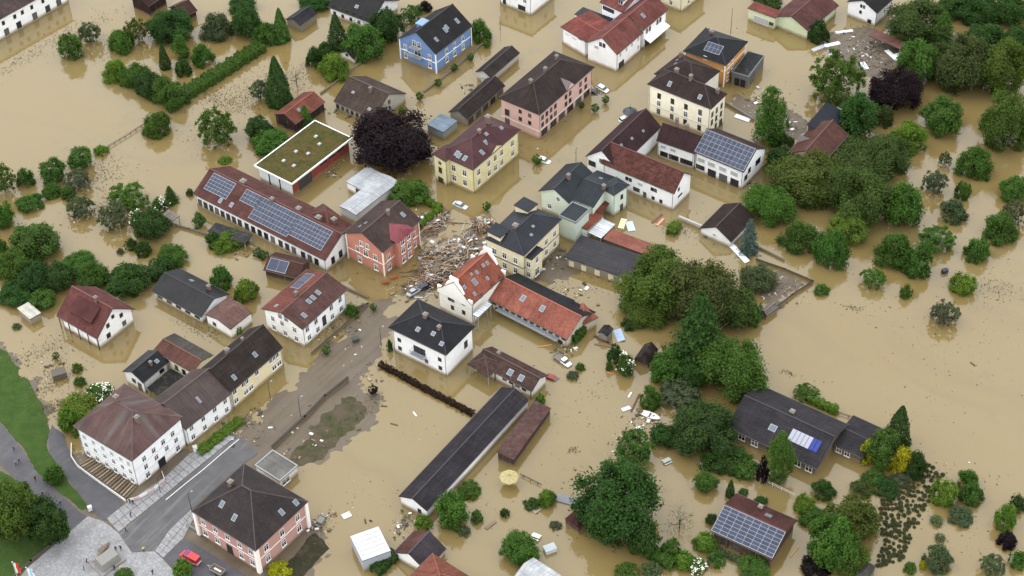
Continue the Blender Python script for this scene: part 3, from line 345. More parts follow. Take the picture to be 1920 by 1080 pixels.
 {'key': 'orange_blk', 'k': 'h', 'ov': 0.6, 'p': (61.765, 420.658, -0.592, 14.111, 13.996, 8.237, 3.149, 6.718), 'name': 'apartment_house', 'label': 'orange-yellow house with slate-black hip roof and small solar array', 'cat': 'house', 'wall': 'd99a4e', 'roof': '2c3036', 'rs': 'slate', 'trim': 'eee6d6', 'band': [5.4], 'win': [('R', [0.2], 7.4, 1.0, 1.4, 'w'), ('R', [0.2], 4.4, 1.0, 1.4, 'w'), ('R', [0.2], 1.6, 1.0, 1.4, 'w'), ('R', [0.38], 7.4, 1.0, 1.4, 'w'), ('R', [0.38], 4.4, 1, 1.4, 'w'), ('F', [0.5], 8.0, 0.9, 1, 'w')], 'solar': [('F', 0.4, 0.75, 0.32, 0.72, 4, 2)], 'chim': [('B', 0.3, 0.6, 1, 1.2)]},
 {'key': 'canopy', 'k': 'f', 'ov': 0.1, 'p': (71.141, 416.902, 1.049, 11.948, 5.423, 4.265, 0.0, 0.0), 'name': 'annex', 'label': 'dark grey flat-roofed annex behind orange-yellow house', 'cat': 'building', 'wall': '6d6f70', 'roof': '2a2d33', 'rs': 'tar', 'parapet': '5f6366', 'win': [('L', [0.35, 0.7], 1.4, 1.4, 2.4, 'd'), ('F', [0.3], 1.6, 2.6, 2.4, 'd')]},
 {'key': 'cream_hip', 'k': 'h', 'ov': 0.4, 'p': (51.132, 397.457, -0.65, 21.105, 8.655, 10.234, 3.773, 5.035), 'name': 'apartment_house', 'label': 'tall cream house with dark brown hip roof and four window columns', 'cat': 'house', 'wall': 'eee8d2', 'roof': '443431', 'rs': 'tile', 'win': [('F', [0.17, 0.39, 0.61, 0.84], 7.3, 1.0, 1.7, 'd'), ('F', [0.17, 0.39, 0.61, 0.84], 4.7, 1.0, 1.7, 'w'), ('F', [0.17, 0.39, 0.61, 0.84], 1.9, 1.0, 1.7, 'd'), ('R', [0.15, 0.45, 0.78], 7.2, 0.9, 1.7, 'd'), ('R', [0.15, 0.45, 0.78], 4.5, 0.9, 1.7, 'd'), ('R', [0.45], 1.8, 0.9, 1.7, 'd'), ('R', [0.8], 1.2, 1.4, 2.4, 'd')], 'sky': [('F', 0.3, 0.4, 0.9, 1.4), ('F', 0.78, 0.35, 0.9, 1.2)], 'chim': [('F', 0.55, 0.97, 1.5, 0.8), ('B', 0.3, 0.8, 1.6, 1), ('R', 0.7, 0.35, 1.2, 0.9)], 'band': [3.4], 'bandc': 'd6ccb0'},
 {'key': 'cream_hip_b', 'k': 'h', 'ov': 0.3, 'p': (52.291, 407.991, -0.714, 14.209, 12.874, 8.4, 3.708, 6.18), 'of': 'cream_hip', 'wall': 'd9d6cc', 'roof': '443431', 'rs': 'tile', 'chim': [('B', 0.2, 0.6, 1.4, 0.8)], 'sky': [('L', 0.4, 0.4, 0.7, 0.5), ('L', 0.6, 0.6, 0.7, 0.5)]},
 {'key': 'wh_a', 'k': 'g', 'ov': 0.5, 'p': (32.113, 379.676, 0.934, 22.843, 10.312, 6.013, 4.24, 0.0), 'name': 'farm_complex', 'label': 'white farm complex around a courtyard with brown tiled roofs and one long red roof', 'cat': 'building', 'wall': 'eceeef', 'roof': '472d30', 'rs': 'tile', 'win': [('L', [0.5], 6.2, 1.6, 1.2, 'd'), ('L', [0.15], 4.0, 2.2, 1.6, 'd'), ('L', [0.72], 3.6, 1.4, 0.9, 'g')], 'sky': [('F', 0.3, 0.6, 0.6, 0.5), ('F', 0.5, 0.5, 0.6, 0.5), ('F', 0.72, 0.4, 0.6, 0.5)]},
 {'key': 'wh_b', 'k': 'g', 'ov': 0.5, 'p': (37.504, 366.801, -0.642, 23.425, 9.58, 6.379, 4.071, 0.0), 'of': 'wh_a', 'wall': 'eceeef', 'roof': '6e3d33', 'rs': 'tilebig', 'win': [('F', [0.34, 0.39, 0.7, 0.745], 4.3, 0.8, 1.0, 'd'), ('F', [0.53], 4.2, 1.4, 0.9, 'g'), ('F', [0.48], 1.9, 1.9, 1.2, 'd'), ('F', [0.6], 1.3, 0.9, 1.7, 'd'), ('F', [0.72, 0.83], 1.4, 0.8, 1.0, 'd'), ('R', [0.3], 5.6, 0.7, 1.0, 'd'), ('R', [0.4], 3, 2.0, 0.5, 'd')]},
 {'key': 'wh_c', 'k': 'g', 'ov': 0.4, 'p': (48.035, 379.675, -0.571, 11.963, 6.915, 5.778, 3.888, 0.0), 'of': 'wh_a', 'wall': 'eceeef', 'roof': '4a3032', 'rs': 'tile', 'win': [('F', [0.12, 0.18, 0.24, 0.36, 0.42, 0.48, 0.54, 0.68, 0.76, 0.84, 0.92], 1.6, 0.9, 1.5, 'd'), ('F', [0.15, 0.42], 4.0, 1.6, 0.9, 'g')], 'chim': [('B', 0.35, 0.9, 3.2, 0.8), ('B', 0.6, 0.8, 2.4, 0.9)]},
 {'key': 'wh_d', 'k': 'g', 'ov': 0.5, 'p': (60.946, 373.755, -0.647, 15.937, 12.544, 6.591, 3.87, 0.0), 'name': 'farm_building', 'label': 'white building fully covered with solar panels, dark garage doors below', 'cat': 'building', 'wall': 'eceeef', 'roof': '43302e', 'rs': 'tile', 'solar': [('F', 0.02, 0.98, 0.03, 0.97, 11, 5)], 'win': [('F', [0.12, 0.34, 0.58, 0.82], 4.2, 2.2, 1.3, 'g'), ('F', [0.36, 0.6, 0.84], 1.3, 2.4, 2.2, 'd'), ('F', [0.05, 0.11, 0.17], 1.7, 0.8, 1.3, 'd'), ('R', [0.3], 4.4, 1.2, 1.6, 'd'), ('R', [0.7], 4.4, 2.4, 1.8, 'd'), ('R', [0.15], 3, 1.4, 1.6, 'd')]},
 {'key': 'garage', 'k': 'g', 'ov': 0.3, 'p': (57.535, 348.186, 0.913, 12.121, 9.652, 2.335, 2.831, 0.0), 'name': 'garage', 'label': 'low white garage with dark brown roof beside blue spruce', 'cat': 'garage', 'wall': 'eceeef', 'roof': '41302f', 'rs': 'tile', 'win': [('L', [0.45], 2.0, 0.8, 0.7, 'g')]},
 {'key': 'yellow', 'k': 'h', 'ov': 0.5, 'p': (-7.815, 377.922, 0.914, 21.817, 12.293, 8.815, 3.218, 7.595), 'name': 'villa', 'label': 'pale yellow villa with dark red metal hip roof and pediment', 'cat': 'house', 'wall': 'e3d9a4', 'roof': '552d30', 'rs': 'seam2', 'win': [('L', [0.42, 0.75], 5.9, 1.2, 1.9, 'w'), ('L', [0.42, 0.75], 2.5, 1.2, 1.9, 'w'), ('F', [0.12, 0.34, 0.48, 0.62, 0.86], 5.9, 1.2, 1.9, 'w'), ('F', [0.12, 0.34, 0.48, 0.62, 0.86], 2.5, 1.2, 1.9, 'w')], 'sky': [('L', 0.42, 0.3, 0.9, 1.4), ('L', 0.5, 0.26, 0.9, 1.4), ('L', 0.66, 0.26, 0.9, 1.4), ('F', 0.3, 0.3, 0.9, 1.4), ('F', 0.46, 0.5, 0.9, 1.3), ('F', 0.56, 0.75, 0.8, 0.8), ('F', 0.8, 0.55, 0.8, 0.8)], 'chim': [('B', 0.75, 0.85, 2.2, 1.3), ('F', 0.5, 0.97, 1, 0.8)], 'band': [4.0, 0.9], 'bandc': 'c9bd86', 'ped': [('F', 0.48, 5.6)]},
 {'key': 'yellow_w', 'k': 'h', 'ov': 0.4, 'p': (-16.888, 373.124, 0.782, 5.745, 5.153, 9.043, 1.484, 2.473), 'of': 'yellow', 'wall': 'e3d9a4', 'roof': '552d30', 'rs': 'seam2', 'win': [('L', [0.5], 6.9, 0.9, 0.8, 'd'), ('L', [0.5], 4.4, 1.1, 1.8, 'd'), ('L', [0.5], 0.9, 1.8, 1.8, 'd')]},
 {'key': 'shed_a', 'k': 'g', 'ov': 0.3, 'p': (-2.256, 423.555, 0.949, 15.102, 5.572, 2.813, 1.504, 0.0), 'name': 'garage_row', 'label': 'upper of two dark-roofed garage rows between blue and pink houses', 'cat': 'garage', 'wall': 'c6c4bc', 'roof': '3d3432', 'rs': 'row', 'win': [('L', [0.5], 1, 1.6, 1.8, 'g')]},
 {'key': 'shed_b', 'k': 'g', 'ov': 0.4, 'p': (-8.49, 405.464, 0.961, 19.332, 6.648, 3.026, 2.094, 0.0), 'name': 'garage_row', 'label': 'lower of two dark-roofed garage rows, open posts beside pink house', 'cat': 'garage', 'wall': '8a8478', 'roof': '392f2d', 'rs': 'row', 'win': [('F', 5, 1.2, 2.2, 1.8, 'd')]},
 {'key': 'blue_lean', 'k': 'f', 'ov': 0.2, 'p': (-18.447, 394.272, 0.898, 6.464, 6.134, 3.239, 0.0, 0.0), 'name': 'lean_to', 'label': 'pale blue metal lean-to roof left of yellow villa', 'cat': 'shed', 'wall': '8f979b', 'roof': '7d93a8', 'rs': 'seam2'},
 {'key': 'grey_top', 'k': 'g', 'ov': 0.6, 'p': (-43.416, 456.198, -0.605, 16.975, 14.662, 3.304, 3.984, 0.0), 'name': 'farmhouse', 'label': 'white farmhouse with big charcoal roof cut by top edge', 'cat': 'house', 'wall': 'eceeef', 'roof': '3b3a3c', 'rs': 'slate', 'win': [('F', 6, 3.6, 0.9, 1.1, 'd'), ('F', 5, 1.3, 0.9, 1.1, 'd'), ('R', [0.6], 3.5, 1, 1.4, 'd')], 'sky': [('F', 0.55, 0.4, 1, 0.9)]},
 {'key': 'tiny_shed', 'k': 'g', 'ov': 0.3, 'p': (-62.389, 450.96, 0.912, 8.067, 6.073, 2.665, 1.64, 0.0), 'name': 'garden_shed', 'label': 'small charcoal-roofed open shed near top beside hedge', 'cat': 'shed', 'wall': '8a8276', 'roof': '34343a', 'rs': 'row'},
 {'key': 'row_tl', 'k': 'g', 'ov': 0.5, 'p': (-153.166, 456.714, 0.858, 37.5, 11.175, 7.192, 3.218, 0.0), 'name': 'row_house', 'label': 'white terraced row house in top left corner', 'cat': 'house', 'wall': 'eceeef', 'roof': '5d4a48', 'rs': 'tile', 'win': [('F', [0.33, 0.45, 0.53, 0.63, 0.75, 0.84, 0.92], 5.0, 0.9, 1.3, 'd'), ('F', [0.34, 0.47, 0.64, 0.78, 0.9], 1.6, 1.6, 2.2, 'd')]},
 {'key': 'barn_tl', 'k': 'g', 'ov': 0.4, 'p': (-110.848, 462.374, 0.925, 8.19, 7.865, 4.235, 2.265, 0.0), 'name': 'barn', 'label': 'dark brown timber barn at top edge left of big dark tree', 'cat': 'barn', 'wall': '33221d', 'roof': '4e322c', 'rs': 'tile'},
 {'key': 'barn_tl2', 'k': 'g', 'ov': 0.4, 'p': (-99.628, 456.876, 0.754, 5.357, 7.806, 2.813, 2.248, 0.0), 'name': 'barn', 'label': 'small timber hut with brown roof right of big dark tree at top', 'cat': 'barn', 'wall': '3a2a24', 'roof': '55352e', 'rs': 'tile'},
 {'key': 'brown_right', 'k': 'g', 'ov': 0.5, 'p': (85.526, 376.405, 0.951, 16.431, 10.231, 5.808, 2.998, 0.0), 'name': 'house', 'label': 'cream house with steep brown tiled roof half hidden by olive trees', 'cat': 'house', 'wall': 'b8aa94', 'roof': '6b4338', 'rs': 'tile', 'win': [('L', [0.55], 4.9, 1.2, 1.6, 'd')], 'gdorm': [('B', 0.4, 0.1, 2.6)]},
 {'key': 'navy_roof', 'k': 'f', 'ov': 0.3, 'p': (89.386, 386.106, 0.952, 12.165, 6.617, 6.239, 0.0, 0.0), 'name': 'outbuilding', 'label': 'navy-black plain roof behind steep brown-roofed house', 'cat': 'outbuilding', 'wall': '5a5550', 'roof': '1b2230', 'rs': 'seam2', 'tilt': 1.2},
 {'key': 'mint_top', 'k': 'g', 'ov': 0.5, 'p': (92.113, 444.542, 0.864, 17.456, 12.704, 3.574, 2.691, 0.0), 'name': 'workshop', 'label': 'pale green workshop with big brown-red roof at top right', 'cat': 'building', 'wall': 'd3e0bb', 'roof': '6d403b', 'rs': 'tile'},
 {'key': 'mint_top_l', 'k': 'f', 'ov': 0.3, 'p': (79.572, 444.366, 0.918, 4.371, 9.806, 4.559, 0.0, 0.0), 'of': 'mint_top', 'wall': 'd3e0bb', 'roof': '8e4638', 'rs': 'tile', 'win': [('L', [0.5], 1.6, 5, 2.2, 'g'), ('L', [0.88], 1.8, 1.4, 1, 'd')]},
 {'key': 'white_tr', 'k': 'g', 'ov': 0.4, 'p': (112.169, 447.15, 0.869, 10.176, 10.396, 5.073, 2.562, 0.0), 'name': 'house', 'label': 'white house with black and red roof at top right behind debris field', 'cat': 'house', 'wall': 'eceeef', 'roof': '2c282a', 'rs': 'tile', 'win': [('L', [0.45, 0.55], 5.2, 0.6, 1.0, 'd'), ('L', [0.45], 3.0, 0.7, 1.0, 'd'), ('L', [0.8], 1, 1.2, 1.2, 'd')]},
 {'key': 'dark_right', 'k': 'g', 'ov': 0.6, 'p': (63.341, 274.208, -0.627, 23.561, 16.229, 3.2, 3.423, 0.0), 'name': 'bungalow', 'label': 'wide charcoal-roofed bungalow with pale blue roof collectors at right', 'cat': 'house', 'wall': '6a5e52', 'roof': '3b383d', 'rs': 'row', 'win': [('F', [0.15, 0.3, 0.8, 0.93], 1.4, 1.5, 1.8, 'w'), ('F', [0.5, 0.65], 1.4, 2.4, 1.8, 'd')], 'coll': [('F', 0.6, 0.92, 0.38, 0.72)], 'sky': [('F', 0.42, 0.5, 1.6, 1.4)], 'chim': [('B', 0.5, 0.8, 0.8, 1.0)]},
 {'key': 'dark_right_w', 'k': 'g', 'ov': 0.5, 'p': (79.089, 270.628, -0.64, 7.823, 10.752, 2.813, 0.493, 0.0), 'of': 'dark_right', 'wall': '6a5e52', 'roof': '3b383d', 'rs': 'row', 'win': [('F', [0.2, 0.5], 1.3, 1.2, 1.6, 'w')]},
 {'key': 'solar_bot', 'k': 'g', 'ov': 0.6, 'p': (51.826, 244.386, -0.583, 15.079, 12.627, 3.626, 2.592, 0.0), 'name': 'chalet', 'label': 'timber chalet with front roof slope full of solar panels', 'cat': 'house', 'wall': '5a4236', 'roof': '5e3530', 'rs': 'tile', 'solar': [('F', 0.01, 0.99, 0.03, 0.97, 8, 7)], 'posts': [('F', 5)], 'win': [('F', [0.2, 0.4, 0.65], 1.3, 1.8, 1.8, 'd')], 'chim': [('B', 0.45, 0.3, 0.8, 0.9)], 'sky': [('B', 0.62, 0.5, 1.3, 1)]},
 {'key': 'container', 'k': 'f', 'ov': 0.05, 'p': (-32.738, 242.398, 0.403, 6.638, 7.577, 3.78, 0.0, 0.0), 'name': 'metal_hall', 'label': 'grey box-shaped metal hall with white ribbed roof panels', 'cat': 'building', 'wall': 'aab0ba', 'roof': 'd5d8da', 'rs': 'panel'},
 {'key': 'small_bot', 'k': 'g', 'ov': 0.3, 'p': (-21.989, 241.54, 0.934, 7.551, 8.931, 1.917, 2.895, 0.0), 'name': 'house', 'label': 'small white house with one slope brown and one grey at bottom edge', 'cat': 'house', 'wall': 'eceeef', 'roof': '4b434a', 'roofB': '6e453e', 'rs': 'tile'},
 {'key': 'orange_bot', 'k': 'h', 'ov': 0.4, 'p': (-17.248, 230.067, 0.885, 11.359, 13.801, 4.265, 3.975, 5.66), 'name': 'house', 'label': 'orange-tiled roof rising from the bottom edge next to small white house', 'cat': 'house', 'wall': 'd8d4cc', 'roof': '9a5540', 'rs': 'tile', 'chim': [('F', 0.45, 0.6, 0.8, 0.5)]},
 {'key': 'tin_bot', 'k': 'g', 'ov': 0.3, 'p': (3.794, 232.778, -0.719, 7.891, 6.418, 3.078, 1.155, 0.0), 'name': 'tin_shed', 'label': 'pale grey corrugated shed roof at bottom edge', 'cat': 'shed', 'wall': 'a9acac', 'roof': 'b4b9bd', 'rs': 'corr'},
 {'key': 'pale_garage', 'k': 'f', 'ov': 0.2, 'p': (-122.684, 322.085, 0.753, 3.403, 5.849, 2.4, 0.0, 0.0), 'name': 'garden_shed', 'label': 'small shed with pale corrugated roof left of white red-roofed house', 'cat': 'shed', 'wall': '9a9284', 'roof': 'c2bfae', 'rs': 'corr'},
 {'key': 'white_cot', 'k': 'g', 'ov': 0.3, 'p': (-46.244, 431.807, 0.893, 4.229, 5.951, 1.939, 1.714, 0.0), 'name': 'cottage', 'label': 'tiny white cottage between round trees near top', 'cat': 'house', 'wall': 'dcdcd4', 'roof': '4a3a36', 'rs': 'tile', 'win': [('L', [0.5], 2.2, 0.8, 0.8, 'd')]},
 {'key': 'rusty_tr', 'k': 'f', 'ov': 0.2, 'p': (114.5, 428.935, 0.818, 3.9, 11.259, 3.026, 0.0, 0.0), 'name': 'open_shed', 'label': 'rusty sheet-metal roofed open shed beside white debris at top right', 'cat': 'shed', 'wall': None, 'roof': '7d4c3e', 'rs': 'rust'},
 {'key': 'canopy_l', 'k': 'f', 'ov': 0.1, 'p': (-74.326, 349.688, 1.085, 3.99, 11.834, 2.639, 0.0, 0.0), 'name': 'canopy', 'label': 'dark flat garden canopy in front of long solar-roofed building', 'cat': 'canopy', 'wall': None, 'roof': '3b3d42', 'rs': 'tar'},
 {'key': 'pergola', 'k': 'f', 'ov': 0.1, 'p': (-91.169, 358.055, 0.871, 2.644, 4.293, 2.452, 0.0, 0.0), 'name': 'pergola', 'label': 'small weathered grey pergola roof beside white-flowering elder', 'cat': 'pergola', 'wall': None, 'roof': '8b8378', 'rs': 'row'},
 {'key': 'mini_black', 'k': 'g', 'ov': 0.2, 'p': (22.91, 308.721, 0.985, 3.212, 2.73, 2.265, 0.737, 0.0), 'name': 'playhouse', 'label': 'tiny playhouse with black roof right of orange-roofed wing', 'cat': 'shed', 'wall': '8d8a84', 'roof': '24262e', 'rs': 'tar'},
 {'key': 'washed', 'k': 'g', 'ov': 0.1, 'p': (32.415, 300.734, 1.044, 5.751, 3.771, 1.678, 1.697, 0.0), 'name': 'washed_up_hut', 'label': 'dark brown hut roof washed up against trees', 'cat': 'shed', 'wall': '4a3d36', 'roof': '423430', 'rs': 'tar'},
 {'key': 'tin_r', 'k': 'g', 'ov': 0.1, 'p': (64.376, 315.372, 0.745, 4.48, 2.219, 1.6, 0.899, 0.0), 'name': 'chicken_coop', 'label': 'little coop with grey ribbed roof at corner of walled yard', 'cat': 'shed', 'wall': '4e463c', 'roof': '7d746c', 'rs': 'row'},
 {'key': 'bot_hut', 'k': 'h', 'ov': 0.1, 'p': (74.544, 232.204, 0.976, 4.656, 2.629, 2.213, 0.757, 1.262), 'name': 'hut', 'label': 'small grey hut roof at bottom edge right of olive trees', 'cat': 'shed', 'wall': '5d574f', 'roof': '55524f', 'rs': 'tar'},
 {'key': 'gazebo', 'k': 'h', 'ov': 0.1, 'p': (12.971, 248.846, 0.797, 3.636, 4.014, 2.426, 1.987, 1.798), 'name': 'gazebo', 'label': 'dark red pyramid-roofed garden pavilion left of big round tree', 'cat': 'pavilion', 'wall': '5a4236', 'roof': '58302f', 'rs': 'tile'}]
TREES=[
 ('r', (0.05, 0.106, 0.02), -131.43, 436.85, 0.0, 7.35, 7.6, -0.19, 'green round-crowned tree standing alone in water below the top-left row house', 0),
 ('s', (0.066, 0.092, 0.046), -127.0, 445.06, 0.0, 6.78, 5.76, 0.37, 'greyish green open-crowned tree right of the lone tree below the row house', 0),
 ('b', (0.05, 0.106, 0.02), -116.5, 441.27, 0.0, 8.65, 4.96, -0.13, 'green bush left of the big dark dome tree at top', 0),
 ('s', (0.058, 0.088, 0.018), -112.2, 444.71, 0.0, 7.43, 6.63, 0.43, 'olive green open-crowned tree pale and thin beside the big dark dome tree', 0),
 ('r', (0.03, 0.068, 0.017), -101.89, 445.73, 0.0, 13.59, 8.12, -0.21, 'dark green round-crowned tree with wide dome crown in front of the timber barns', 0),
 ('k', (0.05, 0.106, 0.02), -97.57, 434.47, 0.0, 5.42, 7.72, 0.2, 'green tall columnar tree right below the big dark dome tree', 0),
 ('c', (0.03, 0.068, 0.017), -101.98, 429.64, 0.0, 4.53, 8.88, 0, 'dark green cone-shaped evergreen inside the V-shaped hedge', 0),
 ('b', (0.05, 0.106, 0.02), -90.67, 431.72, 0.0, 6.65, 6.37, -0.16, 'green bush right inside the V-shaped hedge arm', 0),
 ('b', (0.03, 0.068, 0.017), -96.14, 426.77, 0.0, 5.02, 4.36, -0.11, 'dark green bush at the inner corner of the V-shaped hedge', 0),
 ('b', (0.066, 0.092, 0.046), -88.03, 446.47, 0.0, 10.03, 6.85, -0.18, 'greyish green bush dense pale-leaved left of the conifer at top', 0),
 ('r', (0.03, 0.068, 0.017), -78.79, 446.58, 0.0, 9.72, 8.47, -0.22, 'dark green round-crowned tree above the upper end of the trimmed hedge', 0),
 ('b', (0.05, 0.106, 0.02), -72.38, 442.02, 0.0, 8.35, 5.5, -0.14, 'green bush at the top end of the trimmed hedge', 0),
 ('c', (0.05, 0.106, 0.02), -67.94, 442.5, 0.0, 6.51, 11.54, 0, 'green cone-shaped evergreen left of the small charcoal shed', 0),
 ('r', (0.03, 0.068, 0.017), -81.59, 460.61, 0.0, 8.87, 2.96, -0.08, 'dark green round-crowned tree at top edge left of the charcoal shed', 0),
 ('r', (0.03, 0.068, 0.017), -59.02, 460.37, 0.0, 9.86, 3.29, -0.08, 'dark green round-crowned tree at top edge above the charcoal shed', 0),
 ('b', (0.086, 0.155, 0.022), -115.96, 425.75, 0.0, 8.16, 5.36, -0.14, 'bright green bush leftmost of the overgrown hedge arm', 0),
 ('b', (0.05, 0.106, 0.02), -109.97, 422.7, 0.0, 8.75, 5.43, -0.14, 'green bush second from left in the overgrown hedge arm', 0),
 ('b', (0.03, 0.068, 0.017), -104.84, 417.78, 0.0, 9.0, 6.03, -0.15, 'dark green bush middle of the overgrown hedge arm', 0),
 ('b', (0.05, 0.106, 0.02), -100.52, 415.05, 0.0, 8.35, 6.65, -0.17, 'green bush fourth in the overgrown hedge arm', 0),
 ('b', (0.05, 0.106, 0.02), -96.84, 411.66, 0.0, 8.92, 6.35, -0.16, 'green bush at the point of the V-shaped hedge', 0),
 ('b', (0.05, 0.106, 0.02), -100.27, 398.44, 0.0, 8.15, 6.11, -0.16, 'green bush alone below the point of the V-shaped hedge', 0),
 ('s', (0.05, 0.106, 0.02), -82.22, 392.54, 0.0, 11.12, 9.58, 0.61, 'green open-crowned tree with visible limbs left of the mossy hall', 0),
 ('b', (0.03, 0.068, 0.017), -70.51, 395.6, 0.0, 9.0, 4.75, -0.12, 'dark green bush above the mossy roof hall left side', 0),
 ('b', (0.05, 0.106, 0.02), -67.3, 389.45, 0.0, 12.18, 4.07, -0.1, 'green bush touching the left edge of the mossy roof hall', 0),
 ('p', (0.05, 0.106, 0.02), -57.72, 398.91, 0.0, 5.87, 7.3, 0, 'green layered conifer in front of the orange-red barn', 0),
 ('c', (0.03, 0.068, 0.017), -66.08, 409.89, 0.0, 9.19, 16.68, 0, 'dark green cone-shaped evergreen the tallest of all, above the orange-red barn', 0),
 ('x', (0.066, 0.092, 0.046), -61.7, 418.28, 0.0, 8.08, 6.43, -0.16, 'greyish green bare tree leafless next to the tall cone evergreen', 0),
 ('s', (0.066, 0.092, 0.046), -71.89, 412.81, 0.0, 6.17, 5.63, 0.36, 'greyish green open-crowned tree thin grey left of the tall cone evergreen', 0),
 ('c', (0.03, 0.068, 0.017), -50.65, 437.85, 0.0, 7.49, 12.09, 0, 'dark green cone-shaped evergreen before the charcoal farmhouse at top', 0),
 ('r', (0.05, 0.106, 0.02), -41.99, 434.13, 0.0, 11.8, 9.76, -0.25, 'green round-crowned tree big and dense before the charcoal farmhouse', 0),
 ('r', (0.03, 0.068, 0.017), -35.56, 442.27, 0.0, 10.31, 8.94, -0.23, 'dark green round-crowned tree right of the charcoal farmhouse', 0),
 ('b', (0.03, 0.068, 0.017), -56.86, 428.4, 0.0, 5.67, 6.29, -0.16, 'dark green bush left of the tiny white cottage', 0),
 ('b', (0.03, 0.068, 0.017), -54.16, 434.55, 0.0, 5.39, 3.52, -0.09, 'dark green bush behind the tiny white cottage trees', 0),
 ('b', (0.086, 0.155, 0.022), -50.68, 423.81, 0.0, 8.77, 6.98, -0.18, 'bright green bush left of the tiny white cottage', 0),
 ('s', (0.05, 0.106, 0.02), -28.37, 450.42, 0.0, 7.15, 4.93, 0.32, 'green open-crowned tree left of the blue house ridge', 0),
 ('b', (0.015, 0.01, 0.014), -24.59, 456.11, 0.0, 4.25, 3.38, -0.09, 'dark purple bush above the blue house at top', 0),
 ('b', (0.05, 0.106, 0.02), -7.57, 440.14, 0.0, 6.41, 5.83, -0.15, 'green bush right of the blue house', 0),
 ('r', (0.015, 0.01, 0.014), -31.78, 384.13, 0.0, 22.86, 11.59, -0.3, 'dark purple round-crowned tree huge copper beech by the yellow villa', 0),
 ('r', (0.05, 0.106, 0.02), -26.8, 365.78, 0.0, 10.04, 4.54, -0.12, 'green round-crowned tree beside the pale corrugated shed', 0),
 ('o', (0.05, 0.106, 0.02), -6.24, 358.85, 0.0, 2.41, 2.46, 0.45, 'green ball-clipped tree in water before the yellow villa', 0),
 ('o', (0.05, 0.106, 0.02), 25.45, 401.34, 0.0, 2.27, 2.31, 0.45, 'green ball-clipped tree right of the pink shopfront', 0),
 ('o', (0.05, 0.106, 0.02), 28.6, 405.28, 0.0, 2.28, 2.33, 0.45, 'green ball-clipped tree beside the white car at the crossroads', 0),
 ('o', (0.03, 0.068, 0.017), 21.55, 403.11, 0.0, 1.82, 1.85, 0.45, 'dark green ball-clipped tree against the pink shopfront', 0),
 ('o', (0.05, 0.106, 0.02), 8.02, 378.23, 0.0, 2.78, 2.83, 0.45, 'green ball-clipped tree beside the white car below the pink house', 0),
 ('o', (0.05, 0.106, 0.02), -25.19, 409.48, 0.0, 2.29, 2.34, 0.45, 'green ball-clipped tree lowest along the wall below the blue house', 0),
 ('o', (0.05, 0.106, 0.02), -19.99, 415.87, 0.0, 2.16, 2.21, 0.45, 'green ball-clipped tree second along the wall below the blue house', 0),
 ('o', (0.05, 0.106, 0.02), -15.32, 423.39, 0.0, 2.18, 2.23, 0.45, 'green ball-clipped tree third along the wall below the blue house', 0),
 ('o', (0.05, 0.106, 0.02), -10.39, 428.58, 0.0, 2.2, 2.25, 0.45, 'green ball-clipped tree fourth along the wall below the blue house', 0),
 ('o', (0.05, 0.106, 0.02), -29.84, 403.18, 0.0, 2.43, 2.47, 0.45, 'green ball-clipped tree right of the mossy brown barn', 0),
 ('o', (0.05, 0.106, 0.02), -5.54, 435.02, 0.0, 2.54, 2.59, 0.45, 'green ball-clipped tree right of the blue house corner', 0),
 ('o', (0.05, 0.106, 0.02), -35.3, 320.8, 0.0, 1.86, 1.9, 0.45, 'green ball-clipped tree at the edge of the muddy street junction', 0),
 ('o', (0.05, 0.106, 0.02), -46.3, 305.65, 0.0, 2.34, 2.39, 0.45, 'green ball-clipped tree at the muddy street before the white house', 0),
 ('b', (0.03, 0.068, 0.017), -30.75, 306.26, 0.0, 1.56, 3.56, -0.09, 'dark green bush left corner of the white villa', 0),
 ('o', (0.015, 0.01, 0.014), -34.28, 291.48, 0.0, 2.28, 2.33, 0.45, 'dark purple ball-clipped tree alone at the end of the muddy lawn', 0),
 ('s', (0.05, 0.106, 0.02), -139.12, 373.35, 0.0, 7.58, 7.76, 0.5, 'green open-crowned tree at left edge above the orchard', 0),
 ('b', (0.05, 0.106, 0.02), -133.96, 376.35, 0.0, 5.25, 4.88, -0.13, 'green bush at left second from the edge', 0),
 ('r', (0.05, 0.106, 0.02), -126.39, 378.32, 0.0, 6.73, 5.72, -0.15, 'green round-crowned tree in the left orchard top row', 0),
 ('b', (0.05, 0.106, 0.02), -125.95, 371.63, 0.0, 5.49, 2.77, -0.07, 'green bush below the round tree in the left orchard', 0),
 ('s', (0.066, 0.092, 0.046), -119.14, 374.47, 0.0, 7.56, 4.46, 0.29, 'greyish green open-crowned tree in the left orchard, washed out', 0),
 ('r', (0.05, 0.106, 0.02), -119.7, 384.11, 0.0, 6.79, 5.03, -0.13, 'green round-crowned tree highest in the left orchard', 0),
 ('b', (0.086, 0.155, 0.022), -114.92, 389.26, 0.0, 4.15, 2.1, -0.05, 'bright green bush tiny at the wire fence of the left orchard', 0),
 ('b', (0.05, 0.106, 0.02), -121.08, 370.0, 0.0, 4.04, 3.21, -0.08, 'green bush small, centre of the left orchard', 0),
 ('s', (0.066, 0.092, 0.046), -116.24, 362.37, 0.0, 7.14, 4.92, 0.32, 'greyish green open-crowned tree in the left orchard below the small bush', 0),
 ('b', (0.05, 0.106, 0.02), -130.91, 366.53, 0.0, 7.45, 2.49, -0.06, 'green bush flat and wide in the left orchard', 0),
 ('r', (0.05, 0.106, 0.02), -136.34, 358.68, 0.0, 6.54, 6.93, -0.18, 'green round-crowned tree at left edge in the orchard middle', 0),
 ('r', (0.05, 0.106, 0.02), -125.73, 348.64, 0.0, 12.59, 7.27, -0.19, 'green round-crowned tree largest of the left orchard', 0),
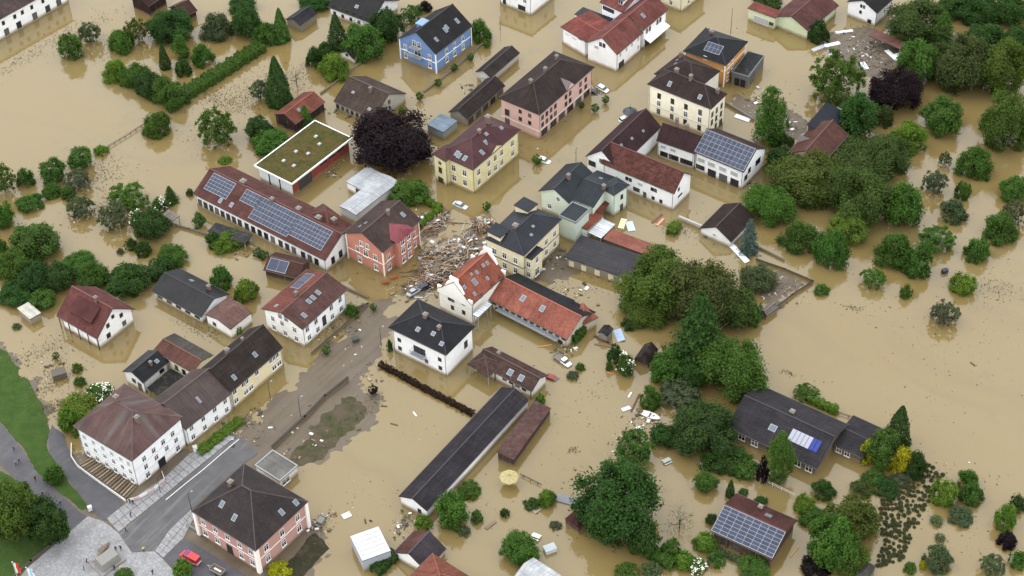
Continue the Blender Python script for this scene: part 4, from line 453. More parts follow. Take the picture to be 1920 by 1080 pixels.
 ('b', (0.05, 0.106, 0.02), -134.38, 346.39, 0.0, 3.9, 5.43, -0.14, 'green bush at left edge below the orchard middle', 0),
 ('s', (0.05, 0.106, 0.02), -103.76, 366.08, 0.0, 10.92, 4.93, 0.32, 'green open-crowned tree wide between orchard and flowering elder', 0),
 ('s', (0.066, 0.092, 0.046), -106.66, 357.35, 0.0, 7.66, 6.47, 0.41, 'greyish green open-crowned tree grey-leaved right of the orchard', 0),
 ('b', (0.05, 0.106, 0.02), -94.97, 363.86, 0.0, 4.85, 3.08, -0.08, 'white-flowering elder bush near the palm', 1),
 ('p', (0.03, 0.068, 0.017), -92.45, 366.7, 0.0, 5.21, 5.27, 0, 'dark green layered conifer small above the grey pergola', 0),
 ('b', (0.03, 0.068, 0.017), -87.74, 369.47, 0.0, 2.3, 1.83, -0.05, 'dark green bush small at the corner of the long solar building', 0),
 ('b', (0.05, 0.106, 0.02), -100.13, 357.82, 0.0, 4.53, 4.33, -0.11, 'white-flowering elder bush left of the dark round tree', 1),
 ('r', (0.03, 0.068, 0.017), -95.44, 353.34, 0.0, 9.58, 7.25, -0.19, 'dark green round-crowned tree dark round below the grey pergola', 0),
 ('b', (0.03, 0.068, 0.017), -100.75, 347.96, 0.0, 3.62, 2.49, -0.06, 'dark green bush small left of the pair in the left channel', 0),
 ('b', (0.03, 0.068, 0.017), -97.14, 345.74, 0.0, 4.44, 3.15, -0.08, 'dark green bush small right of the pair in the left channel', 0),
 ('b', (0.066, 0.092, 0.046), -103.39, 345.97, 0.0, 2.08, 1.26, -0.03, 'greyish green bush tiny in the left channel', 0),
 ('r', (0.05, 0.106, 0.02), -89.31, 342.07, 0.0, 8.0, 3.82, -0.1, 'green round-crowned tree above the long charcoal house', 0),
 ('r', (0.03, 0.068, 0.017), -91.83, 337.03, 0.0, 7.12, 4.47, -0.11, 'dark green round-crowned tree left above the long charcoal house', 0),
 ('r', (0.05, 0.106, 0.02), -113.4, 341.55, 0.0, 8.54, 2.86, -0.07, 'green round-crowned tree in the thicket above the red-roofed house, upper', 0),
 ('r', (0.05, 0.106, 0.02), -129.93, 338.0, 0.0, 8.8, 7.0, -0.18, 'green round-crowned tree in the thicket at left edge', 0),
 ('r', (0.03, 0.068, 0.017), -122.96, 333.42, 0.0, 8.74, 7.32, -0.19, 'dark green round-crowned tree in the thicket second from left', 0),
 ('r', (0.03, 0.068, 0.017), -117.06, 333.95, 0.0, 8.74, 6.58, -0.17, 'dark green round-crowned tree in the thicket third from left', 0),
 ('r', (0.05, 0.106, 0.02), -108.52, 333.9, 0.0, 8.46, 6.36, -0.16, 'green round-crowned tree in the thicket fourth from left', 0),
 ('r', (0.03, 0.068, 0.017), -99.33, 332.65, 0.0, 11.43, 5.23, -0.13, 'dark green round-crowned tree in the thicket, right end', 0),
 ('r', (0.03, 0.068, 0.017), -127.69, 330.03, 0.0, 9.74, 3.26, -0.08, 'dark green round-crowned tree low in the thicket at left edge', 0),
 ('r', (0.05, 0.106, 0.02), -120.3, 327.19, 0.0, 7.54, 3.46, -0.09, 'green round-crowned tree low in the thicket left of the red-roofed house', 0),
 ('b', (0.05, 0.106, 0.02), -75.18, 332.37, 0.0, 5.71, 5.29, -0.14, 'green bush right of the long charcoal house', 0),
 ('r', (0.05, 0.106, 0.02), -83.47, 356.33, 0.0, 3.53, 4.04, -0.1, 'green round-crowned tree single-stemmed before the long solar building', 0),
 ('b', (0.086, 0.155, 0.022), -74.55, 348.03, 0.0, 8.91, 2.98, -0.08, 'bright green bush pale behind the half-solar shed', 0),
 ('b', (0.03, 0.068, 0.017), -78.78, 348.21, 0.0, 4.74, 3.38, -0.09, 'dark green bush under the dark canopy edge', 0),
 ('b', (0.086, 0.155, 0.022), -79.38, 383.48, 0.0, 3.82, 1.28, -0.03, 'bright green bush near the upper end of the long solar building', 0),
 ('b', (0.086, 0.155, 0.022), -68.21, 327.2, 0.0, 6.21, 5.69, -0.15, 'bright green bush bright between charcoal house and white house', 0),
 ('o', (0.05, 0.106, 0.02), -113.48, 306.49, 0.0, 1.82, 1.86, 0.45, 'green ball-clipped tree smallest below the red-roofed house', 0),
 ('b', (0.05, 0.106, 0.02), -107.8, 302.67, 0.0, 2.84, 1.85, -0.05, 'green bush below the red-roofed house, upper of two', 0),
 ('b', (0.05, 0.106, 0.02), -106.25, 298.12, 0.0, 3.07, 2.04, -0.05, 'green bush below the red-roofed house, lower of two', 0),
 ('b', (0.066, 0.092, 0.046), -125.57, 318.38, 0.0, 2.38, 1.03, -0.03, 'greyish green bush below the pale-roofed garden shed', 0),
 ('b', (0.05, 0.106, 0.02), -100.84, 293.64, 0.0, 6.86, 2.29, -0.06, 'white-flowering elder bush above the corner house', 1),
 ('b', (0.086, 0.155, 0.022), -103.81, 287.89, 0.0, 10.58, 3.54, -0.09, 'bright green bush sprawling behind the corner house', 0),
 ('b', (0.086, 0.155, 0.022), -105.43, 282.43, 0.0, 6.0, 6.61, -0.17, 'bright green bush left end behind the corner house', 0),
 ('b', (0.086, 0.155, 0.022), -69.2, 314.24, 0.0, 2.37, 2.62, -0.07, 'bright green bush climbing at the rusty annex', 0),
 ('b', (0.05, 0.106, 0.02), -40.62, 319.46, 0.0, 3.72, 3.72, -0.1, 'green bush at the right end of the white brown-roofed house', 0),
 ('r', (0.058, 0.088, 0.018), -112.02, 250.87, 0.45, 12.62, 13.44, 1.72, 'olive green round-crowned tree largest in the lower left park', 0),
 ('r', (0.03, 0.068, 0.017), -104.48, 248.71, 0.45, 8.75, 10.33, 1.32, 'dark green round-crowned tree at the edge of the cobbled square', 0),
 ('b', (0.05, 0.106, 0.02), -107.15, 266.82, 0.45, 5.1, 4.06, -0.1, 'green bush on the grass bank between lane and footpath', 0),
 ('b', (0.086, 0.155, 0.022), -73.98, 238.41, 0.45, 4.14, 4.14, -0.11, 'bright green bush beside the red van', 0),
 ('b', (0.05, 0.106, 0.02), -86.71, 237.83, 0.45, 4.36, 1.46, -0.04, 'green bush at bottom edge beside the monument', 0),
 ('b', (0.26, 0.26, 0.018), -52.94, 238.25, 0.0, 5.51, 1.84, -0.05, 'yellow-green bush at bottom edge before the pink villa', 0),
 ('r', (0.05, 0.106, 0.02), -15.4, 251.41, 0.0, 7.56, 7.71, -0.2, 'green round-crowned tree at the end of the very long building', 0),
 ('b', (0.05, 0.106, 0.02), -11.08, 259.66, 0.0, 5.26, 1.98, -0.05, 'green bush left of the yellow parasol', 0),
 ('b', (0.086, 0.155, 0.022), -21.47, 249.93, 0.0, 3.99, 2.7, -0.07, 'bright green bush at the gable of the very long building', 0),
 ('b', (0.05, 0.106, 0.02), -9.28, 251.35, 0.0, 2.94, 2.98, -0.08, 'green bush right of the round tree by the long building', 0),
 ('b', (0.03, 0.068, 0.017), -3.05, 252.43, 0.0, 2.24, 2.0, -0.05, 'dark green bush below the yellow parasol', 0),
 ('b', (0.066, 0.092, 0.046), -12.31, 248.06, 0.0, 3.27, 1.09, -0.03, 'greyish green bush low and drowned below the round tree', 0),
 ('r', (0.03, 0.068, 0.017), 21.61, 249.55, 0.0, 18.24, 14.96, -0.38, 'dark green round-crowned tree largest tree at bottom centre', 0),
 ('r', (0.03, 0.068, 0.017), 27.15, 242.0, 0.0, 7.2, 8.62, -0.22, 'dark green round-crowned tree touching the largest bottom tree at right', 0),
 ('b', (0.086, 0.155, 0.022), 6.43, 255.7, 0.0, 4.28, 3.84, -0.1, 'bright green bush left of the grey raft', 0),
 ('b', (0.03, 0.068, 0.017), 3.14, 254.95, 0.0, 4.03, 1.35, -0.03, 'dark green bush left of the grey raft, darker', 0),
 ('b', (0.066, 0.092, 0.046), 8.2, 248.72, 0.0, 2.81, 0.94, -0.02, 'greyish green bush small below the grey raft', 0),
 ('r', (0.05, 0.106, 0.02), -0.28, 240.75, 0.0, 8.33, 5.64, -0.14, 'green round-crowned tree at bottom edge above the corrugated roof', 0),
 ('s', (0.05, 0.106, 0.02), 27.17, 268.32, 0.0, 8.79, 6.99, 0.45, 'green open-crowned tree caught in driftwood above the largest bottom tree', 0),
 ('r', (0.05, 0.106, 0.02), 42.55, 258.86, 0.0, 5.5, 3.92, -0.1, 'green round-crowned tree alone in calm water above the pollard', 0),
 ('x', (0.058, 0.088, 0.018), 35.77, 247.18, 0.0, 6.79, 4.93, -0.13, 'olive green bare tree knobbly pollard in calm water', 0),
 ('c', (0.03, 0.068, 0.017), 48.04, 256.18, 0.0, 2.78, 5.55, 0, 'dark green cone-shaped evergreen at the top corner of the solar chalet', 0),
 ('b', (0.05, 0.106, 0.02), 51.23, 256.69, 0.0, 2.38, 1.41, -0.04, 'green bush behind the solar chalet', 0),
 ('b', (0.086, 0.155, 0.022), 40.86, 242.06, 0.0, 5.32, 3.23, -0.08, 'bright green bush left of the solar chalet front', 0),
 ('b', (0.03, 0.068, 0.017), 43.13, 248.88, 0.0, 2.81, 2.24, -0.06, 'dark green bush at the left eave of the solar chalet', 0),
 ('b', (0.05, 0.106, 0.02), 33.21, 240.61, 0.0, 4.39, 3.49, -0.09, 'green bush in the bottom hedge row, left', 0),
 ('b', (0.086, 0.155, 0.022), 35.81, 237.09, 0.0, 5.27, 3.17, -0.08, 'bright green bush in the bottom hedge row, middle', 0),
 ('b', (0.05, 0.106, 0.02), 38.59, 235.67, 0.0, 4.11, 2.78, -0.07, 'bush, white-flowering in the bottom hedge row', 1),
 ('b', (0.05, 0.106, 0.02), 42.71, 237.27, 0.0, 4.13, 2.79, -0.07, 'green bush in the bottom hedge row, right', 0),
 ('s', (0.05, 0.106, 0.02), 23.09, 234.72, 0.0, 5.47, 1.83, 0.12, 'green open-crowned tree at bottom edge below the largest tree', 0),
 ('s', (0.066, 0.092, 0.046), 28.53, 234.78, 0.0, 4.56, 2.57, 0.16, 'greyish green open-crowned tree greyish at bottom edge', 0),
 ('r', (0.05, 0.106, 0.02), 50.76, 235.35, 0.0, 7.31, 2.44, -0.06, 'green round-crowned tree at bottom edge before the solar chalet', 0),
 ('b', (0.03, 0.068, 0.017), 54.87, 253.84, 0.0, 3.31, 1.11, -0.03, 'dark green bush behind the solar chalet ridge', 0),
 ('r', (0.03, 0.068, 0.017), 43.9, 273.3, 0.0, 15.03, 8.72, -0.22, 'dark green round-crowned tree big left of the charcoal bungalow', 0),
 ('r', (0.03, 0.068, 0.017), 34.1, 273.7, 0.0, 6.39, 3.68, -0.09, 'dark green round-crowned tree left of the big tree by the bungalow', 0),
 ('b', (0.03, 0.068, 0.017), 48.17, 265.64, 0.0, 10.16, 3.4, -0.09, "dark green bush low below the bungalow's left end", 0),
 ('b', (0.05, 0.106, 0.02), 52.38, 263.6, 0.0, 7.23, 2.42, -0.06, 'green bush in front of the bungalow', 0),
 ('b', (0.015, 0.01, 0.014), 55.74, 260.65, 0.0, 2.89, 7.63, -0.2, 'dark purple bush thin purple before the bungalow', 0),
 ('b', (0.05, 0.106, 0.02), 26.9, 296.49, 0.0, 4.74, 5.82, -0.15, 'bush round white-flowering in open water', 1),
 ('b', (0.03, 0.068, 0.017), 24.59, 300.75, 0.0, 4.13, 4.78, -0.12, 'dark green bush left behind the round white-flowering bush', 0),
 ('b', (0.05, 0.106, 0.02), 23.23, 297.52, 0.0, 1.92, 2.79, -0.07, 'green bush tiny left of the white-flowering bush', 0),
 ('b', (0.05, 0.106, 0.02), 16.11, 298.13, 0.0, 2.43, 1.72, -0.04, 'green bush upper of two by the white pickup', 0),
 ('b', (0.066, 0.092, 0.046), 14.28, 295.22, 0.0, 3.06, 1.49, -0.04, 'greyish green bush lower of two by the white pickup', 0),
 ('b', (0.05, 0.106, 0.02), 32.26, 285.48, 0.0, 5.02, 5.17, -0.13, 'green bush in open water below the washed-up hut', 0),
 ('r', (0.05, 0.106, 0.02), 36.85, 295.0, 0.0, 8.7, 7.33, -0.19, 'green round-crowned tree right of the washed-up hut', 0),
 ('p', (0.03, 0.068, 0.017), 45.15, 300.7, 0.0, 17.56, 20.85, 0, 'dark green layered conifer tall dark in the central thicket', 0),
 ('r', (0.058, 0.088, 0.018), 36.71, 322.51, 0.0, 18.02, 10.99, -0.28, 'olive green round-crowned tree broad left crown of the central thicket', 0),
 ('r', (0.05, 0.074, 0.021), 47.36, 317.69, 0.0, 18.18, 13.67, -0.35, 'brownish olive round-crowned tree broad right crown of the central thicket', 0),
 ('r', (0.058, 0.088, 0.018), 33.16, 317.2, 0.0, 12.72, 4.25, -0.11, 'olive green round-crowned tree low left side of the central thicket', 0),
 ('r', (0.05, 0.074, 0.021), 55.96, 313.33, 0.0, 11.1, 8.84, -0.23, 'brownish olive round-crowned tree right end of the central thicket', 0),
 ('b', (0.03, 0.068, 0.017), 29.37, 312.56, 0.0, 4.46, 2.19, -0.06, 'dark green bush below the central thicket left', 0),
 ('r', (0.05, 0.106, 0.02), 52.05, 291.53, 0.0, 15.83, 12.6, -0.32, 'green round-crowned tree sunlit green above the charcoal bungalow', 0),
 ('r', (0.03, 0.068, 0.017), 42.77, 292.07, 0.0, 8.14, 6.88, -0.18, 'dark green round-crowned tree between tall spruce and green crown', 0),
 ('r', (0.05, 0.106, 0.02), 59.47, 313.0, 0.0, 5.8, 6.1, -0.16, 'green round-crowned tree right of the central thicket', 0),
 ('s', (0.066, 0.092, 0.046), 39.4, 286.86, 0.0, 10.56, 3.53, 0.23, 'greyish green open-crowned tree washed-out low in the central thicket', 0),
 ('b', (0.086, 0.155, 0.022), 5.85, 286.85, 0.0, 2.76, 2.98, -0.08, 'bright green bush climbing at the brown tiled house gable', 0),
 ('b', (0.03, 0.068, 0.017), 39.13, 340.06, 0.0, 3.57, 2.0, -0.05, 'dark green bush at the end of the rusty orange shed', 0),
 ('r', (0.05, 0.106, 0.02), 69.29, 354.47, 0.0, 14.12, 7.52, -0.19, 'green round-crowned tree right of the solar farm building', 0),
 ('p', (0.072, 0.102, 0.098), 62.08, 339.09, 0.0, 6.79, 11.39, 0, 'blue-grey layered conifer beside the low white garage', 0),
 ('r', (0.066, 0.092, 0.046), 62.82, 325.85, 0.0, 8.88, 5.41, -0.14, 'greyish green round-crowned tree at the corner of the walled yard', 0),
 ('b', (0.05, 0.106, 0.02), 55.31, 347.23, 0.0, 2.5, 0.84, -0.02, 'green bush left small before the low garage', 0),
 ('b', (0.05, 0.106, 0.02), 52.07, 345.96, 0.0, 1.94, 0.65, -0.02, 'green bush right small before the low garage', 0),
 ('r', (0.058, 0.088, 0.018), 81.33, 363.18, 0.0, 19.21, 9.0, -0.23, 'olive green round-crowned tree left crown of the upper right grove', 0),
 ('r', (0.05, 0.074, 0.021), 96.6, 372.56, 0.0, 19.16, 6.4, -0.16, 'brownish olive round-crowned tree top crown of the upper right grove', 0),
 ('r', (0.05, 0.074, 0.021), 92.99, 352.87, 0.0, 16.41, 12.3, -0.32, 'brownish olive round-crowned tree middle crown of the upper right grove', 0),
 ('r', (0.05, 0.106, 0.02), 103.48, 349.57, 0.0, 10.41, 11.44, -0.29, 'green round-crowned tree right crown of the upper right grove', 0),
 ('r', (0.05, 0.074, 0.021), 103.53, 372.72, 0.0, 13.38, 8.73, -0.22, 'brownish olive round-crowned tree back right crown of the upper right grove', 0),
 ('b', (0.086, 0.155, 0.022), 111.82, 381.26, 0.0, 9.72, 7.36, -0.19, 'bright green bush pale right of the upper right grove', 0),
 ('r', (0.05, 0.106, 0.02), 122.38, 389.92, 0.0, 11.95, 8.77, -0.22, 'green round-crowned tree right of the purple tree', 0),
 ('b', (0.05, 0.106, 0.02), 75.7, 341.15, 0.0, 9.95, 6.73, -0.17, 'green bush left of three below the upper right grove', 0),
 ('b', (0.05, 0.106, 0.02), 82.48, 334.38, 0.0, 9.04, 9.37, -0.24, 'green bush middle of three below the upper right grove', 0),
 ('r', (0.086, 0.155, 0.022), 89.31, 344.73, 0.0, 10.27, 5.73, -0.15, 'bright green round-crowned tree right of three below the upper right grove', 0),
 ('b', (0.05, 0.106, 0.02), 99.55, 334.43, 0.0, 9.85, 7.45, -0.19, 'green bush left of the pair in the right orchard', 0),
 ('b', (0.05, 0.106, 0.02), 104.35, 329.74, 0.0, 7.61, 8.86, -0.23, 'green bush right of the pair in the right orchard', 0),
 ('s', (0.05, 0.106, 0.02), 111.27, 339.23, 0.0, 9.35, 4.52, 0.29, 'green open-crowned tree ragged in the right orchard', 0),
 ('s', (0.05, 0.106, 0.02), 92.21, 325.36, 0.0, 6.45, 3.91, 0.25, 'green open-crowned tree lone open in water below the grove', 0),
 ('b', (0.05, 0.106, 0.02), 99.96, 320.58, 0.0, 3.33, 3.55, -0.09, 'green bush small in water right orchard bottom', 0),
 ('b', (0.05, 0.106, 0.02), 78.75, 322.98, 0.0, 4.14, 2.23, -0.06, 'green bush at the tip of the walled yard', 0),
 ('s', (0.03, 0.068, 0.017), 120.15, 372.39, 0.0, 3.77, 4.04, 0.26, 'dark green open-crowned tree thin highest in the right orchard', 0),
 ('s', (0.066, 0.092, 0.046), 115.13, 361.83, 0.0, 6.57, 5.59, 0.36, 'greyish green open-crowned tree grey in the right orchard top', 0),
 ('b', (0.05, 0.106, 0.02), 127.45, 368.98, 0.0, 9.53, 7.22, -0.19, 'green bush wide in the right orchard top', 0),
 ('b', (0.05, 0.106, 0.02), 122.42, 358.78, 0.0, 4.54, 4.67, -0.12, 'green bush small in the right orchard top', 0),
 ('b', (0.066, 0.092, 0.046), 117.86, 350.77, 0.0, 7.29, 5.04, -0.13, 'greyish green bush centre of the right orchard', 0),
 ('b', (0.05, 0.106, 0.02), 121.08, 334.47, 0.0, 6.55, 5.58, -0.14, 'green bush lower right orchard', 0),
 ('b', (0.05, 0.106, 0.02), 129.07, 342.61, 0.0, 8.86, 6.68, -0.17, 'green bush right orchard near the edge', 0),
 ('r', (0.05, 0.106, 0.02), 136.13, 358.75, 0.0, 7.95, 5.58, -0.14, 'green round-crowned tree at right edge upper orchard', 0),
 ('s', (0.066, 0.092, 0.046), 133.32, 347.89, 0.0, 6.43, 6.18, 0.4, 'greyish green open-crowned tree at right edge mid orchard, thin', 0),
 ('b', (0.086, 0.155, 0.022), 114.91, 322.43, 0.0, 6.68, 4.12, -0.11, 'bright green bush bright, lowest in the right orchard', 0),
 ('s', (0.066, 0.092, 0.046), 107.57, 311.05, 0.0, 7.09, 5.26, 0.34, 'greyish green open-crowned tree lowest of all in the right orchard', 0),
 ('s', (0.05, 0.106, 0.02), 95.18, 405.26, 0.0, 15.98, 12.35, 0.79, 'green open-crowned tree with visible trunk by the debris field', 0),
 ('r', (0.015, 0.01, 0.014), 111.37, 401.64, 0.0, 14.3, 9.88, -0.25, 'dark purple round-crowned tree purple beside the debris field', 0),
 ('k', (0.03, 0.068, 0.017), 98.51, 388.07, 0.0, 12.27, 12.25, 0.31, 'dark green tall columnar tree between purple tree and navy roof', 0),
 ('b', (0.05, 0.074, 0.021), 106.98, 392.65, 0.0, 5.68, 5.24, -0.13, 'brownish olive bush below the purple tree', 0),
 ('r', (0.05, 0.106, 0.02), 120.36, 414.0, 0.0, 11.79, 11.51, -0.3, 'green round-crowned tree above the purple tree', 0),
 ('r', (0.05, 0.074, 0.021), 124.4, 434.62, 0.0, 17.88, 10.39, -0.27, 'brownish olive round-crowned tree at top left of the top right wood', 0),
 ('p', (0.05, 0.106, 0.02), 131.02, 430.72, 0.0, 10.68, 11.11, 0, 'green layered conifer conifer in the top right wood', 0),
 ('r', (0.05, 0.074, 0.021), 131.94, 410.63, 0.0, 17.64, 13.67, -0.35, 'brownish olive round-crowned tree middle of the top right wood', 0),
 ('r', (0.058, 0.088, 0.018), 143.34, 406.77, 0.0, 14.47, 14.65, -0.38, 'olive green round-crowned tree right side of the top right wood', 0),
 ('r', (0.058, 0.088, 0.018), 138.65, 381.48, 0.0, 13.95, 15.89, -0.41, 'olive green round-crowned tree right edge below the top right wood', 0),
 ('r', (0.03, 0.068, 0.017), 144.09, 444.29, 0.0, 13.22, 6.61, -0.17, 'dark green round-crowned tree at top edge of the top right wood', 0),
 ('r', (0.03, 0.068, 0.017), 153.95, 440.97, 0.0, 11.57, 8.11, -0.21, 'dark green round-crowned tree in the top right corner', 0),
 ('r', (0.03, 0.068, 0.017), 143.89, 428.75, 0.0, 11.99, 6.87, -0.18, 'dark green round-crowned tree dark centre of the top right wood', 0),
 ('r', (0.03, 0.068, 0.017), 151.86, 424.97, 0.0, 9.74, 7.75, -0.2, 'dark green round-crowned tree right edge of the top right wood', 0),
 ('r', (0.03, 0.068, 0.017), 137.48, 446.4, 0.0, 9.68, 4.98, -0.13, 'dark green round-crowned tree at top edge left of the dark wood', 0),
 ('b', (0.03, 0.068, 0.017), 94.64, 434.69, 0.0, 6.68, 6.04, -0.15, 'dark green bush at the pale green workshop gable', 0),
 ('r', (0.03, 0.068, 0.017), 81.89, 453.46, 0.0, 8.78, 2.94, -0.08, 'dark green round-crowned tree at top edge behind the pale green workshop', 0),
 ('k', (0.05, 0.106, 0.02), 73.29, 385.44, 0.0, 10.19, 17.44, 0.45, 'green tall columnar tree tall birch-like right of the cream house', 0),
 ('b', (0.03, 0.068, 0.017), 75.52, 372.95, 0.0, 9.3, 6.63, -0.17, 'dark green bush behind the solar farm building', 0),
 ('b', (0.03, 0.068, 0.017), 76.18, 383.68, 0.0, 7.36, 3.83, -0.1, 'dark green bush at the foot of the tall birch-like tree', 0),
 ('k', (0.05, 0.106, 0.02), 59.32, 260.87, 0.0, 6.54, 14.4, 0.37, 'green tall columnar tree slim before the charcoal bungalow', 0),
 ('b', (0.26, 0.26, 0.018), 87.88, 262.47, 0.0, 5.79, 7.21, -0.18, 'yellow-green bush golden right half of the two-coloured crown by the bungalow', 0),
 ('b', (0.26, 0.26, 0.018), 80.6, 265.81, 0.0, 4.12, 6.16, -0.16, 'yellow-green bush golden left fringe of the two-coloured crown by the bungalow', 0),
 ('r', (0.05, 0.106, 0.02), 83.95, 266.06, 0.0, 8.02, 8.32, -0.21, 'green round-crowned tree centre of the two-coloured crown by the bungalow', 0),
 ('c', (0.03, 0.068, 0.017), 88.43, 270.68, 0.0, 7.56, 12.44, 0, 'dark green cone-shaped evergreen right of the charcoal bungalow', 0),
 ('b', (0.03, 0.068, 0.017), 90.72, 261.61, 0.0, 5.05, 5.91, -0.15, 'dark green bush right of the golden tree', 0),
 ('b', (0.05, 0.074, 0.021), 77.8, 256.57, 0.0, 5.7, 1.91, -0.05, 'brownish olive bush left above the nursery rows', 0),
 ('b', (0.05, 0.106, 0.02), 81.46, 260.15, 0.0, 5.26, 1.76, -0.05, 'green bush under the golden tree', 0),
 ('b', (0.03, 0.068, 0.017), 83.46, 256.38, 0.0, 5.46, 1.83, -0.05, 'dark green bush at the upper nursery rows', 0),
 ('b', (0.066, 0.092, 0.046), 87.44, 259.51, 0.0, 4.78, 1.6, -0.04, 'greyish green bush beside the upper nursery rows', 0),
 ('r', (0.058, 0.088, 0.018), 73.76, 244.98, 0.0, 11.21, 8.01, -0.21, 'olive green round-crowned tree upper of the lower right thicket', 0),
 ('r', (0.05, 0.106, 0.02), 68.21, 237.05, 0.0, 11.07, 11.71, -0.3, 'green round-crowned tree lower of the lower right thicket', 0),
 ('r', (0.058, 0.088, 0.018), 71.18, 235.57, 0.0, 9.62, 5.67, -0.15, 'olive green round-crowned tree lowest of the lower right thicket', 0),
 ('b', (0.015, 0.01, 0.014), 64.26, 234.67, 0.0, 6.38, 2.13, -0.05, 'dark purple bush purple at bottom edge', 0),
 ('b', (0.086, 0.155, 0.022), 64.34, 251.74, 0.0, 4.95, 3.49, -0.09, 'bright green bush right behind the solar chalet', 0),
 ('b', (0.03, 0.068, 0.017), 69.02, 256.35, 0.0, 5.47, 2.89, -0.07, 'dark green bush above the right chalet corner', 0),
 ('b', (0.05, 0.106, 0.02), 66.27, 248.26, 0.0, 7.02, 2.35, -0.06, 'green bush right of the solar chalet', 0),
 ('b', (0.086, 0.155, 0.022), 95.87, 253.3, 0.0, 5.92, 5.52, -0.14, 'bright green bush left of the islet pair', 0),
 ('b', (0.05, 0.106, 0.02), 102.03, 257.47, 0.0, 5.01, 3.98, -0.1, 'green bush top of the islet pair', 0),
 ('b', (0.05, 0.106, 0.02), 101.94, 253.23, 0.0, 5.44, 4.33, -0.11, 'green bush right of the islet pair', 0),
 ('b', (0.066, 0.092, 0.046), 98.35, 247.84, 0.0, 5.61, 1.88, -0.05, 'greyish green bush flat below the islet pair', 0),
 ('s', (0.066, 0.092, 0.046), 93.05, 246.73, 0.0, 3.26, 1.09, 0.07, 'greyish green open-crowned tree thin left below the islet pair', 0),
 ('s', (0.066, 0.092, 0.046), 92.82, 241.96, 0.0, 2.54, 0.95, 0.06, 'greyish green open-crowned tree tiny thin at lower right', 0),
 ('b', (0.066, 0.092, 0.046), 90.66, 235.29, 0.0, 6.17, 4.46, -0.11, 'greyish green bush flat near the bottom right', 0),
 ('b', (0.05, 0.106, 0.02), 84.67, 233.54, 0.0, 2.96, 2.35, -0.06, 'green bush at bottom edge lower right', 0),
 ('b', (0.26, 0.26, 0.018), 87.66, 234.48, 0.0, 1.82, 1.86, -0.05, 'yellow-green bush little at bottom edge lower right', 0),
 ('b', (0.086, 0.155, 0.022), 107.76, 245.63, 0.0, 4.9, 5.79, -0.15, 'bright green bush near right edge lower', 0),
 ('b', (0.03, 0.068, 0.017), 111.49, 250.28, 0.0, 3.76, 3.77, -0.1, 'dark green bush at right edge lower', 0),
 ('b', (0.015, 0.01, 0.014), 107.26, 240.27, 0.0, 4.38, 2.56, -0.07, 'dark purple bush purple at right edge lower', 0),
 ('b', (0.05, 0.106, 0.02), 107.96, 234.57, 0.0, 3.88, 3.5, -0.09, 'green bush at right edge bottom', 0),
 ('s', (0.066, 0.092, 0.046), 102.26, 233.12, 0.0, 5.46, 3.41, 0.22, 'greyish green open-crowned tree withered at right bottom', 0),
 ('s', (0.05, 0.106, 0.02), 69.66, 286.62, 0.0, 6.03, 2.33, 0.15, 'green open-crowned tree behind the charcoal bungalow ridge', 0),
 ('b', (0.03, 0.068, 0.017), 29.41, 241.05, 0.0, 3.46, 1.16, -0.03, 'dark green bush at the foot of the largest bottom tree', 0)]
HEDGES=[
 ([(-96.17, 412.57), (-86.93, 422.7), (-73.97, 437.96)], 4.2, 2.2, (0.05, 0.106, 0.02), 'long trimmed green hedge, right arm of the V at top left'),
 ([(-24.35, 352.37), (-18.7, 359.19), (-22.52, 362.95)], 1.6, 1.6, (0.086, 0.155, 0.022), 'L-shaped bright hedge beside the red house'),
 ([(-33.07, 301.17), (-21.38, 291.97), (-10.05, 283.41)], 1.15, 1.0, (0.03, 0.018, 0.014), 'straight dark purple-brown hedge standing in the flood'),
 ([(70.04, 284.87), (76.22, 280.44)], 1.6, 1.8, (0.086, 0.155, 0.022), 'short bright hedge along back of the charcoal bungalow'),
 ([(42.21, 346.12), (44.55, 350.13)], 2.4, 1.8, (0.086, 0.155, 0.022), 'clipped box hedge block in water below the farm complex'),
 ([(-31.92, 236.69), (-27.41, 242.12)], 2.6, 1.6, (0.03, 0.068, 0.017), 'dark hedge between grey metal hall and small white house'),
 ([(42.71, 240.99), (48.59, 236.92)], 1.2, 0.9, (0.066, 0.092, 0.046), 'low drowned hedge before the solar chalet'),
 ([(28.53, 240.03), (33.34, 236.03)], 2.2, 2.0, (0.05, 0.106, 0.02), 'hedge along bottom right of the largest tree'),
 ([(-67.31, 344.18), (-64.28, 341.72)], 1.8, 1.2, (0.03, 0.068, 0.017), 'short dark hedge below the long solar building'),
 ([(14.8, 306.44), (17.78, 310.48)], 1.0, 2.4, (0.05, 0.106, 0.02), 'ivy-like hedge at the gable of the orange wing'),
 ([(-74.51, 273.66), (-65.5, 284.01)], 2.4, 0.8, (0.086, 0.155, 0.022), 'bright low hedge before the white street house')]
